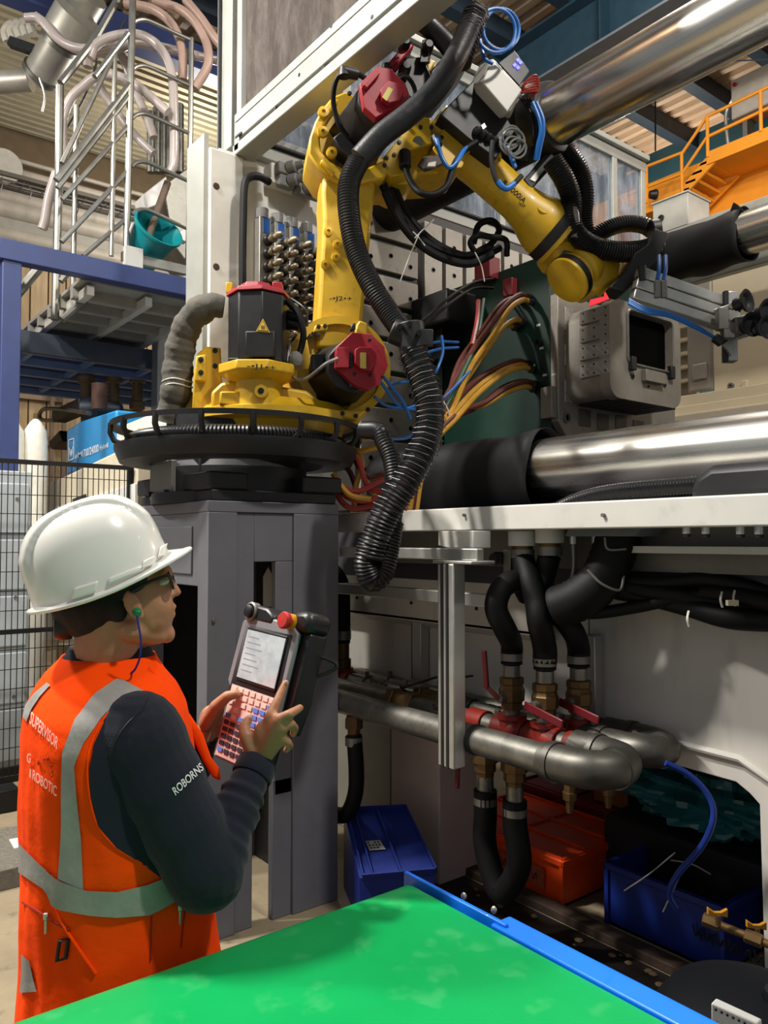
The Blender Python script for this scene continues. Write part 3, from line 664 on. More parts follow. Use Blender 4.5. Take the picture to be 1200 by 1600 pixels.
lam([(628, 150), (655, 130), (700, 80), (735, 95), (690, 150), (650, 178)], .12, -.1, 'motor_block', BLK, m4)
MB().tube([arm(612, 128, .42), arm(628, 118, .38), arm(640, 124, .34), arm(648, 140, .3), arm(646, 160, .28)], .012, 8).build('motor_cable', RUB, m4)
# ---- forearm
A0 = arm(676, 196, .03); A1 = arm(866, 367, .03); ad = (A1-A0); aL = ad.length; ad.normalize()
fa = MB().lathe(A0, ad, [(0, .12), (.1*aL, .13), (.2*aL, .118), (.4*aL, .107), (.68*aL, .105), (.78*aL, .118), (.87*aL, .148), (.93*aL, .158), (.955*aL, .156)], 40).build('forearm', YEL, rb_)
MB().lathe(A0, ad, [(.955*aL, .15), (.957*aL, .163), (1.02*aL, .163), (1.022*aL, .15)], 40).build('forearm_seal', BLK, fa)
MB().lathe(A0, ad, [(1.02*aL, .15), (1.022*aL, .157), (1.05*aL, .157), (1.06*aL, .12)], 40).build('forearm_flange', YEL, fa)
fp = arm(848, 337, .18)
MB().lathe(arm(849, 333, .13), (nn+ZV*.6).normalized(), [(-.05, .05), (.03, .042), (.034, .012), (.015, .01)], 16).build('forearm_boss', YEL, fa)
MB().ell(arm(770, 235, .1), ad*.06, nn*.04, ZV*.035).build('forearm_lug', YEL, fa)
# printed model marking following the tube
pb = bvh(fa)
def drape(tree, x, y, off=.002):
    d = ray(x, y); h = tree.ray_cast(CAM, d.normalized())
    if h[0] is None: return None
    return h[0]+h[1]*(off if h[1].dot(d) < 0 else -off)
def pxtext(body, tree, p00, p10, p01, nm, mat, par, off=.002, z=None):
    uv, fs, asp = text_mesh(body); vs = []
    for a, c in uv:
        x = p00[0]+(p10[0]-p00[0])*a+(p01[0]-p00[0])*c; y = p00[1]+(p10[1]-p00[1])*a+(p01[1]-p00[1])*c
        q = drape(tree, x, y, off); vs.append(q)
    last = next((q for q in vs if q is not None), None)
    if last is None: return None
    good = [q for q in vs if q is not None]
    vs2 = []
    for q in vs:
        if q is None: q = last
        vs2.append(q); last = q
    return MB().add(vs2, fs).build(nm, mat, par, sm=0, recalc=False)
pxtext('R-2000iA', pb, (784, 287), (818, 318), (790, 281), 'model_marking', MK, fa)
pxtext('165F', pb, (809, 319), (819, 325), (812, 315), 'model_marking', MK, fa)
# ---- wrist
wr = lam([(860, 388), (880, 372), (905, 366), (962, 392), (976, 412), (970, 436), (934, 458), (918, 446), (898, 418), (872, 406)], .11, -.12, 'wrist', YEL, rb_, bevel=.025)
wax = (nn*.34-RT*.72-ZV*.60).normalized()
wc_ = arm(903, 424, .07)
MB().lathe(wc_, wax, [(-.05, .10), (.03, .105), (.032, .125), (.05, .125)], 40).build('wrist_disc', YEL, wr)
MB().lathe(wc_, wax, [(.05, .125), (.052, .13), (.085, .13), (.087, .12)], 40).build('wrist_seal', BLK, wr)
MB().lathe(wc_, wax, [(.086, .12), (.088, .127), (.105, .125), (.112, .10)], 40).build('wrist_cover', YEL, wr)
lam([(876, 398), (882, 390), (894, 393), (896, 402), (888, 408), (878, 405)], .125, .1, 'wrist_plate', M('wrist_plate_grey', '4a4440', .5), wr, bevel=.003)
for x, y, a in ((926, 432, .028), ): MB().ell(arm(x, y, .11), RT*.012, nn*.01, ZV*a).build('wrist_pocket', BLK, wr)
MB().lathe(wc_, wax, [(-.12, .09), (-.05, .115), (-.02, .115), (.0, .10)], 36).build('wrist_neck', YEL, wr)
MB().lathe(arm(935, 418, -.02), (u*.8-ZV*.5).normalized(), [(-.02, .13), (.12, .12), (.16, .11)], 28).build('wrist_end', YEL, wr)
WIRE = M('dark_spiral_wire', '4a4a4c', .4, metal=.5)
# ---- dress pack: conduits
def px_tube(pts, r, name, mat, par, kind='corr', n=14, pitch=.013, dep=.1):
    P = [at(x, y, z) for x, y, z in pts]
    b = MB()
    if kind == 'corr': b.corr(P, r, pitch, dep, n)
    else: b.tube(P, r, n)
    return b.build(name, mat, par)
mainp = [(560, 252, 3.5), (546, 285, 3.48), (545, 330, 3.46), (556, 390, 3.45), (580, 445, 3.42), (606, 487, 3.4), (632, 522, 3.36)]
hz = px_tube(mainp, .050, 'dress_conduit', HOSE, rb_)
px_tube([(748, 20, 3.7), (733, 45, 3.65), (712, 90, 3.58), (680, 140, 3.52), (640, 178, 3.5), (596, 212, 3.5), (562, 248, 3.5)], .052, 'conduit_sleeve', M('black_sleeve_tape', '161618', .42, bump=.2, bs=30), hz, 'tube', 16)
px_tube([(640, 20, 4.1), (672, 42, 3.95), (700, 70, 3.85), (718, 96, 3.75)], .05, 'rear_conduit', HOSE, rb_)
px_tube([(718, 100, 3.65), (733, 50, 3.66), (742, 22, 3.68)], .056, 'conduit_end', HOSE, hz)
MB().coil([at(718, 90, 3.64), at(733, 50, 3.65), at(744, 20, 3.68)], .062, .0016, .018, jit=.2).build('spiral_wire', WIRE, hz)
# clamp where the conduits join, then the wire-wrapped hanging run with its loop
cl = MB().cyl(at(612, 516, 3.34), at(668, 540, 3.34), .055, n=16); cl.cyl(at(640, 505, 3.33), at(648, 560, 3.33), .06, n=16)
cl = cl.build('conduit_clamp', BLK, rb_, bevel=.006)
for x, y in ((625, 510), (640, 506), (655, 520), (632, 545)): MB().cyl(at(x, y, 3.34), at(x, y, 3.24), .012, n=8).build('clamp_bolt', BLK, cl)
MB().cbox(at(660, 528, 3.3), RT*.09, FH*.03, ZV*.07).build('clamp_plate', DKG, cl, bevel=.004)
lp = [(645, 550, 3.32), (660, 590, 3.28), (672, 635, 3.24), (668, 680, 3.2), (650, 725, 3.16), (626, 765, 3.13), (604, 800, 3.12), (588, 838, 3.12), (578, 872, 3.12)]
hl = px_tube(lp, .060, 'hanging_conduit', HOSE, rb_, pitch=.016)
P = [at(x, y, z) for x, y, z in lp]
MB().coil(P, .067, .0016, .028, jit=.16).build('spiral_wire', WIRE, hl)
px_tube([(578, 850, 3.12), (572, 880, 3.12), (580, 905, 3.13), (596, 895, 3.15), (604, 862, 3.17), (612, 815, 3.2)], .052, 'conduit_loop', HOSE, rb_)
px_tube([(612, 820, 3.2), (618, 770, 3.24), (612, 720, 3.27), (600, 690, 3.3), (592, 674, 3.34), (570, 672, 3.45)], .040, 'return_conduit', HOSE, rb_)
# under-elbow cable bundle sweeping to the mould
for dx, dy, dz in ((0, 0, 0), (8, 6, .05), (16, 2, .1), (4, 12, -.04)):
    px_tube([(598+dx, 288+dy, 4.0+dz), (618+dx, 330+dy, 4.05+dz), (650+dx, 368+dy, 4.1+dz), (690+dx, 392+dy, 4.15+dz), (730+dx, 400+dy, 4.2+dz), (765+dx, 385+dy, 4.25+dz)], .022, 'cable_bundle', RUB, rb_, 'tube', 10)
px_tube([(765, 385, 4.25), (780, 360, 4.27), (768, 345, 4.3), (748, 352, 4.3), (740, 380, 4.3)], .018, 'cable_loop', RUB, rb_, 'tube')
px_tube([(742, 395, 4.2), (735, 378, 4.2), (748, 368, 4.2), (765, 370, 4.2), (790, 375, 4.25), (792, 400, 4.3)], .016, 'cable_loop', RUB, rb_, 'tube')
# short looping cables at the elbow
px_tube([(633, 258, 3.9), (640, 280, 3.85), (655, 300, 3.8), (678, 304, 3.8), (698, 290, 3.82), (708, 262, 3.85), (722, 238, 3.88), (745, 222, 3.9)], .016, 'elbow_cable', RUB, rb_, 'tube')
MB().cyl(arm(632, 238, .17), arm(633, 262, .2), .032, .03, n=10).build('elbow_connector', BLK, rb_, bevel=.006)
BLT = M('blue_air_tube', '1b5fa8', .3, var=.05)
px_tube([(682, 218, 3.85), (690, 245, 3.82), (702, 262, 3.82), (716, 250, 3.84), (728, 232, 3.88), (745, 222, 3.9)], .011, 'air_tube', BLT, rb_, 'tube')
MB().cyl(arm(680, 213, .17), arm(686, 228, .2), .025, .02, n=10).build('elbow_connector', BLK, rb_, bevel=.005)
# ---- equipment carried on the forearm
pk = lam([(687, 178), (740, 125), (772, 150), (805, 205), (775, 248), (730, 215)], .24, .12, 'valve_panel', BLK, rb_, bevel=.006)
for i in range(6):
    x, y = 745+i*9, 205+i*5; MB().ell(arm(x, y, .25), RT*.022, nn*.03, ZV*.022, 10, 6).build('valve', DKG, pk)
lam([(752, 196), (757, 192), (760, 198), (755, 202)], .27, .24, 'valve_tag', ALU, pk, bevel=0)
PB = M('pale_grey_box', 'c3c1b9', .45, var=.04)
jb = loft([(748, 103), (733, 135), (738, 150), (775, 190), (797, 185), (815, 140), (768, 92)], .2, [(768, 92), (752, 128), (756, 136), (793, 176), (798, 172), (816, 141), (772, 93)], .32, 'junction_box', PB, rb_, bevel=.008)
lam([(768, 93), (753, 128), (793, 175), (816, 140)], .345, .32, 'box_lid', PB, jb, bevel=.006)
MB().cyl(arm(817, 139, .3), arm(824, 134, .3), .025, n=14).build('cable_gland', ALUW, jb)
bd = lam([(778, 98), (804, 78), (828, 110), (812, 135)], .18, .04, 'display_unit', BLK, rb_, bevel=.005)
BLUD = M('blue_led_digits', '4a4cff', .4, emit=1.6)
for x, y in ((806, 93), (810, 97), (801, 101), (806, 105)): lam([(x, y), (x+4, y-3), (x+7, y+1), (x+3, y+4)], .185, .18, 'led_digit', BLUD, bd, bevel=0)
for cx, cy, r, z in ((775, 48, 30, 3.75), (783, 46, 28, 3.8)):
    pts = [at(cx+r*math.cos(a), cy+r*1.15*math.sin(a), z+.03*math.cos(a)) for a in [2*PI*i/16 for i in range(16)]]
    MB().tube(pts, .009, 8, closed=True, k=4).build('air_tube_loop', BLT, rb_)
MB().tube([at(750, 62, 3.76), at(757, 90, 3.76), at(770, 100, 3.76)], .009, 8).build('air_tube', BLT, rb_)
RW = M('red_wire', '8c2a1e', .4)
for i in range(7):
    x = 820+random.uniform(-4, 6); MB().tube([at(815, 146, 3.78), at(x, 126+i*3, 3.76), at(838, 118+i*4, 3.78), at(842-i, 140, 3.8), at(826, 152, 3.8)], .005, 6).build('wire_loop', RW, rb_)
CLR = M('clear_coil_tube', '8f8f8c', .2, trans=.5, var=.1)
for i in range(5):
    cx, cy, r = 802+random.uniform(-6, 8), 212+i*5, 15+random.uniform(-3, 4)
    MB().tube([at(cx+r*math.cos(a), cy+r*math.sin(a)*1.1, 3.82+.03*math.cos(a)) for a in [2*PI*k/12 for k in range(12)]], .006, 6, closed=True, k=3).build('clear_tube_coil', CLR, rb_)
for i in range(4):
    px_tube([(815+i*4, 155, 3.85), (828+i*5, 175, 3.84), (834+i*4, 200, 3.83), (832+i*3, 230, 3.85), (815+i*4, 250, 3.87)], .008, 'control_cable', RUB, rb_, 'tube', 8)
for i in range(2): px_tube([(832+6*i, 160, 3.8), (842+6*i, 185, 3.79), (845+4*i, 205, 3.79), (841+4*i, 225, 3.8), (836+4*i, 250, 3.82)], .010, 'air_tube', BLT, rb_, 'tube', 8)
px_tube([(785, 222, 3.85), (795, 235, 3.84), (805, 262, 3.84)], .012, 'air_tube', BLT, rb_, 'tube', 8)
px_tube([(770, 220, 3.8), (768, 250, 3.8), (775, 280, 3.8), (788, 294, 3.8), (803, 287, 3.82), (815, 275, 3.84)], .013, 'control_cable', RUB, rb_, 'tube', 8)
px_tube([(778, 283, 3.79), (790, 295, 3.79), (804, 287, 3.81)], .014, 'air_tube', BLT, rb_, 'tube', 8)
hbk = lam([(818, 280), (835, 262), (868, 218), (888, 228), (876, 246), (830, 296)], .12, -.02, 'hose_bracket', BLK, rb_, bevel=.006)
lam([(828, 280), (848, 256), (862, 240), (866, 246), (836, 284)], .125, .12, 'bracket_foil', ALU, hbk, bevel=0)
c1 = [(862, 250, 4.05), (880, 278, 4.06), (892, 310, 4.1), (893, 345, 4.12), (903, 368, 4.13), (925, 384, 4.14), (960, 393, 4.14), (1000, 392, 4.15), (1028, 384, 4.16)]
px_tube(c1, .056, 'wrist_conduit', HOSE, rb_)
c2 = [(880, 232, 4.2), (902, 262, 4.22), (912, 300, 4.24), (910, 340, 4.26), (914, 372, 4.28)]
px_tube(c2, .056, 'wrist_conduit', HOSE, rb_)
c3_ = [(918, 378, 4.28), (945, 360, 4.28), (975, 350, 4.28), (1005, 352, 4.28), (1022, 362, 4.3)]
px_tube(c3_, .046, 'wrist_conduit', HOSE, rb_)
for x, y in ((1026, 386), (1022, 360)):
    MB().cyl(at(x-6, y+1, 4.2), at(x+8, y-1, 4.2), .058, n=18).build('conduit_collar', BLK, rb_, bevel=.006)
px_tube([(893, 318, 4.08), (899, 335, 4.08), (900, 360, 4.1), (897, 372, 4.1)], .02, 'wrist_cable', STL, rb_, 'tube')
# ================================================================ end-of-arm tool
ea = thing('gripper_tool', 'aluminium suction gripper frame hanging from the robot wrist', 'gripper', at(985, 450, 3.98))
ch_ = MB().prism([at(x, y, 4.22) for x, y in ((938, 464), (962, 440), (978, 412), (998, 398), (1008, 374), (1030, 382), (1012, 420), (985, 450), (962, 470))], -FH*.16).build('tool_changer', BLK, ea, bevel=.01)
MB().prism([at(x, y, 3.83) for x, y in ((923, 468), (945, 463), (946, 456), (952, 467), (923, 478))], FH*.02).build('red_bracket', M('fluorescent_red', 'ff3040', .4), ea, sm=0)
MB().cyl(at(1003, 416, 3.83), at(1004, 438, 3.83), .022, .016, n=10).build('spring_pin', BLK, ch_)
# main profile: runs from (985,450) to (1143,512) toward the camera
ya, yb = at(990, 450, 3.98), at(1150, 505, 4.08)
d = yb-ya; up2 = (ZV-d.normalized()*d.normalized().z).normalized(); sd = d.cross(up2).normalized()
for k, (o0, o1) in enumerate(((.055, .11), (-.005, .05), (-.062, -.01))):
    MB().obox(ya+up2*o0-sd*.03, d, up2*(o1-o0), sd*.06).build('profile_beam', ALU, ea, bevel=.006)
MB().obox(ya-up2*.06-sd*.02, d, up2*.165, sd*.04).build('profile_groove', DKG, ea, sm=0)
vp0 = at(1141, 457, 4.05); vp1 = at(1141, 566, 4.05)
MB().obox(vp0-RT*.035-FH*.03, vp1-vp0, RT*.065, FH*.06).build('upright_profile', ALU, ea, bevel=.006)
MB().obox(vp0-RT*.042-FH*.032, (vp1-vp0), RT*.02, FH*.03).build('upright_groove', DKG, ea, sm=0)
MB().prism([at(x, y, 4.00) for x, y in ((1131, 538), (1143, 556), (1143, 528))], FH*.02).build('gusset', ALU, ea, sm=0)
for x0, y0, x1, y1, nm in ((1120, 482, 1136, 516, 'clamp_block'), (1146, 497, 1168, 522, 'clamp_block'), (1128, 505, 1150, 530, 'clamp_block')):
    MB().cbox(at((x0+x1)/2, (y0+y1)/2, 3.97), RT*((x1-x0)*3.97/F), FH*.05, ZV*((y1-y0)*3.97/F)).build(nm, STL, ea, bevel=.004)
CUP = M('suction_cup_rubber', '101014', .5)
for (x0, y0), (x1, y1), zc, k in (((1118, 487), (1163, 472), 3.91, 0), ((1150, 500), (1197, 487), 3.85, 1), ((1140, 518), (1172, 508), 3.88, 2), ((1152, 527), (1198, 512), 3.81, 3)):
    p0, p1 = at(x0, y0, 4.03), at(x1, y1, zc)
    st = MB().lathe(p0, p1-p0, [(0, .014), (.55*(p1-p0).length, .014), (.56*(p1-p0).length, .022), (.9*(p1-p0).length, .022)], 14).build('cup_stem', ALU, ea)
    MB().lathe(p0, p1-p0, [((p1-p0).length-.05, .03), ((p1-p0).length-.03, .036), ((p1-p0).length-.01, .03), ((p1-p0).length, .05), ((p1-p0).length+.02, .062), ((p1-p0).length+.018, .05), ((p1-p0).length-.0, .03)], 22).build('suction_cup', CUP, st)
for x in (1027, 1037):
    MB().cbox(at(x, 452, 3.83), RT*.028, FH*.03, ZV*.085).build('air_fitting', STL, ea, bevel=.004)
    MB().tube([at(x, 438, 3.83), at(x+3, 420, 3.86), at(x+3, 400, 3.93)], .011, 8).build('air_tube', BLT, ea)
for k in range(3):
    MB().tube([at(982, 468+k*3, 3.88), at(1010, 482+k*3, 3.86), at(1045, 490+k*2, 3.88), at(1080, 505+k*2, 3.91), at(1112, 525, 3.95), at(1125, 532, 3.98)], .009, 8).build('air_tube', BLT, ea)
MB().cyl(at(1116, 527, 3.95), at(1128, 536, 3.95), .025, n=14).build('vacuum_fitting', BLK, ea, bevel=.004)
# ================================================================ mould
Ym = 3.70
x0 = onY(690, 560, Ym).x; x1 = onY(872, 560, Ym).x
ztop = onY(845, 400, Ym).z
md = thing('injection_mould', 'dark green mould half with grey steel core block and wired side plate', 'mould', ((x0+x1)/2, 4.2, 2.0))
GRN = M('dark_green_mould_paint', '0a2b21', .45, var=.12, vs=4, dirt=.1)
CORE = M('machined_mould_steel', '8d877e', .42, metal=.35, var=.14, vs=6, dirt=.2)
COREL = M('scratched_pad_steel', '9c9891', .45, metal=.4, var=.25, vs=30)
MB().box((x0, Ym, 2.2), (x1-.06, 4.85, ztop)).build('side_plate', GRN, md, bevel=.006)
for (a, c, y0, y1) in ((-.02, .16, 2.62, 2.66), ):
    pass
# black hydraulic / connector blocks fixed to the plate
def onM(px, py, d=0): return onY(px, py, Ym-d)
def mbox(pxa, pya, pxb, pyb, d0, d1, nm, mat, bev=.004):
    a, c = onY(pxa, pya, Ym-d1), onY(pxb, pyb, Ym-d1)
    return MB().box((min(a.x, c.x), Ym-d1, min(a.z, c.z)), (max(a.x, c.x), Ym-d0, max(a.z, c.z))).build(nm, mat, md, bevel=bev)
mbox(640, 470, 700, 500, .02, .3, 'bracket_block', BLK, .02); mbox(662, 478, 690, 560, .02, .2, 'bracket_leg', BLK, .01)
RDK = M('red_connector', '6e1a22', .5)
mbox(741, 408, 765, 432, -.02, .08, 'red_terminal', RDK); mbox(785, 438, 800, 460, .0, .05, 'red_terminal', RDK)
mbox(844, 606, 862, 652, 0, .05, 'steel_lug', CORE); 
p = onM(843, 536); MB().lathe(p, (0, -1, 0), [(0, .025), (.02, .025), (.022, .012), (.008, .01)], 16).build('plug_socket', BLK, md)
WMK = M('white_marking', 'cfcfc6', .6)
for (x, y) in ((843, 543), (830, 570), (848, 585), (862, 584), (838, 507)): mbox(x, y, x+6, y+2, 0, .002, 'plate_marking', WMK, 0)
# cables from the plate gathered to the left and down behind the bed
CY = M('yellow_cable', 'b98a2e', .45, var=.1); CB = M('brown_cable', '5c2a20', .5, var=.1); CR = M('red_cable', 'a33a34', .45, var=.1); CM = M('maroon_cable', '4a1520', .5); CG = M('green_cable', '1d4a3c', .5); CBL = BLT
def cable(pts, r, mat): return MB().tube([at(*p) for p in pts], r, 8, k=7).build('mould_cable', mat, md)
ends = [(826, 464, CB), (830, 472, CY), (818, 503, CY), (812, 506, CB), (824, 568, CB), (832, 578, CY), (836, 600, CB), (834, 608, CY), (828, 574, CY), (812, 470, CB), (830, 600, CM), (806, 512, CY)]
for i, (ex, ey, mt_) in enumerate(ends):
    j = (i*7) % 12; ox = (j-6)*2.4; z0 = onM(ex, ey).y
    ze = prj(onM(ex, ey))[2]
    if ey < 520:
        pts = [(ex, ey, ze), (ex-14, ey-3, ze-.12), (ex-35, ey+12, ze-.22), (ex-62, ey+48+j, ze-.3), (ex-95, ey+95+j, ze-.36)]
    else:
        pts = [(ex, ey, ze), (ex-16, ey-4, ze-.12), (ex-45, ey+6, ze-.22), (ex-85, ey+26+j, ze-.3)]
    pts += [(700+ox, 648+ox*.5, 4.3), (668+ox, 690-ox*.2, 4.1), (648+ox, 735, 3.98), (638+ox*.9, 802, 3.92)]
    cable(pts, .0165, mt_)
    MB().cyl(at(ex-3, ey, ze-.06), onM(ex+3, ey, -.01), .022, n=12).build('cable_gland', BLK, md)
cable([(756, 468, 4.9), (750, 510, 4.75), (740, 545, 4.6), (715, 600, 4.4), (690, 650, 4.3)], .013, CG); cable([(748, 470, 4.9), (746, 500, 4.8), (738, 540, 4.6)], .016, CR)
for k in range(2): cable([(632, 522+k*4, 3.6), (668, 495+k*8, 3.9), (706, 462+k*10, 4.4), (740, 442+k*9, 4.8), (770, 436+k*14, 5.0)], .009, RUB)
# blue air lines
for pts in ([(596, 585, 3.7), (612, 605, 3.75), (628, 625, 3.8), (642, 655, 3.8)], [(590, 590, 3.7), (606, 612, 3.75), (622, 632, 3.8), (645, 640, 3.85), (665, 636, 3.9)], [(585, 620, 3.8), (605, 634, 3.85), (635, 638, 3.9), (662, 630, 3.9)], [(610, 600, 4.1), (640, 596, 4.1), (660, 590, 4.1)], [(662, 540, 4.3), (688, 534, 4.4), (716, 535, 4.6)], [(664, 552, 4.3), (690, 545, 4.4), (716, 543, 4.6)], [(690, 525, 4.2), (692, 550, 4.15), (684, 575, 4.1), (676, 590, 4.1)], [(612, 686, 3.7), (640, 682, 3.75), (655, 660, 3.8), (658, 620, 3.85)], [(745, 566, 4.6), (720, 595, 4.4), (695, 620, 4.2), (670, 640, 4.1)]): cable(pts, .008, CBL)
# loose loops of red and yellow cable left of the hanging conduit
lo = [([(535, 690, 3.95), (560, 720, 3.9), (570, 750, 3.9), (580, 765, 3.88), (600, 768, 3.85)], CR), ([(525, 760, 3.9), (545, 778, 3.88), (575, 782, 3.85), (602, 772, 3.85)], CR), ([(522, 742, 3.9), (535, 760, 3.88), (560, 768, 3.86), (600, 748, 3.86)], CR), ([(524, 770, 3.88), (540, 790, 3.88), (560, 795, 3.88), (600, 785, 3.88)], CR),
      ([(550, 700, 3.95), (562, 705, 3.93), (592, 698, 3.9)], CY), ([(556, 705, 3.95), (566, 725, 3.93), (556, 760, 3.93), (553, 800, 3.93)], CY), ([(520, 740, 3.86), (535, 762, 3.85), (550, 775, 3.84), (580, 780, 3.84)], CY), ([(566, 740, 4.0), (580, 765, 4.0), (600, 800, 4.0)], CY), ([(560, 690, 4.0), (556, 720, 4.0), (575, 745, 4.0), (600, 740, 4.0)], CB), ([(530, 720, 4.0), (548, 740, 4.0), (560, 780, 4.0), (558, 800, 4.0)], CM), ([(540, 700, 4.05), (555, 690, 4.05), (590, 680, 4.05)], CY)]
for pts, m_ in lo: cable(pts, .0145, m_)
for k in range(3): cable([(654+k*4, 700+k*8, 3.95), (640-k*8, 740, 3.92), (636-k*7, 770, 3.92), (640-k*6, 803, 3.9)], .0165, CY if k != 1 else CR)
# zip-tie tails
ZT = M('white_zip_tie', 'cfcdc2', .5)
for pts in ([(648, 372, 4.0), (660, 360, 4.0), (678, 343, 4.0)], [(655, 365, 4.0), (640, 400, 4.0), (625, 440, 4.0)], [(645, 362, 4.0), (655, 372, 4.0), (664, 384, 4.0)], [(742, 394, 4.1), (752, 415, 4.1), (757, 440, 4.1)], [(690, 622, 4.1), (700, 640, 4.1), (702, 648, 4.1)], [(688, 625, 4.1), (690, 645, 4.1), (687, 660, 4.1)]):
    MB().tube([at(*p) for p in pts], .0032, 5).build('zip_tie', ZT, md)
# ---- steel base plate of the core (faces along the bars)
Xs = x1
yl = Ym; yr = onX(1055, 650, Xs).y
zt_ = 3.2; zb_2 = onX(885, 690, Xs).z
bp = MB().prism([(Xs-.06, yl, zb_2+.12), (Xs-.06, yl+.1, zb_2), (Xs-.06, yr, zb_2), (Xs-.06, yr, zt_), (Xs-.06, yl, zt_)], (.06, 0, 0)).build('base_plate', CORE, md, bevel=.006)
for px, py, w_, h_ in ((913, 653, 24, 27), (942, 660, 23, 26), (970, 660, 23, 22), (997, 665, 22, 16), (1023, 668, 22, 8)):
    c = onX(px, py, Xs); s_ = prj(c)[2]/F
    MB().cbox(c+V((.002, 0, 0)), (.008, 0, 0), (0, w_*s_/.8, 0), (0, 0, h_*s_)).build('wear_pad', M('pad_dark_steel', '5f5b56', .4, metal=.5, var=.25, vs=14), bp, bevel=.004)
c = onX(885, 653, Xs); MB().lathe(c, (1, 0, 0), [(-.002, .032), (.012, .032), (.013, .022), (0, .02)], 20).build('leader_bush', STL, bp)
for px, py, h_ in ((888, 499, 36), (888, 556, 34), (888, 612, 36)):
    c = onX(px, py, Xs); s_ = prj(c)[2]/F; MB().cbox(c, (.012, 0, 0), (0, 15*s_/.8, 0), (0, 0, h_*s_)).build('side_cleat', COREL, bp, bevel=.005)
# ---- core block
Yb = 3.77; Xf = onY(955, 540, Yb).x; yr2 = onX(1062, 560, Xf).y
zc1 = 3.10; zc0 = onX(1010, 622, Xf).z-.02
def rrect(y0, y1, z0, z1, r, X, n=5):
    out = []
    for cy, cz, a0 in ((y1-r, z1-r, 0), (y0+r, z1-r, PI/2), (y0+r, z0+r, PI), (y1-r, z0+r, 1.5*PI)):
        out += [V((X, cy+r*math.cos(a0+PI/2*i/n), cz+r*math.sin(a0+PI/2*i/n))) for i in range(n+1)]
    return out
cr = MB().prism(rrect(Yb, yr2, zc0, zc1, .09, Xs), (Xf-Xs-.07, 0, 0)).build('core_block', CORE, md, bevel=.004)
# front frame plate around the black opening
oy0, oy1 = onX(981, 530, Xf).y, onX(1049, 530, Xf).y; oz1 = onX(990, 488, Xf).z; oz0 = onX(985, 566, Xf).z
outer = rrect(Yb-.015, yr2+.01, zc0-.01, zc1+.01, .09, Xf); inner = rrect(oy0, oy1, oz0, oz1, .035, Xf)
fb = MB(); nO = len(outer)
fb.rings([outer, inner, [p-V((.07, 0, 0)) for p in inner], [p-V((.07, 0, 0)) for p in outer]], close=True)
fp_ = fb.build('core_frame', CORE, cr, bevel=0)
MB().prism([p-V((.045, 0, 0)) for p in rrect(oy0-.005, oy1+.005, oz0-.005, oz1+.005, .035, Xf)], (-.01, 0, 0)).build('core_opening', M('black_core_insert', '030303', .8, var=0, spec=.05), cr, sm=0)
io = rrect(oy0-.008, oy1+.008, oz0-.008, oz1+.008, .04, Xf+.006)
MB().tube(io, .008, 6, closed=True, smooth=False).build('opening_lip', STL, cr)
MB().box((Xf, oy0+.13, oz0-.10), (Xf+.035, oy1-.12, oz0-.03)).build('latch_block', CORE, cr, bevel=.004)
for yv in (oy0+.02, oy1-.03): MB().box((Xf, yv-.02, oz0-.05), (Xf+.03, yv+.025, oz0+.03)).build('slide_key', DKG, cr, bevel=.004)
for px, py, r in ((988, 588, .016), (1038, 601, .016), (1013, 604, .007)): MB().lathe(onX(px, py, Xf), (1, 0, 0), [(-.001, r), (.006, r), (.007, r*.6), (0, r*.5)], 14).build('core_bolt', DKG, cr)
# side pads on the core
for i, (ya_, yb_) in enumerate(((482, 503), (508, 532), (537, 560), (565, 588))):
    a = onY(908, ya_+8, Yb); c = onY(950, yb_-3, Yb); zt3 = onY(930, ya_, Yb).z; zb3 = onY(930, yb_, Yb).z
    pd = MB().box((a.x, Yb-.016, zb3), (c.x+.02, Yb, zt3)).build('side_pad', COREL if i > 1 else CORE, cr, bevel=.003)
    for fx in (.12, .5, .88):
        for fz in (.2, .8):
            p = V((a.x+(c.x+.02-a.x)*fx, Yb-.016, zb3+(zt3-zb3)*fz)); MB().lathe(p, (0, -1, 0), [(0, .006), (.002, .006), (.0021, .002)], 8).build('pad_screw', DKG, pd)
    if i > 1:
        for k in range(5):
            fx = k/5; p = V((a.x+(c.x-a.x)*fx, Yb-.0175, zt3-.01)); q = V((a.x+(c.x-a.x)*(fx+.3), Yb-.0175, zb3+.01))
            MB().bar(p, q, .0015, .002, (0, 1, 0)).build('oil_groove', WMK, pd, sm=0)
for k in range(6):
    yy = Yb+.1+k*.1; MB().box((Xs+.02, yy, zc0-.012), (Xf-.02, yy+.085, zc0)).build('underside_pad', DKG, cr, sm=0)
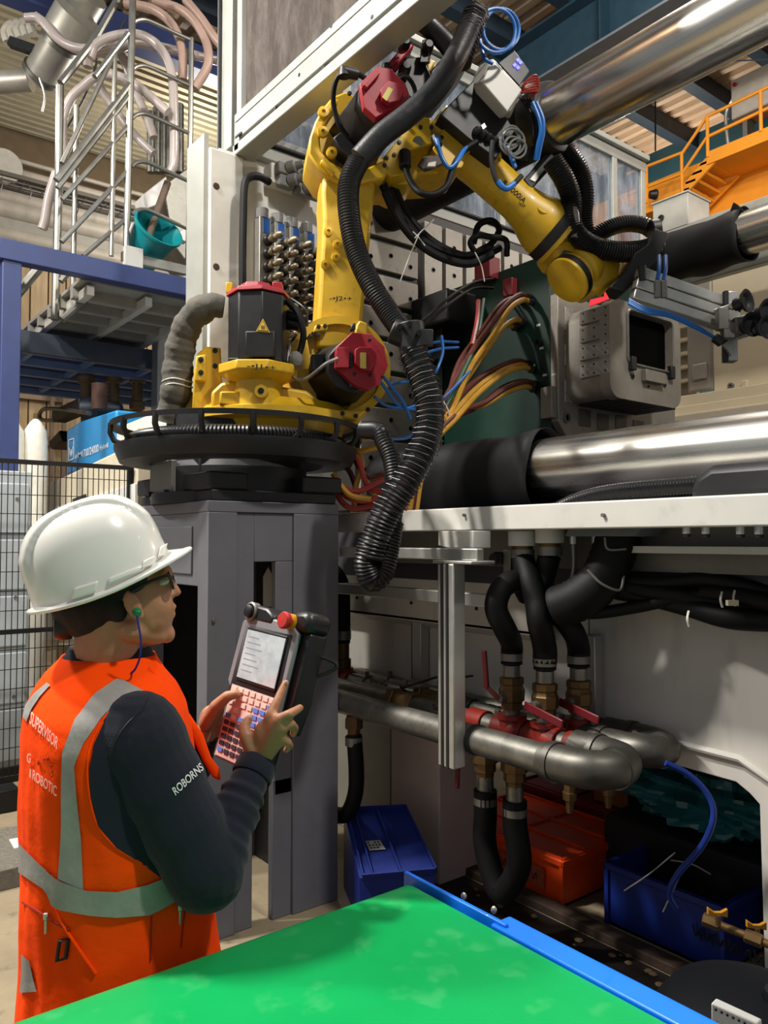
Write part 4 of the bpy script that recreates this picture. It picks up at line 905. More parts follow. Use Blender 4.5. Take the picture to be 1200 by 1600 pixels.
# ================================================================ valve bank on the end panel
vb = thing('flow_regulator_bank', 'rows of brass couplings on grey regulator columns behind the upper arm', 'valve bank', (XG, 2.5, 2.6))
BLB = M('blue_glass_scale', '2a5ea8', .3)
cols = [(405, 345), (428, 353), (451, 360), (474, 368)]
for i, (px, py) in enumerate(cols):
    p = onX(px, py, XG); z1 = p.z
    c = MB().box((XG, p.y-.035, 2.45), (XG+.07, p.y+.045, z1)).build('regulator_column', ALU, vb, bevel=.004)
    MB().cyl((XG+.04, p.y+.0, z1), (XG+.04, p.y, z1+.06), .04, n=16).build('column_cap', M('clear_cap', '9a9a98', .2, trans=.4), c)
    MB().box((XG+.07, p.y-.01, z1-.1), (XG+.075, p.y+.035, z1-.005)).build('blue_scale', BLB, c, sm=0)
    for k in range(8):
        zz = z1-.15-.085*k
        q = V((XG+.07, p.y+.015, zz))
        MB().ell(q+V((.02, 0, 0)), V((.03, 0, 0)), V((0, .035, 0)), V((0, 0, .035)), 10, 6).build('regulator_knob', BLK, c)
        MB().lathe(q+V((.03, 0, 0)), V((1, .25, .12)), [(0, .02), (.03, .02), (.032, .03), (.05, .03), (.052, .018), (.08, .018), (.082, .024), (.1, .022), (.12, .012)], 12).build('brass_coupling', M('dull_brass', '7d725f', .45, metal=.6, var=.2), c)
gm = thing('pneumatic_manifold', 'grey cluster of socket connectors on a white box above the couplings', 'manifold', (XG, 2.5, 3.7))
a = onX(412, 262, XG); c = onX(480, 330, XG)
MB().box((XG, a.y, c.z+.07), (XG+.1, a.y+.34, a.z)).build('manifold_box', WHT, gm, bevel=.006)
GC = M('grey_connector', '6f706e', .5)
for px, py in ((440, 268), (465, 278), (442, 288), (467, 300), (488, 306)):
    p = onX(px, py, XG+.1); k = MB().cbox(p+V((.03, 0, 0)), (.06, 0, 0), (0, .11, 0), (0, 0, .075)).build('socket_body', GC, gm, bevel=.01)
    MB().lathe(p+V((.05, .02, .01)), V((1, .6, .1)), [(0, .04), (.05, .038), (.06, .026), (.11, .022), (.112, .012), (.1, .01)], 14).build('socket_nose', GC, k)
bp_ = MB().tube([onX(420, 284, XG+.1), onX(405, 276, XG+.14), onX(390, 277, XG+.15), onX(382, 290, XG+.15), onX(380, 340, XG+.15), onX(379, 400, XG+.15), onX(379, 470, XG+.15)], .024, 10)
tag(bp_.build('bent_pipe', RUB), 'bent black pipe running down the white panel beside the couplings', 'pipe')
# ================================================================ water manifold
ZP = .915
wm = thing('water_manifold', 'galvanised cooling-water pipes with brass valves and red fittings under the machine', 'pipework', (-2.4, 2.4, .8))
PY_ = [2.2, 2.42, 2.58, 2.70]; PR = [.056, .046, .042, .038]
xend = [-1.86, -1.90, -1.95, -1.95]
pipes = []
for Y, r, xe in zip(PY_, PR, xend):
    pipes.append(MB().cyl((-3.75, Y, ZP), (xe, Y, ZP), r, n=28).build('pipe', GALV, wm))
xm = onY(745, 1150, 2.2).x
MB().cyl((xm-.012, 2.2, ZP), (xm+.012, 2.2, ZP), .060, n=28).build('weld_seam', DKG, pipes[0])
CAST = M('cast_elbow_iron', '605e58', .45, metal=.8, var=.25, vs=8, dirt=.3)
MB().cyl((-1.66, 2.295, ZP), (-1.662, 2.318, ZP), .072, n=28).build('elbow_seam', CAST, wm); MB().cyl((-1.70, 2.63, ZP), (-1.70, 2.65, ZP), .066, n=28).build('elbow_seam', CAST, wm)
MB().tube([(-1.88, 2.2, ZP), (-1.80, 2.2, ZP), (-1.70, 2.225, ZP), (-1.655, 2.31, ZP), (-1.70, 2.395, ZP), (-1.80, 2.42, ZP), (-1.92, 2.42, ZP)], .066, 24, k=5).build('return_elbow', CAST, wm)
for x, y in ((-1.84, 2.2), (-1.82, 2.42)): MB().cyl((x-.012, y, ZP), (x+.012, y, ZP), .072, n=28).build('elbow_seam', CAST, wm)
MB().tube([(-1.98, 2.56, ZP), (-1.86, 2.56, ZP), (-1.74, 2.57, ZP), (-1.69, 2.64, ZP), (-1.76, 2.71, ZP), (-1.9, 2.72, ZP), (-2.0, 2.72, ZP)], .060, 24, k=5).build('return_elbow', CAST, wm)
for x, y in ((-1.9, 2.56), (-1.88, 2.72)): MB().cyl((x-.012, y, ZP), (x+.012, y, ZP), .066, n=28).build('elbow_seam', CAST, wm)
MB().cyl((-2.06, 2.72, ZP), (-1.99, 2.72, ZP), .05, n=20).build('rubber_joint', BLK, wm)
VRED = M('red_fitting_paint', '7d1d10', .45, var=.15)
def nut(p, d, r, L, nm, mat, par=None, n=6): return MB().lathe(p, d, [(0, r*.9), (L*.1, r), (L*.9, r), (L, r*.9)], n).build(nm, mat, par or wm, sm=0)
# unions and couplings on the pipes
for px, i in ((630, 1), (672, 2)):
    X = onY(px, 1095, PY_[i]).x
    k = MB().cyl((X-.08, PY_[i], ZP), (X+.08, PY_[i], ZP), PR[i]*1.12, n=20).build('union_body', BRS, wm)
    nut((X-.09, PY_[i], ZP), (1, 0, 0), PR[i]*1.4, .05, 'union_nut', BRS, k); nut((X+.05, PY_[i], ZP), (1, 0, 0), PR[i]*1.4, .05, 'union_nut', BRS, k)
for px, i, m_, L in ((542, 2, VRED, .05), (528, 2, VRED, .05), (725, 2, BLK, .03), (748, 1, VRED, .05), (975, 2, VRED, .05), (905, 1, VRED, .05), (710, 3, BLK, .03), (735, 2, BLK, .03)):
    X = onY(px, 1100, PY_[i]).x; MB().cyl((X-L, PY_[i], ZP), (X+L, PY_[i], ZP), PR[i]*1.25, n=22).build('pipe_coupling', m_, wm, bevel=.004)
for px, i in ((576, 2), (612, 3), (780, 1), (636, 2), (880, 2), (855, 3), (930, 2)):
    X = onY(px, 1090, PY_[i]).x
    MB().tube([V((X, PY_[i]+PR[i]*1.06*math.cos(a), ZP+PR[i]*1.06*math.sin(a))) for a in [2*PI*k/14 for k in range(14)]], .006, 6, closed=True, k=2).build('pipe_strap', STL, wm)
    nut((X, PY_[i]-.01, ZP+PR[i]*1.0), (0, 0, 1), .014, .03, 'strap_nut', STL)
# hand-written pipe names
t3_ = bvh(pipes[2]); t2_ = bvh(pipes[1])
pxtext('Entrada', t3_, (740, 1096), (784, 1109), (739, 1086), 'pipe_lettering', MK, wm)
pxtext('Entrada', t3_, (578, 1066), (606, 1073), (578, 1058), 'pipe_lettering', MK, wm)
pxtext('Saida', t2_, (676, 1108), (702, 1116), (676, 1100), 'pipe_lettering', MK, wm)
# upright valve assemblies
LEV = M('red_lever_grip', '5e0f18', .45)
def riser(px, i, lever, lab, up=1, zt=1.2):
    Y = PY_[i]; X = onY(px, 1140, Y).x; r = .05
    tee = MB().lathe((X, Y, ZP-.06*up), (0, 0, up), [(0, .06), (.04, .068), (.07, .06), (.11, .052), (.112, .062), (.13, .06)], 20).build('tee_fitting', VRED if up > 0 else GALV, wm)
    MB().cyl((X-.08, Y, ZP), (X+.08, Y, ZP), PR[i]*1.3, n=22).build('tee_collar', VRED if up > 0 else GALV, tee, bevel=.004)
    z = ZP+.06*up
    MB().cyl((X, Y, z), (X, Y, z+.04*up), .036, n=18).build('nipple', GALV, wm)
    v = MB().lathe((X, Y, z+.03*up), (0, 0, up), [(0, .042), (.03, .044), (.035, .052), (.08, .054), (.085, .05), (.1, .046), (.105, .05), (.13, .05), (.135, .038)], 8).build('valve_body', BRS, wm, sm=30)
    MB().cyl((X, Y, z+.16*up), (X, Y, z+.21*up), .036, n=18).build('hose_nipple', GALV, wm)
    MB().cyl((X, Y, z+.215*up), (X, Y, z+.225*up), .045, n=20).build('hose_ring', RUB, wm)
    MB().cyl((X, Y, z+.23*up), (X, Y, z+.26*up), .047, n=22).build('hose_clamp', STL, wm)
    hx = V((X, Y-.055, z+.08*up)); MB().cyl(hx+V((0, .03, 0)), hx-V((0, .02, 0)), .018, n=12).build('valve_stem', STL, v)
    hx = hx-V((0, .02, 0))
    if lever == 'up':
        MB().bar(hx, hx+V((-.06, -.01, .04)), .022, .005, (0, 1, 0)).build('valve_lever', LEV, v, sm=0)
        MB().bar(hx+V((-.06, -.01, .035)), hx+V((-.075, -.01, .19)), .024, .012, (0, 1, 0)).build('lever_grip', LEV, v, bevel=.004)
    elif lever == 'flat':
        MB().bar(hx+V((-.03, -.01, .0)), hx+V((.19, -.05, -.03)), .010, .034, (0, 0, 1)).build('lever_grip', LEV, v, bevel=.004)
    return V((X, Y, z+.24*up))
h1 = riser(800, 1, 'up', ''); h2 = riser(852, 1, 'flat', ''); h3 = riser(905, 2, 'flat', '')
def wt(pts, r, name, mat, par, n=14): return MB().tube(pts, r, n, k=7).build(name, mat, par)
HT = 1.58
top1 = onY(816, 872, 2.42); top2 = onY(859, 868, 2.46)
wt([h1, h1+V((0, .0, .06)), at(790, 985, 3.1), at(775, 950, 3.08), at(785, 918, 3.1), at(810, 908, 3.15), at(825, 930, 3.2)], .046, 'riser_hose', RUB, wm)
wt([h2, h2+V((0, 0, .06)), at(843, 975, 3.05), at(838, 940, 3.08), at(826, 905, 3.12), top1], .048, 'riser_hose', RUB, wm)
wt([h3, h3+V((0, 0, .05)), at(897, 990, 3.12), at(878, 966, 3.12), at(852, 952, 3.12), at(842, 930, 3.14), at(850, 900, 3.16), top2], .046, 'riser_hose', RUB, wm)
for tp in (top1, top2):
    MB().cyl(tp+V((0, 0, -.0)), tp+V((0, 0, .035)), .05, n=20).build('hose_clamp', STL, wm)
    MB().cyl(tp+V((0, 0, .035)), tp+V((0, 0, .05)), .044, n=20).build('hose_nipple', BRS, wm)
    MB().cyl(tp+V((0, 0, .05)), tp+V((0, 0, .11)), .058, n=20).build('inlet_socket', WHT, wm)
# drop legs below the pipes with the black U hose
def drop(px, i):
    Y = PY_[i]; X = onY(px, 1200, Y).x
    MB().cyl((X, Y, ZP-.05), (X, Y, ZP-.11), .036, n=16).build('drop_nipple', BRS, wm)
    v = MB().lathe((X, Y, ZP-.09), (0, 0, -1), [(0, .04), (.02, .056), (.07, .058), (.075, .046), (.11, .046), (.115, .038), (.14, .036)], 8).build('valve_body', BRS, wm, sm=30)
    MB().cyl((X, Y, ZP-.22), (X, Y, ZP-.29), .036, n=16).build('hose_nipple', GALV, wm)
    MB().cyl((X, Y, ZP-.31), (X, Y, ZP-.34), .05, n=20).build('hose_clamp', STL, wm)
    return V((X, Y, ZP-.28)), v
d1, v1 = drop(758, 1); d2, v2 = drop(804, 1)
lo_ = at(762, 1330, prj(d1)[2]); 
wt([d1, d1+V((0, 0, -.1)), d1+V((-.0, 0, -.24)), (d1+d2)/2+V((0, 0, -.40)), d2+V((.02, 0, -.26)), d2+V((0, 0, -.1)), d2], .050, 'drop_hose', RUB, wm, 16)
hx = d1+V((-.02, -.07, .2)); MB().bar(hx, hx+V((-.06, -.01, -.03)), .02, .005, (0, 1, 0)).build('valve_lever', LEV, v1, sm=0); MB().bar(hx+V((-.06, -.01, -.02)), hx+V((-.07, -.01, -.2)), .022, .012, (0, 1, 0)).build('lever_grip', LEV, v1, bevel=.004)
for px, py, Y in ((890, 1212, 2.42), (950, 1205, 2.58)):
    p = onY(px, py, Y); MB().lathe(p+V((0, 0, .06)), (0, 0, -1), [(0, .02), (.03, .03), (.08, .03), (.082, .022), (.12, .022), (.122, .028), (.15, .026), (.155, .018), (.2, .012)], 10).build('drain_fitting', BRS, wm, sm=30)
# left side: inlet from above, drop fitting with bent hose
p = onY(535, 1000, 2.58); 
MB().lathe((p.x, 2.58, ZP+.03), (0, 0, 1), [(0, .05), (.08, .05), (.082, .04), (.2, .04)], 18).build('inlet_fitting', BRS, wm)
MB().cyl((p.x, 2.58, ZP), (p.x, 2.58, ZP+.06), .062, n=20).build('tee_fitting', VRED, wm)
MB().cyl((p.x, 2.58, ZP+.22), (p.x, 2.58, ZP+.27), .05, n=20).build('hose_clamp', STL, wm)
wt([(p.x, 2.58, ZP+.2), (p.x, 2.58, ZP+.4), (p.x+.02, 2.55, ZP+.55), (p.x-.04, 2.5, ZP+.65)], .046, 'inlet_hose', RUB, wm)
p = onY(553, 1130, 2.2); X = p.x
MB().lathe((X, 2.2, ZP-.05), (0, 0, -1), [(0, .035), (.02, .042), (.06, .042), (.062, .03), (.1, .03)], 10).build('drop_fitting', BRS, wm, sm=30)
MB().cyl((X, 2.2, ZP-.15), (X, 2.2, ZP-.19), .042, n=20).build('hose_clamp', STL, wm)
wt([(X, 2.2, ZP-.14), (X+.02, 2.2, ZP-.3), (X+.01, 2.2, ZP-.42), (X-.06, 2.2, ZP-.53), (X-.2, 2.2, ZP-.57)], .038, 'drop_hose', RUB, wm)
# levers reaching over the pipes near the post
for px, py, ex, ey, i in ((628, 1075, 682, 1058, 2), (690, 1062, 738, 1056, 3)):
    a, c = onY(px, py, PY_[i]-.05), onY(ex, ey, PY_[i]-.05); k = MB().lathe(a-V((0, 0, .05)), (0, 0, 1), [(0, .02), (.04, .022), (.05, .012), (.06, .012)], 10).build('valve_stem', DKG, wm); MB().bar(a, c, .018, .01).build('valve_lever', DKG, k, bevel=.003)
# ================================================================ hanging post and bracket (machine parts)
Yh = 2.12
a = onY(692, 880, Yh); c = onY(717, 880, Yh); zb3 = onY(700, 1196, Yh).z
hp = MB().box((a.x, Yh-.03, zb3), (c.x, Yh+.035, a.z)).build('hanging_post', ALU, mc, bevel=.006)
w3 = c.x-a.x
for k in (.3, .62): MB().box((a.x+w3*k-.006, Yh-.034, zb3), (a.x+w3*k+.006, Yh-.028, a.z)).build('post_groove', DKG, hp, sm=0)
MB().box((a.x-.03, Yh-.03, a.z), (c.x+.1, Yh+.1, a.z+.012)).build('post_flange', ALU, hp, bevel=.003)
MB().box((onY(530, 868, 2.16).x, 2.16, a.z+.012), (onY(745, 868, 2.16).x, 2.2, a.z+.06)).build('support_rail', ALU, mc, bevel=.005)
q0 = onY(690, 830, 2.22); q1 = onY(745, 830, 2.22)
MB().prism([(q0.x, 2.2, q0.z), (q1.x, 2.2, q0.z), (q1.x, 2.2, a.z+.06), (q0.x+.06, 2.2, a.z+.06), (q0.x, 2.2, q0.z-.06)], (0, .1, 0)).build('rail_bracket', WHT, mc, bevel=.004)
# small fittings under the plate at the right
for px in (1073, 1103, 1157, 1186):
    p = onY(px, 822, 2.33); k = MB().cyl(p, p-V((0, 0, .025)), .014, n=10).build('hose_barb', ALU, mc); MB().cyl(p-V((0, 0, .025)), p-V((0, 0, .035)), .012, n=10).build('barb_plug', BLK, k)
# regulator and small valve under the bracket
p = onY(783, 873, 2.4); g = MB().lathe(p, (0, -1, 0), [(0, .03), (.03, .03), (.032, .024), (.05, .022)], 16).build('pressure_gauge', DKG, mc); MB().box((p.x+.03, 2.38, p.z-.06), (p.x+.07, 2.42, p.z+.04)).build('gauge_block', STL, g, bevel=.004)
for px, py in ((896, 850), (931, 850)):
    p = onY(px, py, 2.5); k = MB().cyl(p+V((0, 0, .06)), p, .016, n=10).build('drop_tube', ALU, mc); MB().tube([p, p+V((.0, 0, -.1)), p+V((-.03, 0, -.2))], .01, 8).build('drop_tube_tail', STL, k)
MB().prism([onY(x, y, 2.42) for x, y in ((890, 822), (1005, 822), (990, 838), (882, 838))], (0, .15, 0)).build('duct_flange', M('grey_flange', '5d6368', .5), mc, bevel=.003)
# black ducts and cables below the bed
hk = thing('hydraulic_hose_bundle', 'thick black hoses and ducts slung below the white bed plate', 'hoses', (-1.6, 2.6, 1.3))
MB().corr([at(968, 832, 2.98), at(958, 865, 2.98), at(940, 905, 2.98), at(905, 935, 3.0), at(870, 950, 3.05)], .085, .03, .04, 20).build('thick_duct', RUB, hk)
for pts, r in (([(860, 950, 3.05), (920, 958, 3.0), (985, 950, 2.95), (1060, 935, 2.85), (1130, 928, 2.75), (1230, 940, 2.6), (1420, 948, 2.2)], .024), ([(960, 920, 3.0), (1010, 930, 2.95), (1070, 945, 2.85), (1140, 965, 2.7), (1230, 970, 2.6), (1420, 978, 2.2)], .040), ([(955, 905, 3.0), (1030, 910, 2.9), (1100, 905, 2.8), (1160, 915, 2.7), (1230, 930, 2.6), (1420, 938, 2.2)], .026), ([(1100, 925, 2.8), (1150, 930, 2.7), (1230, 945, 2.55), (1420, 953, 2.2)], .03), ([(930, 890, 3.05), (990, 918, 2.95), (1060, 930, 2.85), (1130, 945, 2.75), (1230, 955, 2.6), (1420, 963, 2.2)], .03)):
    MB().tube([at(*p) for p in pts], r, 12).build('hose', RUB, hk)
for px, py in ((1128, 925), (1148, 923), (1076, 955)):
    MB().tube([at(px, py, 2.66), at(px-2, py+12, 2.64), at(px+1, py+24, 2.64)], .004, 5).build('hose_tie', ZT, hk)
MB().cbox(at(1144, 942, 2.6), RT*.035, FH*.02, ZV*.018).build('tie_label', CREAM, hk, sm=0)
MB().tube([at(945, 840, 2.88), at(950, 858, 2.87), at(978, 858, 2.87)], .005, 6).build('duct_wire', STL, hk); MB().tube([at(918, 890, 2.9), at(940, 912, 2.88), at(968, 922, 2.88), at(975, 900, 2.9)], .005, 6).build('duct_wire', STL, hk)
# ================================================================ conveyor in the foreground
ZC = .98
cv = thing('belt_conveyor', 'green belt conveyor with bright blue side rail in the foreground', 'conveyor', (-.45, .6, 0))
BY0, BY1, BX0, BX1 = .12, 1.065, -1.315, .45
R_ = .045
prof = [(BX1, ZC)]
for i in range(9):
    a = PI/2+PI*i/8; prof.append((BX0+R_+R_*math.cos(a), ZC-R_+R_*math.sin(a)))
prof.append((BX1, ZC-2*R_))
b = MB(); n = len(prof)
b.prism([V((x, BY0, z)) for x, z in prof], (0, BY1-BY0, 0))
GB = M('green_belt', '00924a', .36, var=.09, vs=2.5, spec=.45, hex2=None, bump=.06, bs=3)
nt = GB.node_tree; bs_ = nt.nodes['Principled BSDF']
# worn, faded patches and small scuffs
tc = nt.nodes.new('ShaderNodeTexCoord'); nz = nt.nodes.new('ShaderNodeTexNoise'); nz.inputs['Scale'].default_value = 17; nz.inputs['Detail'].default_value = 4
nt.links.new(tc.outputs['Object'], nz.inputs[0]); rp = nt.nodes.new('ShaderNodeValToRGB'); rp.color_ramp.elements[0].position = .58; rp.color_ramp.elements[1].position = .70
rp.color_ramp.elements[0].color = (0, 0, 0, 1); rp.color_ramp.elements[1].color = (.2, .2, .2, 1)
old = bs_.inputs['Base Color'].links[0].from_socket; mx = nt.nodes.new('ShaderNodeMixRGB'); mx.inputs[2].default_value = (*rgb('5cae74'), 1)
nt.links.new(nz.outputs[0], rp.inputs[0]); nt.links.new(rp.outputs[0], mx.inputs[0]); nt.links.new(old, mx.inputs[1]); nt.links.new(mx.outputs[0], bs_.inputs['Base Color'])
b.build('belt', GB, cv, sm=25)
for X in (BX0+R_, BX1-R_): MB().cyl((X, BY0-.02, ZC-R_), (X, BY1+.02, ZC-R_), R_-.006, n=24).build('end_roller', STL, cv)
MB().box((BX0+.1, BY0+.03, ZC-.2), (BX1-.1, BY1-.03, ZC-.1)).build('frame_bed', DKG, cv, bevel=.004)
BLR = M('bright_blue_rail', '0a6ee8', .35, var=.05, coat=.2)
# far (machine-side) blue rail: thin upright lip, then a wide flat cap
MB().box((BX0+.0, BY1+.012, ZC-.16), (-1.02, BY1+.022, ZC+.012)).build('side_lip', BLR, cv, bevel=.002)
MB().box((-1.05, BY1+.004, ZC-.16), (BX1, BY1+.056, ZC+.006)).build('side_rail', BLR, cv, bevel=.004)
for k in range(5): MB().box((-1.26+k*.03, BY1+.0, ZC-.06), (-1.245+k*.03, BY1+.0125, ZC-.01)).build('brush_clip', DKG, cv, sm=0)
MB().box((BX0+.05, BY0-.056, ZC-.16), (BX1, BY0-.004, ZC-.02)).build('side_rail', BLR, cv, bevel=.004)
for X in (-1.1, .25):
    for Y in (BY0+.02, BY1-.06): MB().box((X, Y, 0), (X+.06, Y+.06, ZC-.15)).build('leg', BLR, cv, bevel=.004)
for X, Y in ((-1.18, BY1+.06), (-1.1, BY1+.065)): MB().ell((X, Y, ZC-.005), (.006, 0, 0), (0, .006, 0), (0, 0, .008), 8, 6).build('rail_screw', ALU, cv)
# white perforated bracket beside the rail
br_ = MB().prism([at(1111, 1567, 1.75), at(1183, 1600, 1.75), at(1190, 1680, 1.75), at(1111, 1660, 1.75)], RT*.02+FH*.02)
tag(br_.build('perforated_bracket', M('white_bracket_paint', 'bfc0ba', .5), bevel=.003), 'white metal bracket corner at the bottom right beside the blue rail', 'bracket')
for o in (bpy.data.objects['perforated_bracket'],):
    for k in range(7):
        p = at(1118+k*9, 1577+k*4.2, 1.745); MB().cyl(p, p-FH*.003, .003, n=8).build('bracket_hole', DKG, o)
# ================================================================ under and around the machine
tag(MB().box((-3.0, 1.25, 0), (.8, 2.79, .004)).build('shade_floor_mat', M('shade_black_mat', '1a1512', .55, var=.35, vs=5, dirt=.3), sm=0), 'added dark mat standing in for floor shade between conveyor and machine', 'mat')  # sheet added where the floor lies in shade, darkness put in its colour
# floor sill
sl = MB().box((-3.3, 2.80, 0), (-.4, 2.88, .04)); tag(sl.build('timber_sill', M('dirty_timber', '3f3126', .8, var=.4, vs=10, bump=.5, bs=30), bevel=.005), 'dirty brown sill along the floor in front of the crates', 'sill')
rubm = M('rubble_brown', '6b573c', .9, var=.4)
rub_ = MB()
for k in range(16):
    X = random.uniform(-2.95, -1.7); s_ = random.uniform(.006, .02); c = V((X, random.uniform(2.68, 2.79), s_*.5))
    rub_.ell(c, (s_, s_*.4, 0), (-s_*.3, s_*.8, 0), (0, 0, s_*.5), 6, 4)
tag(rub_.build('loose_debris', rubm, sm=0), 'scattered brown debris on the dark floor along the sill', 'debris', kind='stuff')
def crate(name, label, lo, hi, mat, ribs, cat='crate', t=.012, lid=True, group=None):
    r = thing(name, label, cat, ((lo[0]+hi[0])/2, (lo[1]+hi[1])/2, lo[2]), group)
    x0, y0, z0 = lo; x1, y1, z1 = hi
    MB().box((x0, y0, z0), (x1, y1, z0+t)).build('base', mat, r, sm=0)
    MB().box((x0, y0, z0), (x1, y0+t, z1)).build('front_wall', mat, r, sm=0); MB().box((x0, y1-t, z0), (x1, y1, z1)).build('rear_wall', mat, r, sm=0)
    MB().box((x0, y0, z0), (x0+t, y1, z1)).build('end_wall', mat, r, sm=0); MB().box((x1-t, y0, z0), (x1, y1, z1)).build('end_wall', mat, r, sm=0)
    for a, c in (((x0-.012, y0-.014, z1-.03), (x1+.012, y0+.0, z1)), ((x1, y0-.014, z1-.03), (x1+.014, y1+.012, z1)), ((x0-.014, y0-.014, z1-.03), (x0, y1+.012, z1))): MB().box(a, c).build('rim', mat, r, bevel=.004)
    for k in range(ribs+1):
        X = x0+(x1-x0)*k/ribs; MB().box((X-.01, y0-.012, z0), (X+.01, y0, z1-.03)).build('rib', mat, r, sm=0)
    if lid:
        MB().box((x0, y0, z1-.012), (x1, y1, z1-.002)).build('lid', mat, r, sm=0)
        for k in range(ribs+1):
            X = x0+(x1-x0)*k/ribs; MB().box((X-.008, y0, z1-.002), (X+.008, y1, z1+.008)).build('lid_rib', mat, r, sm=0)
        for k in range(4):
            Y = y0+(y1-y0)*k/3; MB().box((x0, Y-.006, z1-.002), (x1, Y+.006, z1+.008)).build('lid_rib', mat, r, sm=0)
    return r
ORM = M('orange_crate_plastic', 'ee4c10', .4, var=.1)
oc = crate('orange_crate', 'orange plastic crate with ribbed lid on the floor under the pipes', (-3.2, 2.92, 0), (-2.40, 3.5, .215), ORM, 2)
lb = MB().box((-2.82, 2.905, .05), (-2.5, 2.908, .15)).build('paper_label', M('faded_label', 'a8482a', .7, var=.3, vs=30), oc, sm=0)
for k in range(5): MB().tube([(-2.78+.05*k, 2.9045, .12), (-2.765+.05*k, 2.9045, .08), (-2.75+.05*k, 2.9045, .115), (-2.74+.05*k, 2.9045, .085)], .0025, 4).build('label_scrawl', MK, lb)
DKO = M('dark_red_crate_plastic', '7a1a10', .5, var=.2)
crate('red_crate', 'dark red crate standing behind the orange crate', (-3.25, 3.56, 0), (-2.5, 4.1, .26), DKO, 2)
BLC = M('blue_crate_plastic', '0f2878', .42, var=.12)
a = onY(950, 1460, 2.96); c = onY(1075, 1470, 2.96)
bcr = crate('blue_crate', 'blue plastic crate with dark scrawl in the shadow under the machine', (a.x, 2.96, 0), (c.x+.15, 3.4, .27), BLC, 1, lid=False)
for k in range(6):
    xx = a.x+.42+.05*k; MB().tube([(xx, 2.945, .16), (xx+.01, 2.945, .12), (xx+.03, 2.945, .15), (xx+.035, 2.945, .11)], .004, 5).build('scrawl', MK, bcr)
# wooden box and pallet slats behind the pipes
WD = M('raw_pallet_wood', '9a6a38', .75, var=.25, vs=6, stretch=(.6, 6, 6), bump=.3)
pl = thing('wooden_pallet', 'raw timber pallet with an upright slat behind the orange crate', 'pallet', (-2.4, 4.2, .0))
for k in range(4): MB().box((-3.0, 4.12+.13*k, .42), (-1.75, 4.22+.13*k, .445)).build('deck_board', WD, pl, bevel=.002)
for k in range(3):
    MB().box((-2.95+.52*k, 4.12, .33), (-2.83+.52*k, 4.6, .42)).build('bearer_block', WD, pl, bevel=.002)
    MB().box((-2.95+.52*k, 4.12, 0), (-2.83+.52*k, 4.2, .33)).build('support_block', WD, pl, bevel=.002)
cb = MB().box((-2.75, 3.62, .262), (-2.53, 3.85, .45)); tag(cb.build('cardboard_box', M('worn_cardboard', '8a4f28', .8, var=.15), bevel=.003), 'small brown cardboard box resting on the dark red crate', 'box')
# teal plastic bag on a dark box
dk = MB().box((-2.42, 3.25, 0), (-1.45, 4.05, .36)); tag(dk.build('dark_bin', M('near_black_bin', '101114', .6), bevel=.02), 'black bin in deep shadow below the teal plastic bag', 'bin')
TB = M('teal_plastic_film', '2a7c84', .18, var=.2, vs=5, spec=.8, trans=.15)
def bag(u_, v_):
    a = 2*PI*u_; f = PI*v_
    r = 1+.12*math.sin(5*a+3*f)+.08*math.sin(11*a-4*f)+.06*math.sin(17*f+a*2)+.05*math.sin(29*a+7*f)
    return V((-1.96+.48*r*math.cos(a)*math.sin(f), 3.55+.30*r*math.sin(a)*math.sin(f), .50-.15*r*math.cos(f)))
o = MB().grid(bag, 72, 36, cu=True).build('plastic_bag', TB, sm=28); tag(o, 'crumpled shiny teal plastic bag in the arched opening under the machine', 'bag')
bh = MB().tube([at(1040, 1192, 2.75), at(1075, 1210, 2.74), at(1105, 1240, 2.72), at(1115, 1275, 2.7), at(1098, 1320, 2.7), at(1060, 1365, 2.72), at(1046, 1395, 2.74), at(1056, 1418, 2.75)], .011, 10)
tag(bh.build('blue_hose', M('dark_blue_hose', '102f80', .4)), 'thin dark blue air hose hanging below the pipe elbow', 'hose')
for lab_, pts in zip(('thin pale wire rising from the left corner of the blue crate', 'thin pale wire hanging beside the blue hose over the crate', 'thin pale wire running right in the dark above the crate'), ([(975, 1392, 2.9), (1015, 1365, 2.9), (1055, 1332, 2.9)], [(1036, 1425, 2.8), (1052, 1390, 2.8), (1066, 1360, 2.8)], [(1048, 1344, 2.9), (1080, 1350, 2.9), (1110, 1366, 2.9)])):
    tag(MB().tube([at(*p) for p in pts], .003, 5).build('loose_wire', STL), lab_, 'wire', 'loose wires under the machine')
# brass air line with yellow handles
al = thing('brass_air_line', 'brass pipe with two yellow butterfly taps at the right edge', 'pipe', at(1150, 1455, 2.4))
p0, p1 = at(1098, 1435, 2.42), at(1420, 1562, 2.12)
MB().cyl(p0, p1, .012, n=12).build('pipe_run', BRS, al)
d = (p1-p0).normalized()
for t_, L in ((0, .05), (.12, .05), (.22, .04), (.29, .04)): MB().lathe(p0+d*t_, d, [(0, .016), (.003, .02), (L-.003, .02), (L, .016)], 6).build('pipe_nut', BRS, al, sm=0)
YH = M('yellow_tap_handle', 'b07a1c', .45)
for px, py in ((1122, 1430), (1183, 1450)):
    c = at(px, py, 2.36); MB().prism([c+RT*x+ZV*z for x, z in ((-.03, .022), (-.01, .008), (.01, .008), (.03, .018), (.03, -.008), (.01, -.004), (-.01, -.004), (-.03, 0))], FH*.012).build('butterfly_handle', YH, al, bevel=.002); MB().cyl(c-ZV*.03, c, .008, n=8).build('tap_stem', BRS, al)
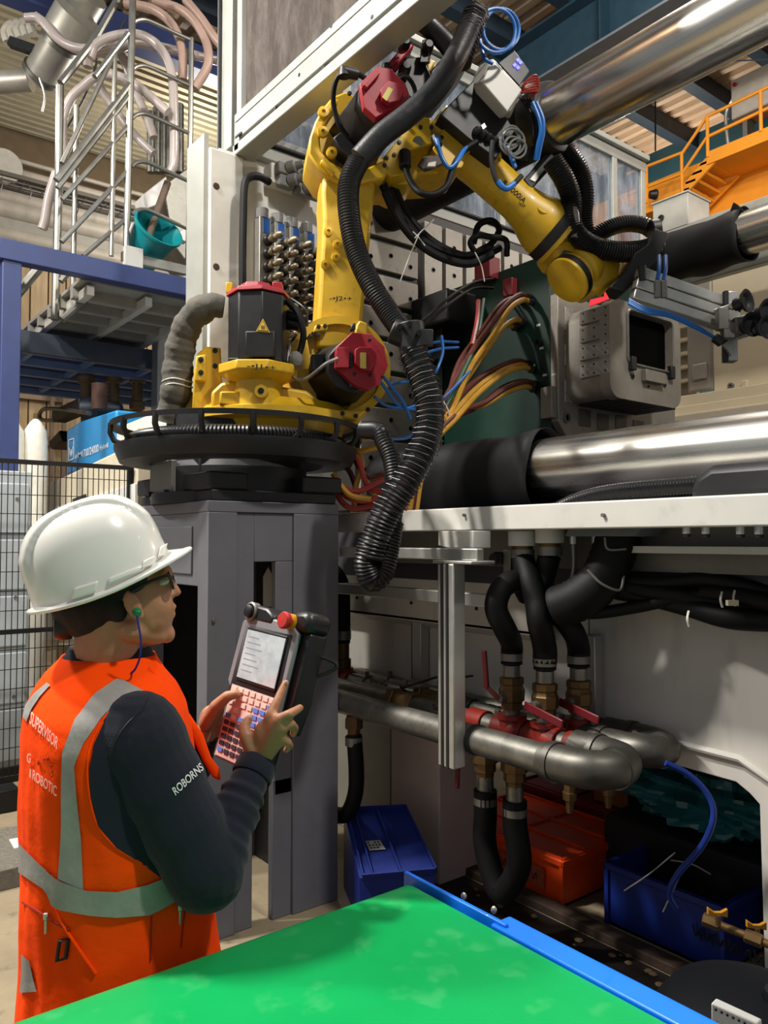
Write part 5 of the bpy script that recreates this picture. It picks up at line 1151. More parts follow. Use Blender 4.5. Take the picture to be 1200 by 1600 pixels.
# dark drum
dc = onZ(1168, 1535, .62)
dr = thing('black_drum', 'black plastic drum standing beside the conveyor at the bottom right', 'drum', (dc.x, dc.y, 0))
MB().lathe((dc.x, dc.y, 0), ZV, [(0, .2), (.02, .23), (.2, .235), (.21, .245), (.23, .245), (.24, .235), (.46, .235), (.53, .22), (.58, .18), (.61, .1), (.62, 0)], 40).build('drum_body', M('black_drum_plastic', '05070c', .7, spec=.15), dr)
MB().lathe((dc.x+.08, dc.y, .605), ZV, [(0, .035), (.03, .035), (.032, .03)], 18).build('drum_cap', BLK, dr)
# blue tray leaning against the foot
bt = thing('blue_tray', 'dark blue plastic tray tilted against the machine foot with a white label', 'tray', onZ(610, 1390, 0))
q = [at(541, 1267, 3.85), at(632, 1263, 3.85), at(680, 1362, 3.45), at(566, 1372, 3.45)]
nrm = (q[1]-q[0]).cross(q[3]-q[0]).normalized()
if nrm.dot(CAM-q[0]) < 0: nrm = -nrm
BTM = M('navy_tray_plastic', '1d2f7c', .4, var=.15)
MB().prism(q, -nrm*.012).build('tray_floor', BTM, bt, sm=0)
def lerp(a, c, t): return a+(c-a)*t
for a, c, nm in ((q[0], q[1], 'end_wall'), (q[3], q[2], 'end_wall'), (q[0], q[3], 'side_wall'), (q[1], q[2], 'side_wall'), (lerp(q[0], q[1], .12), lerp(q[3], q[2], .13), 'divider'), (lerp(q[0], q[1], .5), lerp(q[3], q[2], .52), 'divider')):
    MB().obox(a-nrm*.01, c-a, nrm*.035, ((q[1]-q[0]).normalized() if nm != 'end_wall' else (q[3]-q[0]).normalized())*.008).build(nm, BTM, bt, sm=0)
MB().prism([q[0], q[3], V((q[3].x, q[3].y, .0)), V((q[0].x, q[0].y, .0))], -(q[1]-q[0]).normalized()*.012).build('side_skirt', BTM, bt, sm=0)
MB().prism([q[3], q[2], V((q[2].x, q[2].y, .0)), V((q[3].x, q[3].y, .0))], (q[0]-q[3]).normalized()*.012).build('front_skirt', BTM, bt, sm=0)
f = lambda u_, v_: lerp(lerp(q[0], q[1], u_), lerp(q[3], q[2], u_), v_)+nrm*.003
lb = MB().prism([f(.18, .5), f(.4, .5), f(.44, .64), f(.2, .64)], nrm*.002).build('paper_label', M('white_label', 'b9b6ae', .6), bt, sm=0)
for r in range(3):
    for k in range(4):
        if (r, k) in ((0, 1), (2, 3)): continue
        uu = .2+.05*k+.01*r; vv = .52+.04*r; MB().prism([f(uu, vv)+nrm*.003, f(uu+.03, vv)+nrm*.003, f(uu+.03, vv+.02)+nrm*.003, f(uu, vv+.02)+nrm*.003], nrm*.0005).build('label_print', MK, lb, sm=0)
# ================================================================ orange crane girder with walkway
ORC = M('orange_crane_paint', 'dd8c1c', .5, var=.1, vs=2)
cr_ = thing('overhead_crane', 'orange overhead crane girder with walkway, steps and handrails', 'crane', (-4, 10, 6.1))
Yc = 10.0
MB().box((-8.2, Yc, 6.05), (2.0, Yc+.5, 6.95)).build('girder', ORC, cr_, bevel=.01)
MB().box((-8.2, Yc-.12, 6.0), (2.0, Yc+.6, 6.05)).build('girder_flange', ORC, cr_, sm=0)
Yw = 9.3
xa_, xb_, xc_ = onY(1005, 290, Yw).x, onY(1065, 290, Yw).x, onY(1105, 240, Yw).x
zl = onY(1065, 302, Yw).z; zu = onY(1105, 246, Yw).z
MB().box((xa_-1.0, Yw, zl-.07), (xb_, Yc, zl)).build('landing', ORC, cr_, bevel=.006)
MB().box((xc_, Yw, zu-.07), (2.0, Yc, zu)).build('walkway', ORC, cr_, bevel=.006)
MB().box((xc_, Yw-.02, zu-.1), (2.0, Yw, zu+.06)).build('toe_board', ORC, cr_, sm=0)
MB().box((xa_-1, Yw-.02, zl-.1), (xb_, Yw, zl+.06)).build('toe_board', ORC, cr_, sm=0)
for Y in (Yw, Yc-.1): MB().prism([(xb_-.05, Y, zl-.1), (xb_-.05, Y, zl+.05), (xc_, Y, zu+.02), (xc_+.1, Y, zu-.1)], (0, .03, 0)).build('stair_stringer', ORC, cr_, sm=0)
for k in range(4):
    t_ = (k+.5)/4; X = xb_+(xc_-xb_)*t_; Z = zl+(zu-zl)*t_; MB().box((X-.08, Yw, Z-.03), (X+.06, Yc-.1, Z)).build('stair_tread', ORC, cr_, sm=0)
def rail(pts): MB().tube([onY(x, y, Yw-.02) for x, y in pts], .022, 8, smooth=False).build('handrail', ORC, cr_)
rail([(980, 272), (1067, 238), (1105, 182), (1240, 117)]); rail([(980, 304), (1066, 271), (1105, 214), (1240, 150)])
for x, y0, y1 in ((1010, 262, 318), (1065, 240, 302), (1105, 182, 246), (1188, 141, 206)):
    a, c = onY(x, y0, Yw-.02), onY(x, y1, Yw-.02); MB().cyl(a, (a.x, a.y, c.z), .022, n=10).build('rail_post', ORC, cr_)
MB().lathe(onY(1015, 304, Yw-.2), RT, [(0, .05), (.08, .07), (.1, .06)], 14).build('crane_lamp', BLK, cr_)
# pale control cabinet on the walkway
a = onY(1146, 190, 9.7); cbx = thing('control_cabinet', 'pale grey control cabinet on the orange crane walkway', 'cabinet', (a.x+.4, 9.8, zu))
MB().box((a.x, 9.65, a.z), (a.x+1.3, 9.95, a.z+.52)).build('cabinet_body', M('pale_cabinet_paint', 'a79f92', .5), cbx, bevel=.01)
for k in range(2): MB().box((a.x+.12+.8*k, 9.7, zu), (a.x+.18+.8*k, 9.9, a.z)).build('cabinet_leg', STL, cbx, sm=0)
MB().cyl((a.x+.06, 9.65, a.z+.44), (a.x+.06, 9.62, a.z+.44), .025, n=12).build('cabinet_lamp', RED, cbx)
MB().tube([(a.x-.0, 9.7, a.z+.3), (a.x-.1, 9.7, a.z+.1), (a.x-.05, 9.7, zu+.05)], .025, 8).build('cabinet_conduit', ALU, cbx)
# orange bracket with a horn seen through the guard glass
hb_ = thing('crane_end_stop', 'orange plate with a pale round buffer seen through the guard glass', 'buffer', onY(985, 340, 9.2))
a, c = onY(973, 312, 9.2), onY(992, 336, 9.2)
MB().box((a.x, 9.2, c.z), (c.x+.05, 9.3, a.z)).build('stop_plate', ORC, hb_, bevel=.006)
MB().cyl(onY(974, 326, 9.15), onY(990, 330, 9.15), .07, n=18).build('buffer_drum', M('pale_buffer', 'b9aa9c', .5), hb_)
MB().cyl(onY(1024, 135, 9.8), onY(1024, 236, 9.8), .012, n=6).build('drop_rod', TEALD, cr_)
tag(MB().cyl(onY(1095, 97, 8.5), onY(1230, 92, 8.5), .008, n=6).build('stay_cable', TEALD), 'thin dark cable stretched below the corrugated roof', 'cable')
# ================================================================ left: safety fence
XF = -5.45
fe = thing('mesh_fence', 'black wire mesh safety fence behind the person', 'fence', (XF, 1.4, 0))
yl_, yr_ = .2, 1.98
ztp = onX(0, 716, XF).z
MB().box((XF-.012, yl_, ztp-.03), (XF+.012, yr_, ztp)).build('top_bar', BLK, fe, sm=0); MB().box((XF-.012, yl_, .16), (XF+.012, yr_, .2)).build('bottom_bar', BLK, fe, sm=0)
zm = onX(50, 985, XF).z
MB().box((XF-.012, yl_, zm-.015), (XF+.012, yr_, zm+.015)).build('middle_bar', BLK, fe, sm=0)
for Y in (yr_, .9): MB().box((XF-.05, Y-.02, 0), (XF-.015, Y+.02, ztp)).build('fence_post', BLK, fe, sm=0)
wb_ = MB(); y = yl_
while y < yr_: wb_.box((XF-.0025, y-.0025, .2), (XF+.0025, y+.0025, ztp)); y += .036
z = .25
while z < ztp-.03: wb_.box((XF-.0055, yl_, z-.0025), (XF-.0025, yr_, z+.0025)); z += .125
wb_.build('wire_mesh', BLK, fe, sm=0, kind='stuff')
MB().box((XF-.15, .75, 0), (XF+.1, 1.25, .14)).build('fence_foot', BLK, fe, bevel=.01)
# grey cabinet with louvre panels behind the fence
gcb = thing('louvred_cabinet', 'tall light grey cabinet with panel joints behind the mesh fence', 'cabinet', (-6.3, .9, 0))
GP = M('light_grey_panel', 'a9b0b4', .45, var=.06)
xx = -6.0; yk = onX(48, 900, xx).y
MB().box((-6.6, .2, .1), (xx-.02, yk, 2.2)).build('cabinet_body', GP, gcb, bevel=.01)
z = .15
while z < 2.05:
    MB().box((xx-.02, .22, z), (xx, yk-.02, z+.36)).build('louvre_panel', GP, gcb, bevel=.03); z += .40
MB().box((-6.6, .2, 0), (xx, yk, .1)).build('plinth', BLK, gcb, sm=0)
for zz_ in (.6, 1.3, 2.0): MB().cyl((xx, yk-.1, zz_), (xx+.008, yk-.1, zz_), .012, n=10).build('panel_screw', STL, gcb)
# second moulding machine with blue hood
m2_ = thing('second_moulding_machine', 'cream and white moulding machine with blue lettered hood behind the fence', 'machine', (-7.5, 2.6, 0))
Y2 = 2.2
q = [onY(104, 743, Y2), onY(181, 714, Y2), onY(181, 640, Y2), onY(125, 658, Y2), onY(104, 672, Y2)]
BLH = M('sky_blue_hood', '2b8ecb', .25, var=.06, coat=.4)
MB().prism(q, (0, .5, 0)).build('blue_hood', BLH, m2_, bevel=.02)
MB().prism([onY(104, 768, Y2+.02), onY(132, 757, Y2+.02), onY(132, 730, Y2+.02), onY(104, 740, Y2+.02)], (0, .3, 0)).build('blue_hood_tail', BLH, m2_, bevel=.01)
WL_ = M('white_lettering', 'd9dde0', .5)
e = .006
text_on('eM', quadmap(onY(117, 717, Y2-e), onY(128, 713, Y2-e), onY(117, 709, Y2-e)), 'hood_lettering', WL_, m2_)
text_on('1700/24000', quadmap(onY(129, 715, Y2-e), onY(154, 706, Y2-e), onY(129, 703, Y2-e)), 'hood_lettering', WL_, m2_)
text_on('Hybrid', quadmap(onY(156, 706, Y2-e), onY(169, 701, Y2-e), onY(156, 696, Y2-e)), 'hood_lettering', WL_, m2_)
lg = [(107, 688), (115, 685), (115, 717), (107, 720)]
for a, c in zip(lg, lg[1:]+lg[:1]): MB().bar(onY(*a, Y2-e), onY(*c, Y2-e), .01, .004, (0, 1, 0)).build('logo_frame', WL_, m2_, sm=0)
for (xa2, ya2), (xb2, yb2) in (((108, 700), (110, 714)), ((110, 714), (111, 702)), ((111, 702), (112, 713)), ((112, 713), (114, 698))): MB().bar(onY(xa2, ya2, Y2-e), onY(xb2, yb2, Y2-e), .012, .004, (0, 1, 0)).build('logo_stroke', WL_, m2_, sm=0)
CRM = M('cream_machine_paint', 'cfc4ab', .45, var=.06)
MB().prism([onY(50, 765, 2.0), onY(104, 742, 2.0), onY(212, 690, 2.0), onY(212, 1010, 2.0), onY(50, 1010, 2.0)], (0, .9, 0)).build('machine_body', CRM, m2_, bevel=.02)
MB().prism([onY(60, 800, 1.97), onY(210, 755, 1.97), onY(210, 1000, 1.97), onY(60, 1000, 1.97)], (0, .03, 0)).build('body_panel', M('white_body_panel', 'd5d3cc', .4), m2_, bevel=.006)
MB().prism([onY(182, 668, 2.15), onY(265, 635, 2.15), onY(265, 720, 2.15), onY(182, 735, 2.15)], (0, .5, 0)).build('upper_cover', M('white_body_panel', 'd5d3cc', .4), m2_, bevel=.01)
tri = [onY(217, 668, 2.14), onY(213, 677, 2.14), onY(221, 675, 2.14)]
MB().prism(tri, (0, .004, 0)).build('warning_sticker', M('yellow_sticker', 'c9a63a', .5), m2_, sm=0)
MB().box((onY(70, 1000, 2.0).x, 2.1, 0), (onY(210, 1000, 2.0).x, 2.8, onY(150, 1005, 2.0).z)).build('machine_base', M('tan_base', 'ab987a', .5), m2_, sm=0)
MB().prism([onY(113, 780, 1.96), onY(133, 772, 1.96), onY(133, 777, 1.96), onY(113, 786, 1.96)], (0, .01, 0)).build('vent_slot', BLK, m2_, sm=0)
# pump and pipe on top of the second machine
pu = thing('pump_unit', 'dark pump with a looped grey pipe on top of the second machine', 'pump', onY(150, 650, 2.4))
MB().lathe(onY(128, 640, 2.4), RT, [(0, .05), (.02, .12), (.2, .13), (.25, .09), (.4, .06)], 18).build('pump_body', M('dark_blue_pump', '1a2430', .5), pu)
MB().cyl(onY(155, 640, 2.4), onY(155, 600, 2.4), .07, n=14).build('pump_neck', M('rust_neck', '5a3c30', .6), pu)
MB().box((onY(88, 660, 2.4).x, 2.35, onY(88, 660, 2.4).z), (onY(130, 660, 2.4).x, 2.5, onY(88, 642, 2.4).z)).build('pump_box', BLK, pu, bevel=.01)
MB().tube([onY(140, 646, 2.35), onY(100, 640, 2.35), onY(70, 639, 2.35), onY(62, 648, 2.35), onY(66, 656, 2.35), onY(85, 657, 2.35)], .022, 10).build('looped_pipe', GALV, pu)
MB().prism([onY(75, 690, 2.5), onY(92, 672, 2.5), onY(98, 690, 2.5), onY(78, 702, 2.5)], (0, .2, 0)).build('pump_motor', BLK, pu, bevel=.02)
# white gas cylinders
for px, lab in ((20, 'white gas cylinder half hidden behind the blue post'), (56, 'white gas cylinder standing right of the blue post')):
    p = onX(px, 655, -7.3); g = thing('gas_cylinder', lab, 'cylinder', (p.x, p.y, 0), 'white cylinders behind the fence')
    MB().lathe((p.x, p.y, 0), ZV, [(0, .1), (p.z-.2, .1), (p.z-.1, .09), (p.z-.03, .05), (p.z, .02)], 24).build('cylinder_body', M('white_cylinder_paint', 'dcd8cb', .35), g)
    MB().cyl((p.x, p.y, p.z-.01), (p.x, p.y, p.z+.05), .02, n=10).build('cylinder_valve', BRS, g)
# ================================================================ blue mezzanine
mz = thing('blue_mezzanine', 'blue steel mezzanine frame with ribbed underside at the upper left', 'platform', (-8, 2.2, 0))
XM = -6.5
pt = onX(20, 376, XM); zt2 = pt.z
MB().box((XM-.1, pt.y-.07, 0), (XM+.0, pt.y+.07, zt2)).build('post', BLUS, mz, bevel=.006)
MB().box((XM-.1, pt.y-.1, zt2-.16), (XM+.02, 3.2, zt2)).build('front_beam', BLUS, mz, bevel=.006)
MB().box((XM-3.6, pt.y-.1, zt2-.16), (XM-.1, pt.y+.02, zt2)).build('side_beam', M('pale_side_beam', '9a9c98', .5), mz, bevel=.006)
for k in range(3): MB().box((XM-1.0-1.0*k, pt.y+.1, 0), (XM-.9-1.0*k, pt.y+.2, zt2-.9)).build('post', BLUS, mz, bevel=.006)
zd = zt2-.62
TRY = M('grey_tray_underside', '8d8a82', .5, var=.12)
MB().box((XM-2.2, 1.95, zd+.45), (XM-.1, 3.1, zd+.48)).build('grating_underside', TRY, mz, sm=0)
for k in range(6): MB().box((XM-2.2+.36*k, 1.95, zd+.36), (XM-2.12+.36*k, 3.1, zd+.45)).build('grating_joist', TRY, mz, sm=0)
for k in range(3): MB().box((XM-2.2, 2.0+.5*k, zd+.34), (XM-.1, 2.06+.5*k, zd+.42)).build('grating_bearer', M('pale_bearer', 'b5b2a8', .5), mz, sm=0)
zlw = onX(120, 560, -8.2).z
MB().box((-10.2, .6, zlw), (-7.9, 4.2, zlw+.06)).build('lower_deck', BLUS, mz, sm=0)
for k in range(5): MB().box((-10.2+.55*k, .6, zlw-.07), (-10.12+.55*k, 4.2, zlw)).build('deck_joist', M('slate_blue_joist', '6a83b4', .5), mz, sm=0)
for k in range(6): MB().box((-10.2, .7+.6*k, zlw-.05), (-7.9, .75+.6*k, zlw)).build('deck_joist', M('slate_blue_joist', '6a83b4', .5), mz, sm=0)
MB().box((-7.92, .6, zlw-.08), (-7.85, 4.2, zlw+.12)).build('deck_edge_beam', M('dark_steel_edge', '39404c', .5), mz, sm=0)
MB().box((-7.86, 3.05, 0), (-7.7, 3.3, zt2+.2)).build('rear_column', M('grey_column', '6f7274', .5), mz, sm=0)
# hanging pipe stubs below the deck
for px in (135, 178, 215):
    a = onX(px, 570, -8.6); g = MB().lathe(a, (0, 0, -1), [(0, .07), (.12, .07), (.13, .09), (.2, .09), (.21, .06), (.42, .06), (.43, .085), (.5, .085), (.52, .05), (.62, .04)], 14)
    tag(g.build('pipe_stub', M('dull_bronze_pipe', '7d6a52', .5, metal=.4, var=.2)), {135: 'dull bronze pipe stub hanging below the blue deck, leftmost of three', 178: 'dull bronze pipe stub hanging below the blue deck, middle of three', 215: 'dull bronze pipe stub hanging below the blue deck, rightmost of three'}[px], 'pipe', 'pipe stubs below the blue deck')
# wall conduits and cable ladder on the far wall
wlp = thing('pipe_rack', 'row of long grey pipes running along the far left wall', 'pipes', (WL+.2, 2.5, 4))
for py, r in ((246, .035), (266, .07), (286, .09), (308, .11), (328, .15), (352, .04), (368, .12)):
    z = onX(10, py, WL+.3).z; MB().cyl((WL+.3, .2, z), (WL+.3, 6.4, z), r, n=14).build('pipe', M('dusty_pipe', 'a39a8c', .5, var=.1), wlp)
p = onX(5, 262, WL+.5); MB().cyl(p, p+V((.1, 0, 0)), .25, n=24).build('gauge_disc', M('pale_disc', 'b8b2a6', .5), wlp)
MB().box((WL+.05, .2, 6.35), (WL+.35, 7.4, 6.9)).build('eaves_beam', M('grey_eaves_beam', '8f8b80', .6, var=.1), wlp, sm=0)
lad = thing('cable_ladder', 'narrow vertical cable ladder on the cladding below the blue deck', 'ladder', onX(92, 640, WL+.2))
a, c = onX(82, 555, WL+.2), onX(101, 558, WL+.2)
for q in (a, c): MB().box((q.x, q.y-.03, 0), (q.x+.05, q.y+.03, a.z)).build('stile', M('brown_stile', '6e5b4a', .6), lad, sm=0)
for k in range(6): MB().box((a.x+.01, a.y, 1.8+.36*k), (a.x+.04, c.y, 1.85+.36*k)).build('rung', M('brown_stile', '6e5b4a', .6), lad, sm=0)
for z in (3.9, 3.2): tag(MB().box((WL, .2, z), (WL+.12, 7, z+.14)).build('cladding_rail', M('brown_wall_rail', '84705a', .6)), {3.9: 'upper brown horizontal rail on the clad wall below the deck', 3.2: 'lower brown horizontal rail on the clad wall below the deck'}[z], 'rail', 'horizontal rails on the far wall')
# ================================================================ silver ladder cage and handrails
SLV_ = M('silver_tube_steel', '97958d', .32, metal=.85, var=.12)
lc = thing('caged_ladder', 'silver tubular caged ladder and stair rails above the blue beam', 'ladder', onX(205, 410, -6.9))
XL = -6.9
def lt(pts, r, nm, X=XL, smooth=False): return MB().tube([onX(x, y, X) for x, y in pts], r, 10, smooth=smooth).build(nm, SLV_, lc)
lt([(208, -30), (206, 60), (202, 220), (197, 405)], 0.032, 'stile'); lt([(299, 60), (298, 180), (296, 300), (293, 430)], 0.025, 'stile')
lt([(180, 75), (178, 180), (174, 400)], 0.022, 'post'); lt([(120, 165), (117, 300), (113, 480)], 0.023, 'post', -7.2); lt([(94, 135), (92, 280), (86, 500)], 0.036, 'post', -7.2)
for y in (38, 110, 185, 260, 335):
    lt([(206, y), (214, y-6), (228, y-7), (250, y+2), (275, y+14), (297, y+24)], 0.019, 'cage_hoop', smooth=True)
for a, c, r in (((88, 282), (203, 132), .04), ((90, 294), (203, 148), .03), ((97, 312), (201, 196), .028), ((96, 378), (199, 268), .03), ((130, 400), (197, 342), .028)): lt([a, c], r*.75, 'stair_rail')
lt([(95, 130), (150, 60), (195, -20)], 0.036, 'stair_rail', -7.4); lt([(148, 120), (200, 52)], 0.025, 'stair_rail'); lt([(97, 255), (180, 80)], 0.022, 'stair_rail')
MB().box((XL-.02, onX(190, 400, XL).y, onX(210, 412, XL).z), (XL+.03, 3.2, onX(210, 398, XL).z)).build('toe_board', SLV_, lc, sm=0)
MB().box((XL-.0, onX(200, 400, XL).y-.05, onX(210, 412, XL).z-.05), (XL+.06, onX(200, 400, XL).y+.12, onX(210, 398, XL).z+.05)).build('foot_plate', WHT, lc, bevel=.006)
# stair structure below
for a, c, r in (((97, 500), (175, 433), .035), ((95, 440), (120, 410), .025), ((60, 420), (10, 480), .04)): lt([a, c], r, 'stair_string', -6.9)
# turquoise bucket with a stick
bk = thing('turquoise_bucket', 'turquoise plastic tub tipped on the mezzanine with a brown stick inside', 'bucket', onX(225, 405, -7.0))
bc = onX(235, 378, -7.0); ax = (RT*.62+ZV*.55-FH*.56).normalized()
TQ = M('turquoise_plastic', '12858c', .35, var=.08)
o = MB().lathe(bc-ax*.22, ax, [(0, .0), (0, .155), (.01, .16), (.36, .215), (.375, .235), (.40, .235), (.40, .218), (.36, .205), (.02, .148), (.02, 0)], 36, caps=False).build('tub', TQ, bk)
MB().tube([bc+ax*.1+V((0, -.2, .05)), bc+ax*.05+V((.1, -.24, .0)), bc+ax*.0+V((.0, -.22, -.1))], .014, 8).build('tub_handle', WHT, bk)
tag(MB().cyl(onX(228, 380, -7.0), onX(262, 285, -7.05), .035, n=12).build('brown_stick', M('brown_stick_wood', '6d5a4c', .6, var=.2)), 'brown stick leaning out of the turquoise tub', 'stick')
# sheet-metal hopper catching the light
hp_ = thing('metal_hopper', 'bright sheet-metal hopper box behind the turquoise tub', 'hopper', onX(250, 330, -8.0))
MB().prism([onX(x, y, -7.9) for x, y in ((226, 302), (260, 275), (262, 290), (250, 318), (230, 326))], (-.3, 0, 0)).build('hopper_lip', M('bright_sheet', 'e6e4de', .3), hp_, bevel=.01)
MB().prism([onX(x, y, -8.2) for x, y in ((255, 290), (296, 260), (300, 420), (270, 380))], (-.5, 0, 0)).build('hopper_body', GALV, hp_, bevel=.01)
MB().prism([onX(x, y, -7.8) for x, y in ((272, 368), (292, 356), (292, 378))], (-.1, 0, 0)).build('hopper_flap', M('bright_sheet', 'e6e4de', .3), hp_, sm=0)
hq = onX(285, 400, -8.4); MB().box((hq.x-.04, hq.y-.04, 0), (hq.x+.04, hq.y+.04, hq.z)).build('hopper_leg', GALV, hp_, sm=0)
# vertical pipe group right of the ladder
for k in range(6):
    a = onX(236+k*9, 175-((k % 3)*6), -8.4); c = onX(236+k*9, 270, -8.4)
    MB().cyl(a, c, .045, n=12).build('feed_tube', GALV, hp_)
# flexible pale hoses
PH = M('pale_clear_hose', 'c9bcb6', .22, var=.06, trans=.25, spec=.7)
hs = [([(40, 28), (62, 30), (90, 60), (120, 75), (160, 75), (210, 66), (270, 78), (340, 95)], 'pale hose sweeping right from the ceiling manifold across the ladder', 7.6), ([(55, 25), (75, 40), (100, 66), (135, 82), (175, 80), (200, 70)], 'pale hose draped just below the longest ceiling hose', 7.7),
      ([(140, 90), (150, 70), (180, 56), (220, 55), (250, 75), (268, 115), (272, 180), (272, 250), (266, 270)], 'pale hose arching down beside the ladder cage to the hopper', 7.4), ([(100, 250), (98, 190), (110, 155), (130, 135), (150, 120), (180, 118), (215, 135), (262, 175)], 'bluish pale hose arching low behind the stair rails', 7.3),
      ([(137, 105), (140, 80), (160, 68)], 'short pale hose stub curling beneath the longest ceiling hose', 7.5), ([(186, 78), (200, 110), (215, 150), (232, 190), (240, 215)], 'pale hose hanging straight behind the ladder stile', 7.8), ([(150, 128), (175, 165), (205, 205), (240, 240)], 'pale hose sloping down behind the stair rails', 7.9),
      ([(195, 5), (240, 15), (270, 40), (285, 80), (285, 125)], 'pinkish hose curving out of the top of the frame, leftmost', 7.5), ([(240, 0), (290, 20), (320, 60), (325, 100), (305, 138)], 'pinkish hose curving out of the top of the frame, middle', 7.5), ([(290, 0), (315, 30), (340, 65), (375, 100), (400, 118)], 'pinkish hose passing behind the white post and smoked glass', 7.5), ([(88, 270), (76, 310), (70, 345), (66, 358)], 'short pale hose hanging left of the dark stair post', 7.2)]
for k, (pts, lab, z) in enumerate(hs):
    o = MB().tube([at(x, y, z) for x, y in pts], .043, 12).build('flexible_hose', M('pinkish_hose', 'bfa090', .3, trans=.2) if 'pinkish' in lab else PH); tag(o, lab, 'hose', 'pale conveying hoses at the upper left')
# big duct and manifold at the ceiling
du = thing('round_duct', 'fat silver duct slanting down from the roof at the upper left', 'duct', at(80, 110, 9))
DUCT = M('galvanised_duct', 'a5a196', .4, metal=.5, var=.12)
a, c = at(140, -10, 8.6), at(62, 122, 9.2)
MB().cyl(a, c, .2, n=28).build('duct_run', DUCT, du)
d_ = (c-a).normalized()
for t_ in (.25, .55, .95): q = a+(c-a)*t_; MB().cyl(q-d_*.03, q+d_*.03, .225, n=28).build('duct_band', GALV, du)
MB().cyl(at(125, 25, 8.5), at(108, 55, 8.6), .27, n=28).build('duct_sleeve', DUCT, du)
MB().cyl(at(-20, 130, 9.2), at(48, 125, 9.2), .13, n=20).build('duct_branch', DUCT, du)
mf = thing('hose_manifold', 'row of pale hose outlets on a dark bar below the roof at the upper left', 'manifold', at(40, 60, 9))
for k in range(5):
    MB().tube([at(12+k*10, 66-k*3, 9.0), at(12+k*10-4, 50-k*3, 9.0), at(18+k*10, 38-k*2, 9.0), at(26+k*8, 42-k*2, 9.0)], .05, 10).build('hose_outlet', M('pale_outlet', 'b9b4a6', .4), mf)
MB().bar(at(16, 66, 9.0), at(62, 82, 9.0), .1, .1).build('manifold_bar', DKG, mf, sm=0)
# louvred roof light: long slats running along the wall
lv = thing('slat_louvre', 'bright cream louvre slats under the roof at the upper left', 'louvre', (-11.2, 3, 8))
CRS = M('cream_slat', 'a49a80', .45, var=.08)
for k in range(22): MB().box((-12.8+.16*k, .9, 8.02), (-12.72+.16*k, 5.6, 8.1)).build('slat', CRS, lv, sm=0)
for Y in (1.0, 3.2, 5.4): MB().box((-12.8, Y, 8.1), (-9.3, Y+.08, 8.2)).build('slat_bearer', M('brown_bearer', '7a6248', .6), lv, sm=0)
# pale floor panels by the wall seen below the fence
tp = MB().box((-4.78, .25, 0), (-4.18, 1.12, .10)); tag(tp.build('ramp_plate', M('grey_checker_plate', '6b665c', .6, var=.25, vs=40, bump=.5, bs=60), bevel=.004), 'grey dusty plate lying on the floor in front of the fence', 'plate')
pp_ = MB().prism([onZ(14, 1312, .1), onZ(36, 1308, .1), onZ(40, 1322, .1), onZ(22, 1326, .1)], (0, 0, .002)); tag(pp_.build('paper_scrap', M('white_paper', 'd8d4c8', .7), sm=0), 'scrap of white paper on the dusty plate by the fence', 'paper')

# more roof steel, cable tray and hanging wires at the upper left
rbm = thing('blue_steel_beam', 'short blue roof beam behind the pale hoses', 'beam', (-9, 3.4, 7.6))
MB().box((-9.1, 1.6, 7.62), (-9.06, 6.0, 7.98)).build('beam_web', BLUS, rbm, sm=0); MB().box((-9.2, 1.6, 7.6), (-8.96, 6.0, 7.63)).build('beam_flange', BLUS, rbm, sm=0)
ctr = thing('wire_cable_tray', 'wire cable tray with loose wires along the far wall above the pipes', 'cable tray', (WL+.4, 2.5, 7.0))
for k in range(4): MB().cyl((WL+.35+.1*k, .2, 7.02), (WL+.35+.1*k, 5.2, 7.02), .012, n=6).build('tray_wire', STL, ctr)
for k in range(16): MB().bar((WL+.32, .4+.3*k, 7.03), (WL+.68, .4+.3*k, 7.03), .012, .012).build('tray_rung', STL, ctr, sm=0)
for k in range(12):
    y = .5+.38*k+random.uniform(-.1, .1); L = random.uniform(.15, .55)
    MB().tube([(WL+.66, y, 7.04), (WL+.7, y+.05, 7.04-L*.5), (WL+.68, y+.02, 7.04-L)], .008, 5).build('loose_wire', random.choice([STL, BLK, ALU]), ctr)
MB().box((WL+.3, .2, 7.08), (WL+.66, 5.2, 7.14)).build('tray_cables', M('dusty_cables', '5c564c', .7), ctr, sm=0)
bx_ = thing('eaves_bracket_row', 'row of rusty brackets under the grey eaves beam on the far wall', 'brackets', (WL+.2, 2, 6.1))
for k in range(12): MB().bar((WL+.05, .5+.42*k, 6.1), (WL+.4, .58+.42*k, 6.34), .06, .05).build('bracket_arm', random.choice([M('rust_bracket', '7a5a46', .7), M('dusty_bracket', '9c8f7c', .7)]), bx_, sm=0)
for k, (a, c) in enumerate((((152, 96), (100, 208)), ((196, 30), (150, 92)), ((62, 122), (66, 175)))):
    tag(MB().tube([at(*a, 8.2), at((a[0]+c[0])/2+6, (a[1]+c[1])/2, 8.2), at(*c, 8.2)], .012, 6).build('hanging_wire', ALU if k == 2 else DKG), ('thin dark wire slung beside the fat duct', 'thin dark wire slung near the top of the ladder', 'short pale wire hanging below the duct branch')[k], 'wire', 'wires hanging at the upper left')
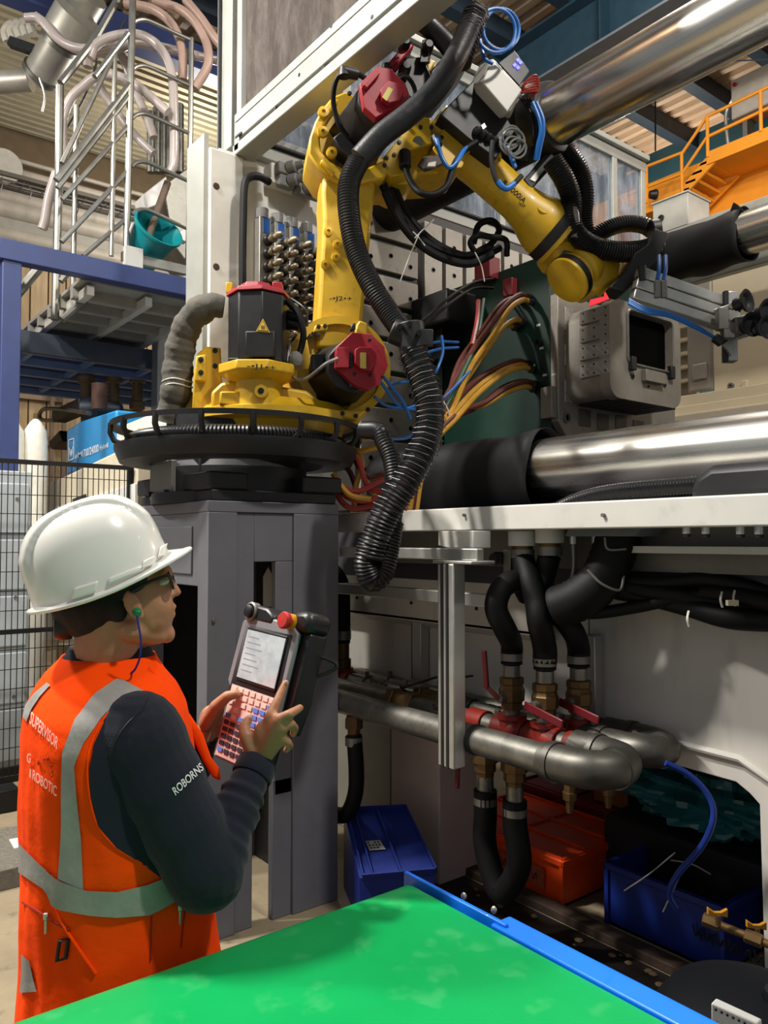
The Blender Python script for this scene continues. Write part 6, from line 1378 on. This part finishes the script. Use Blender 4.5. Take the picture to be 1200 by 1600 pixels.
# ================================================================ person
fd = (RT*.93+FH*.37).normalized(); rd = (RT*.37-FH*.93).normalized()
ps = thing('person', 'person in white hard hat and orange reflective vest holding a control pendant', 'person', V((-1.609, .537, 0)))
SKIN = M('skin', 'a87556', .5, var=.08, vs=20, bump=.05, bs=120)
NAVY = M('navy_knit_fabric', '0c1122', .9, var=.15, vs=30, bump=.15, bs=300, sheen=.1)
ORV = M('orange_vest_fabric', 'ff4800', .92, var=.06, vs=14, bump=.5, bs=14, spec=.15)
REF = M('silver_reflective_tape', '8e8b86', .6, metal=0, var=.12, vs=25, bump=.1, bs=60)
HATM = M('white_hard_hat_shell', 'e4e3dc', .22, var=.03, coat=.4)
HAIR = M('black_hair', '0e0b0a', .6, var=.3, vs=60, bump=.6, bs=200, stretch=(1, 1, 6))
def caps(b, p, q, r0, r1=None, n=14):
    p, q = V(p), V(q); r1 = r0 if r1 is None else r1; d = q-p; L = d.length
    prof = [(-r0*math.cos(a), r0*math.sin(a)) for a in [PI/2*i/4 for i in range(5)]]+[(L+r1*math.sin(a), r1*math.cos(a)) for a in [PI/2*i/4 for i in range(5)]]
    b.lathe(p, d, prof, n)
def chain(b, pts, rs):
    for (p, q), (r0, r1) in zip(zip(pts, pts[1:]), zip(rs, rs[1:])): caps(b, p, q, r0, r1)
# ---- torso sections (shared by body and vest)
def cz(px, z, dep=1.60): return at(px, 800, dep)  # helper
SEC = [(.74, 199, .184, .215), (.85, 198, .183, .216), (.95, 195, .178, .216), (1.05, 187, .168, .214), (1.15, 180, .160, .214), (1.25, 176, .157, .216), (1.32, 173, .154, .214), (1.37, 171, .146, .200), (1.405, 170, .130, .166), (1.435, 168, .108, .122), (1.462, 172, .086, .090), (1.475, 174, .080, .080)]
def sec(z):
    for (a, c) in zip(SEC, SEC[1:]):
        if a[0] <= z <= c[0]:
            t = (z-a[0])/(c[0]-a[0]); return [a[i]+(c[i]-a[i])*t for i in range(4)]
    return SEC[-1] if z > SEC[-1][0] else SEC[0]
def torso(th, z, off=0, wr=0):
    _, px, a, c = sec(z); ctr = at(px, HZ, 1.60); ctr.z = z
    e = .86
    cs, sn = math.cos(th), math.sin(th)
    x = (a+off)*math.copysign(abs(cs)**e, cs); y = (c+off)*math.copysign(abs(sn)**e, sn)
    w = wr*(math.sin(7*th+z*9)*.5+math.sin(13*th-z*17)*.35+math.sin(3*th+z*31)*.4+math.sin(26*th+3*z)*.28*max(0, -math.cos(th)))*max(0, min(1, (1.42-z)*6))
    return ctr+fd*(x*(1+w))+rd*(y*(1+w))
S = at(214, 1152, 1.455); E = at(322, 1362, 1.43); W = at(401, 1196, 1.585)
Sl = at(150, 1140, 1.78)+fd*.03; El = at(262, 1330, 1.86); Wl = at(318, 1150, 1.80)
NK = at(168, 1010, 1.555)
Hc = at(172, 912, 1.555)
ptch = math.radians(22.5); hf = fd*math.cos(ptch)+ZV*math.sin(ptch); hu = ZV*math.cos(ptch)-fd*math.sin(ptch)
def sag(px, py, o=0): return onp(px, py, Hc+rd*o, rd)
b = MB()
zs = [.78+.06*i for i in range(12)]
b.rings([[torso(2*PI*i/28, min(z, 1.45), -.03) for i in range(28)] for z in zs])
# head
b.ell(sag(166, 900), hf*.098, rd*.075, hu*.10); b.ell(sag(216, 942), hf*.066, rd*.066, hu*.092); b.ell(sag(228, 972), hf*.056, rd*.058, hu*.040)
b.ell(sag(259, 990), hf*.019, rd*.025, hu*.020); b.ell(sag(255, 895), hf*.018, rd*.056, hu*.022); b.ell(sag(236, 952, .020), hf*.044, rd*.040, hu*.044); b.ell(sag(236, 952, -.020), hf*.044, rd*.040, hu*.044); b.ell(sag(232, 970), hf*.05, rd*.060, hu*.034)
caps(b, sag(262, 902), sag(272, 922), .008, .0115); b.ell(sag(276, 926), hf*.010, rd*.012, hu*.008); b.ell(sag(268, 929, .010), hf*.009, rd*.008, hu*.007); b.ell(sag(268, 929, -.010), hf*.009, rd*.008, hu*.007)
b.ell(sag(268, 949), hf*.011, rd*.023, hu*.0065); b.ell(sag(267, 961), hf*.0105, rd*.021, hu*.0068)
caps(b, sag(245, 992, .02), sag(200, 985, .052), .020, .022); caps(b, sag(245, 992, -.02), sag(200, 985, -.052), .020, .022)
# ear (near and far)
for s in (1, -1):
    c = sag(207, 945, .076*s)
    b.ell(c, (hf*.9-hu*.1)*.018, rd*.009, hu*.030); b.ell(c-hu*.022+hf*.003, hf*.011, rd*.007, hu*.013)
# neck
chain(b, [sag(170, 962), NK, at(165, 1070, 1.59)], [.064, .064, .078])
# arms
chain(b, [S, E, W], [.055, .043, .026]); chain(b, [Sl, El, Wl], [.055, .043, .026])
chain(b, [at(172, 1100, 1.6), S], [.07, .06]); chain(b, [at(172, 1100, 1.6), Sl], [.07, .06])
# legs
for s in (1, -1):
    h = torso(0, .8); hc = (torso(0, .8)+torso(PI, .8))/2+rd*.10*s
    k = V((hc.x, hc.y, .46)); f_ = V((hc.x, hc.y, .08)); chain(b, [V((hc.x, hc.y, .85)), k, f_], [.085, .055, .04]); caps(b, f_, f_+fd*.16-ZV*.04, .04, .035)
# right hand (near): palm and fingers closing on the pendant
def HP(x, y, z): return at(x, y, z)
wr_ = W
mcp = [HP(424, 1117, 1.575), HP(436, 1124, 1.56), HP(442, 1137, 1.56), HP(441, 1152, 1.565)]
for m_, r in zip(mcp, (.0125, .013, .0125, .0115)): caps(b, wr_.lerp(m_, .12), m_, .018, r)
b.ell(HP(415, 1150, 1.578), RT*.026-ZV*.0, FH*.014, ZV*.034)
chain(b, [mcp[0], HP(432, 1098, 1.585), HP(439, 1082, 1.60), HP(446, 1067, 1.612)], [.0115, .0098, .0088, .0078])
chain(b, [mcp[1], HP(452, 1116, 1.555), HP(463, 1110, 1.575), HP(469, 1106, 1.60)], [.0115, .0100, .0090, .0080])
chain(b, [mcp[2], HP(455, 1131, 1.565), HP(461, 1138, 1.59), HP(458, 1147, 1.61)], [.0112, .0096, .0086, .0078])
chain(b, [mcp[3], HP(450, 1160, 1.57), HP(453, 1166, 1.59), HP(447, 1172, 1.61)], [.0105, .0088, .0078, .007])
chain(b, [wr_.lerp(HP(396, 1172, 1.58), .6), HP(384, 1150, 1.585), HP(381, 1134, 1.60), HP(389, 1123, 1.615)], [.018, .0145, .0115, .0092])
# left hand (far): thumb over the keypad edge, fingers behind the pendant
ml = [HP(352, 1100, 1.82), HP(349, 1116, 1.84), HP(344, 1132, 1.85), HP(338, 1148, 1.84)]
for m_ in ml: caps(b, Wl.lerp(m_, .1), m_, .019, .013)
b.ell(HP(330, 1128, 1.81), RT*.03, FH*.016, ZV*.04)
for m_, tip, r in zip(ml, (HP(392, 1085, 1.85), HP(390, 1105, 1.86), HP(384, 1125, 1.86), HP(372, 1148, 1.85)), (.0115, .0115, .011, .010)): chain(b, [m_, m_.lerp(tip, .5)+FH*.01, tip], [r, r*.88, r*.75])
chain(b, [HP(322, 1130, 1.78), HP(338, 1104, 1.745), HP(355, 1088, 1.735), HP(370, 1084, 1.735), HP(377, 1085, 1.738)], [.018, .0155, .0125, .0105, .0085])
body = b.build('body', SKIN, ps, sm=180)
md_ = body.modifiers.new('remesh', 'REMESH'); md_.mode = 'VOXEL'; md_.voxel_size = .0042; md_.use_smooth_shade = True
ms = body.modifiers.new('smooth', 'SMOOTH'); ms.factor = .5; ms.iterations = 4
# fingernails
NAIL = M('fingernail', 'c79a84', .3, var=.05)
for c, dr_ in ((HP(447.5, 1067, 1.603), RT*.3+ZV), (HP(390, 1122.5, 1.606), RT*.5+ZV), (HP(377, 1083, 1.731), RT)):
    dr_ = dr_.normalized(); MB().ell(c, dr_*.0055, -FH*.002, dr_.cross(FH)*.004, 10, 6).build('fingernail', NAIL, body)
# ---- hair
h = MB(); h.ell(sag(143, 942), hf*.077, rd*.079, hu*.070); h.ell(sag(165, 905), hf*.099, rd*.0785, hu*.055); h.ell(sag(204, 912, .052), hf*.035, rd*.024, hu*.022); h.ell(sag(204, 912, -.052), hf*.035, rd*.024, hu*.022)
h.ell(sag(186, 922, .055), hf*.030, rd*.027, hu*.026); h.ell(sag(186, 922, -.055), hf*.030, rd*.027, hu*.026); h.ell(sag(180, 950, .058), hf*.022, rd*.022, hu*.03)
hr = h.build('hair', HAIR, ps, sm=180); q = hr.modifiers.new('remesh', 'REMESH'); q.mode = 'VOXEL'; q.voxel_size = .005; q.use_smooth_shade = True; q = hr.modifiers.new('smooth', 'SMOOTH'); q.iterations = 4
# ---- hard hat
HB = at(165, 903, 1.555)-hu*.0
def hat(u_, v_):
    th = 2*PI*u_; c, s = math.cos(th), math.sin(th)
    A = .140 if c < 0 else .130; B_ = .106; H = .152
    if v_ < .12:      # brim, from outer lip in to the shell
        t = v_/.12; ext = (.012+.032*max(0, c)**2)*(1-t)
        dr = -.005*(1-t)-.008*(1-t)*max(0, c)**3-.016*s*s+.004*max(0, c)**2
        return HB+hf*((A+ext)*c)+rd*((B_+ext*.9)*s)+hu*dr
    t = (v_-.12)/.88*PI/2; rr = math.cos(t)**.66; zz = math.sin(t)**.96*H-.016*s*s*math.cos(t)**2
    x = A*c*rr; y = B_*s*rr
    rg = max(0, 1-(abs(y)/.042)**14)*max(0, min(1, (zz-.035)/.05))*.009 if abs(y) < .042 else 0
    n_ = V((x/A**2, y/B_**2, zz/H**2)).normalized()
    return HB+hf*(x+n_.x*rg)+rd*(y+n_.y*rg)+hu*(zz+n_.z*rg)
hh = MB().grid(hat, 128, 64, cu=True).build('hard_hat', HATM, ps, sm=60, solid=.003)
ht = bvh(hh)
MB().tube([hat(i/96, 0) for i in range(96)], .0042, 8, closed=True, smooth=False).build('brim_lip', HATM, hh)
def hpad(px0, py0, px1, py1, hpx, nm, lift=.006):
    n = 8; A_ = []; B2 = []
    for i in range(n+1):
        t = i/n; x, y = px0+(px1-px0)*t, py0+(py1-py0)*t
        p, q = drape(ht, x, y, lift), drape(ht, x+hpx*.25, y-hpx, lift)
        if p is None or q is None: continue
        A_.append(p); B2.append(q)
    k = len(A_); mb = MB()
    if k < 2: return
    mb.rings([[a, q, q-rd*.012, a-rd*.012] for a, q in zip(A_, B2)]); return mb.build(nm, HATM, hh, bevel=.0035, sm=60)
hpad(113, 936, 150, 925, 18, 'accessory_boss', .009); hpad(167, 914, 222, 892, 11, 'side_slot', .007); hpad(217, 891, 234, 883, 13, 'slot_clip', .010); hpad(241, 874, 263, 862, 17, 'accessory_boss', .009)
kb = sag(96, 975); MB().lathe(kb+rd*.0, -fd, [(-.02, .03), (.0, .032), (.012, .028), (.014, .02)], 20).build('adjuster_knob', BLK, hh)
# ---- glasses
gs = MB().tube([sag(205, 925, .083), sag(232, 910, .080), sag(256, 901, .070), sag(263, 899, .062), sag(268, 903, .012), sag(270, 901, 0), sag(268, 903, -.012), sag(263, 899, -.062), sag(256, 901, -.070), sag(205, 925, -.083)], .0033, 8).build('glasses', BLK, ps)
LENS = M('clear_lens', 'cfd6da', .05, trans=1, var=0, ior=1.1)
for s in (1, -1):
    c = sag(267, 906, .037*s); nf = (hf-ZV*.1+rd*.12*s).normalized(); sx = nf.cross(hu).normalized(); sy = sx.cross(nf)
    ring = [c+sx*.026*math.copysign(abs(math.cos(a))**.7, math.cos(a))+sy*.018*math.copysign(abs(math.sin(a))**.7, math.sin(a)) for a in [2*PI*i/24 for i in range(24)]]
    MB().tube(ring, .0022, 6, closed=True, smooth=False).build('lens_rim', BLK, gs); MB().prism(ring, nf*.001).build('lens', LENS, gs, sm=0)
# eyes
for s in (1, -1):
    c = sag(256, 909, .031*s); e_ = MB().ell(c, hf*.013, rd*.015, hu*.007, 12, 8).build('eye', M('eye_white', 'c9c2b8', .3), ps); MB().ell(c+hf*.009, hf*.006, rd*.006, hu*.006, 10, 6).build('iris', BLK, e_)
    MB().tube([sag(254, 895, .047*s), sag(262, 889, .033*s), sag(264, 891, .014*s)], .0035, 6).build('eyebrow', HAIR, ps)
# ---- ear plug on a cord
ep = sag(213, 955, .088); GP_ = M('green_ear_plug', '0b7a4a', .5)
pg = MB().lathe(ep-rd*.012, (rd+fd*.15-ZV*.2), [(0, .006), (.006, .0085), (.012, .0085), (.013, .006), (.02, .0065), (.022, .004)], 14).build('ear_plug', GP_, ps)
MB().tube([at(214, 962, 1.462), at(217, 980, 1.462), at(220, 1000, 1.465), at(219, 1025, 1.475), at(212, 1044, 1.49), at(205, 1052, 1.5)], .0022, 6).build('plug_cord', M('blue_cord', '1e2a8a', .5), pg)
# ---- shirt: collar, sleeves
b = MB()
def slv(S_, E_, W_, r):
    P = [S_.lerp(E_, t) for t in [i/10 for i in range(11)]]
    b.sweep(P, lambda t, i: r[0]+(r[1]-r[0])*t+.002*math.sin(i*2.1), 24); b.ell(E_, V((r[1]*1.02, 0, 0)), V((0, r[1]*1.02, 0)), V((0, 0, r[1]*1.02))); b.ell(S_, V((r[0], 0, 0)), V((0, r[0], 0)), V((0, 0, r[0])))
    P = resample([E_, E_.lerp(W_, .5), W_], .006); n = len(P)
    b.sweep(P, lambda t, i: (r[1]*.95+(r[2]-r[1]*.95)*min(1, t*1.15))*(1+(.075*math.sin(i*.8+2.2*math.sin(i*.23))+.035*math.sin(i*1.5+1))*(1 if t < .8 else 0)), 24)
slv(S, E, W, (.086, .070, .037)); slv(Sl, El, Wl, (.08, .066, .036))
sh = b.build('shirt', NAVY, ps, sm=180); q = sh.modifiers.new('remesh', 'REMESH'); q.mode = 'VOXEL'; q.voxel_size = .0045; q.use_smooth_shade = True; q = sh.modifiers.new('smooth', 'SMOOTH'); q.iterations = 1
dW = (W-E).normalized(); MB().lathe(W-dW*.028, dW, [(0, .040), (.004, .042), (.032, .041), (.036, .039), (.036, .034), (.0, .034)], 28, caps=False).build('cuff', NAVY, sh)
cr0 = torso(0, 1.46); cc_ = (torso(0, 1.465)+torso(PI, 1.465))/2
MB().rings([[torso(2*PI*i/36, z, o) for i in range(36)] for z, o in ((1.45, .004), (1.474, .003), (1.486, -.001), (1.482, -.009), (1.45, -.012))], caps=False).build('collar', NAVY, sh)
shs = bvh(sh)
WTX = M('white_print', 'dcdcdc', .6, var=.03)
pxtext('ROBORNS', shs, (274, 1243), (317, 1203), (268, 1232), 'sleeve_lettering', WTX, sh, .0025)
# shoulder seam of the sleeve
def drape_line(tree, pts, r, nm, mat, par, off=.001):
    P = [drape(tree, x, y, off) for x, y in pts]; P = [p for p in P if p is not None]
    if len(P) > 1: return MB().tube(P, r, 6).build(nm, mat, par)
drape_line(shs, [(232, 1092), (222, 1110), (200, 1130), (180, 1160), (168, 1200), (160, 1250)], .0016, 'sleeve_seam', BLK, sh)
# ---- vest
def vest(u_, v_): return torso(2*PI*u_, .78+(1.468-.78)*v_, .006, .022)
vs_ = MB().grid(vest, 160, 80, cu=True).build('vest', ORV, ps, sm=180, solid=.004)
vt = bvh(vs_)
def strip(ea_, eb_, nm, mat, n=26, m=5, off=.0035):
    def along(E_, t):
        s = t*(len(E_)-1); i = min(int(s), len(E_)-2); f = s-i; return (E_[i][0]+(E_[i+1][0]-E_[i][0])*f, E_[i][1]+(E_[i+1][1]-E_[i][1])*f)
    rows = []
    for i in range(n+1):
        a, c = along(ea_, i/n), along(eb_, i/n)
        row = [drape(vt, a[0]+(c[0]-a[0])*j/m, a[1]+(c[1]-a[1])*j/m, off) for j in range(m+1)]
        good = [p for p in row if p is not None]
        if not good: continue
        row = [p if p is not None else min(good, key=lambda g: abs(row.index(g)-k)) for k, p in enumerate(row)]
        rows.append(row)
    mb = MB(); w_ = m+1; mb.add([p for r in rows for p in r], [(i*w_+j, i*w_+j+1, (i+1)*w_+j+1, (i+1)*w_+j) for i in range(len(rows)-1) for j in range(m)])
    return mb.build(nm, mat, vs_, sm=60, recalc=False)
strip([(225, 1082), (185, 1060), (147, 1086), (117, 1126), (99, 1174), (96, 1240), (96, 1313), (92, 1372)], [(236, 1090), (203, 1083), (161, 1119), (130, 1163), (117, 1196), (121, 1247), (128, 1313), (131, 1392)], 'reflective_strip', REF)
strip([(33, 1316), (66, 1350), (92, 1374), (132, 1390), (183, 1392), (231, 1381), (273, 1363), (300, 1350), (330, 1340)], [(33, 1362), (73, 1389), (86, 1418), (139, 1429), (183, 1432), (235, 1429), (290, 1398), (315, 1390), (340, 1380)], 'reflective_belt', REF, off=.005)
strip([(75, 1068), (55, 1085), (42, 1102), (38, 1120)], [(80, 1072), (64, 1090), (52, 1108), (44, 1128)], 'reflective_strip', REF)
strip([(36, 1490), (36, 1520), (34, 1550)], [(48, 1500), (55, 1530), (60, 1548)], 'reflective_strip', REF)
PNK = M('pale_pink_print', 'ffc0b0', .6, var=.05); DRD = M('dark_red_print', '8a1606', .6)
pxtext('SUPERVISOR', vt, (49, 1130), (91, 1171), (52, 1112), 'vest_lettering', PNK, vs_, .004)
pxtext('ROBOTIC', vt, (54, 1217), (90, 1244), (55, 1201), 'vest_lettering', PNK, vs_, .004)
pxtext('G', vt, (45, 1190), (51, 1192), (46, 1175), 'vest_lettering', PNK, vs_, .004); pxtext('I', vt, (49, 1213), (51, 1215), (50, 1200), 'vest_lettering', PNK, vs_, .004)
for x, y, r in ((62.5, 1191, .005), (76.5, 1185, .004), (71.5, 1186, .0022), (82, 1196, .0022), (83, 1205, .002), (83, 1212, .002)):
    p = drape(vt, x, y, .003)
    if p: MB().ell(p, fd*.0015, rd*r, ZV*r, 12, 6).build('print_dot', DRD, vs_)
drape_line(vt, [(37, 1409), (60, 1422), (90, 1442), (110, 1452)], .0018, 'pocket_zip', DRD, vs_, .003)
drape_line(vt, [(236, 1432), (235, 1460), (235, 1500)], .0014, 'vest_seam', DRD, vs_, .002); drape_line(vt, [(290, 1405), (285, 1450), (282, 1480)], .0014, 'vest_seam', DRD, vs_, .002)
drape_line(vt, [(86, 1420), (105, 1452), (130, 1490), (150, 1520)], .0025, 'vest_fold', ORV, vs_, .003)
for x, y in ((74, 1430), (279, 1418)):
    p = drape(vt, x, y, .005)
    if p: z_ = MB().cbox(p, fd*.008, rd*.006, ZV*.012).build('zip_slider', ALU, vs_, bevel=.002); MB().cbox(p-ZV*.018, fd*.004, rd*.003, ZV*.024).build('zip_pull', ALU, vs_, bevel=.001)
p = drape(vt, 102, 1482, .006)
if p: MB().tube([p+ZV*.018-fd*.006, p+ZV*.018+fd*.008, p-ZV*.014+fd*.004, p-ZV*.016-fd*.010], .004, 6, closed=True, smooth=False).build('belt_loop', BLK, vs_)
# armhole binding and front flap
ARM_L = [(262, 1098), (240, 1090), (215, 1090), (190, 1100), (165, 1124), (148, 1160), (140, 1200), (142, 1245), (154, 1290), (182, 1324), (222, 1350), (262, 1380), (285, 1405)]
strip(ARM_L, [(262, 1130)]+[(240, 1140)]*3+[(235, 1160)]+[(235, 1190)]*2+[(245, 1240)]*2+[(260, 1280)]*2+[(290, 1330)]*2, 'armhole_shirt', NAVY, n=36, m=8, off=.004)
drape_line(vt, [(262, 1098), (240, 1088), (215, 1086), (190, 1098), (165, 1120), (146, 1155), (137, 1195), (140, 1240), (152, 1285), (180, 1322), (220, 1348), (262, 1378), (286, 1404)], .0022, 'armhole_binding', ORV, vs_, .002)
fl_ = [(236, 1070), (258, 1086), (290, 1112), (315, 1150), (327, 1185), (340, 1203), (344, 1222), (331, 1216), (316, 1190), (298, 1150), (272, 1108), (238, 1086)]
MB().prism([at(x, y, 1.555+.0005*(x-236)) for x, y in fl_], FH*.02).build('vest_front', ORV, vs_, bevel=.006)
MB().tube([at(x, y, 1.54+.0005*(x-236)) for x, y in ((228, 1046), (242, 1062), (252, 1078), (255, 1084))], .010, 8).build('neck_binding', ORV, vs_)
# ---- trousers and shoes
b = MB(); b.rings([[torso(2*PI*i/28, z, -.006) for i in range(28)] for z in (.80, .9, .98)])
for s in (1, -1):
    hc = (torso(0, .8)+torso(PI, .8))/2+rd*.105*s; chain(b, [V((hc.x, hc.y, .86)), V((hc.x, hc.y, .46)), V((hc.x, hc.y, .10))], [.115, .085, .075])
tr_ = b.build('trousers', M('dark_trousers', '16171d', .85, var=.15), ps, sm=180); q = tr_.modifiers.new('remesh', 'REMESH'); q.mode = 'VOXEL'; q.voxel_size = .012; q.use_smooth_shade = True
for s in (1, -1):
    hc = (torso(0, .8)+torso(PI, .8))/2+rd*.105*s; c = V((hc.x, hc.y, .045))+fd*.07
    MB().rings([[c+fd*(.145*math.cos(a)*k)+rd*(.05*math.sin(a)*k)+ZV*z for a in [2*PI*i/20 for i in range(20)]] for z, k in ((-.045, .98), (-.02, 1), (.01, .96), (.04, .8), (.055, .5))]).build('shoe', BLK, ps)
# ================================================================ teach pendant
pTL, pTR, pBL = at(398, 970, 1.775), at(484, 990, 1.635), at(330, 1180, 1.755)
ex = (pTR-pTL); wd = ex.length; ex.normalize(); ey = (pTL-pBL); ey = (ey-ex*ey.dot(ex)); ln = ey.length; ey.normalize(); en = ex.cross(ey).normalized()
if en.dot(CAM-pTL) < 0: en = -en
tpn = thing('teach_pendant', 'black and grey robot control pendant with lit screen and red stop button', 'pendant', pBL)
def T(x, y, z=0): return pBL+ex*(x*wd)+ey*(y*ln)+en*z
GRYP = M('grey_pendant_plastic', '808082', .4, var=.05)
PBK = M('black_pendant_plastic', '141517', .38, var=.1)
MB().prism([T(.03, 0, -.045), T(.9, 0, -.045), T(1, .5, -.045), T(1, 1, -.045), T(0, 1, -.045), T(-.02, .5, -.045)], en*.045).build('pendant_back', PBK, tpn, bevel=.012)
MB().prism([T(1, .30, -.065), T(1.06, .30, -.065), T(1.14, .55, -.065), T(1.14, 1.0, -.065), T(.9, 1.0, -.065)], en*.05).build('side_grip', PBK, tpn, bevel=.012)
fpl = MB().prism([T(.03, .0), T(.97, .0), T(1.0, .5), T(1.02, .98), T(.9, 1.03), T(.5, 1.045), T(.1, 1.03), T(-.02, .98), T(-.04, .54), T(.03, .50)], -en*.012).build('face_plate', GRYP, tpn, bevel=.004)
SCR = M('lit_screen', 'a9b2b4', .12, var=.22, vs=30, emit=.16, coat=.6)
MB().prism([T(.13, .565, .001), T(.87, .565, .001), T(.87, .945, .001), T(.13, .945, .001)], en*.002).build('screen_bezel', PBK, fpl, bevel=.001)
sc_ = MB().prism([T(.15, .585, .003), T(.86, .585, .003), T(.86, .93, .003), T(.15, .93, .003)], en*.0015).build('screen', SCR, tpn, sm=0)
LN = M('screen_grey_text', '8d979c', .4, var=0)
for k in range(7): MB().prism([T(.20, .88-k*.04, .0047), T(.20+.2+.05*(k % 3), .88-k*.04, .0047), T(.20+.2+.05*(k % 3), .887-k*.04, .0047), T(.20, .887-k*.04, .0047)], en*.0002).build('screen_line', LN, sc_, sm=0)
KPM = M('bounce_pink_keypad', 'dcb3a6', .5, var=.05)  # orange bounce from the vest is put into this keypad colour
MB().prism([T(.08, .02, .0005), T(.94, .02, .0005), T(.94, .525, .0005), T(.08, .525, .0005)], en*.0015).build('keypad', KPM, tpn, sm=0)
KW = M('key_white', 'e3c4b8', .5); KB = M('key_blue', '5a7fd0', .5); KD = M('key_dark', '3a3340', .5)
kb0 = None
for r in range(10):
    for c in range(7):
        if r in (2, 3) and c < 3 and (r+c) % 2: continue
        m_ = KW
        if r >= 5 and c < 5: m_ = KD
        if (r in (2, 3, 4) and c >= 4) or (r == 1 and c == 6) or (r in (3, 4) and c in (0, 2)) or (r == 8 and c > 4) or (r == 9 and c == 0): m_ = KB
        x0_, y0_ = .115+c*.118, .485-r*.048
        MB().prism([T(x0_, y0_, .002), T(x0_+.085, y0_, .002), T(x0_+.085, y0_+.030, .002), T(x0_, y0_+.030, .002)], en*.0025).build('key', m_, tpn, sm=0)
# top: left roller hood with key switch, emergency stop on the right, handles
MB().prism([T(.0, 1.03, -.05), T(.0, 1.09, -.05), T(.05, 1.12, -.05), T(.4, 1.11, -.05), T(.55, 1.06, -.05), T(.55, 1.0, -.05), T(.0, 1.0, -.05)], en*.052).build('left_hood', PBK, tpn, bevel=.012)
MB().lathe(T(.12, 1.06, .0), en, [(-.01, .022), (.006, .022), (.008, .018), (.004, .016)], 24).build('switch_ring', STL, tpn)
MB().lathe(T(.12, 1.06, .0), en, [(0, .015), (.014, .014), (.016, .010)], 20).build('key_switch', BLK, tpn)
MB().prism([T(.78, .99, -.07), T(1.14, .99, -.07), T(1.16, 1.1, -.07), T(1.05, 1.15, -.07), T(.85, 1.13, -.07), T(.78, 1.05, -.07)], en*.068).build('right_hood', PBK, tpn, bevel=.014)
es = T(.86, 1.05, 0)
MB().lathe(es, en, [(-.01, .017), (.005, .017), (.006, .012)], 24).build('stop_collar', M('yellow_stop_collar', 'c98a1a', .4), tpn)
MB().lathe(es, en, [(.004, .011), (.012, .011), (.013, .018), (.022, .019), (.026, .016), (.027, .0)], 24).build('stop_button', M('red_stop_button', 'b32a26', .45), tpn)
MB().tube([T(1.13, .86, -.06), T(1.26, .84, -.08), T(1.27, .80, -.08), T(1.13, .72, -.06)], .004, 6).build('strap_loop', PBK, tpn)
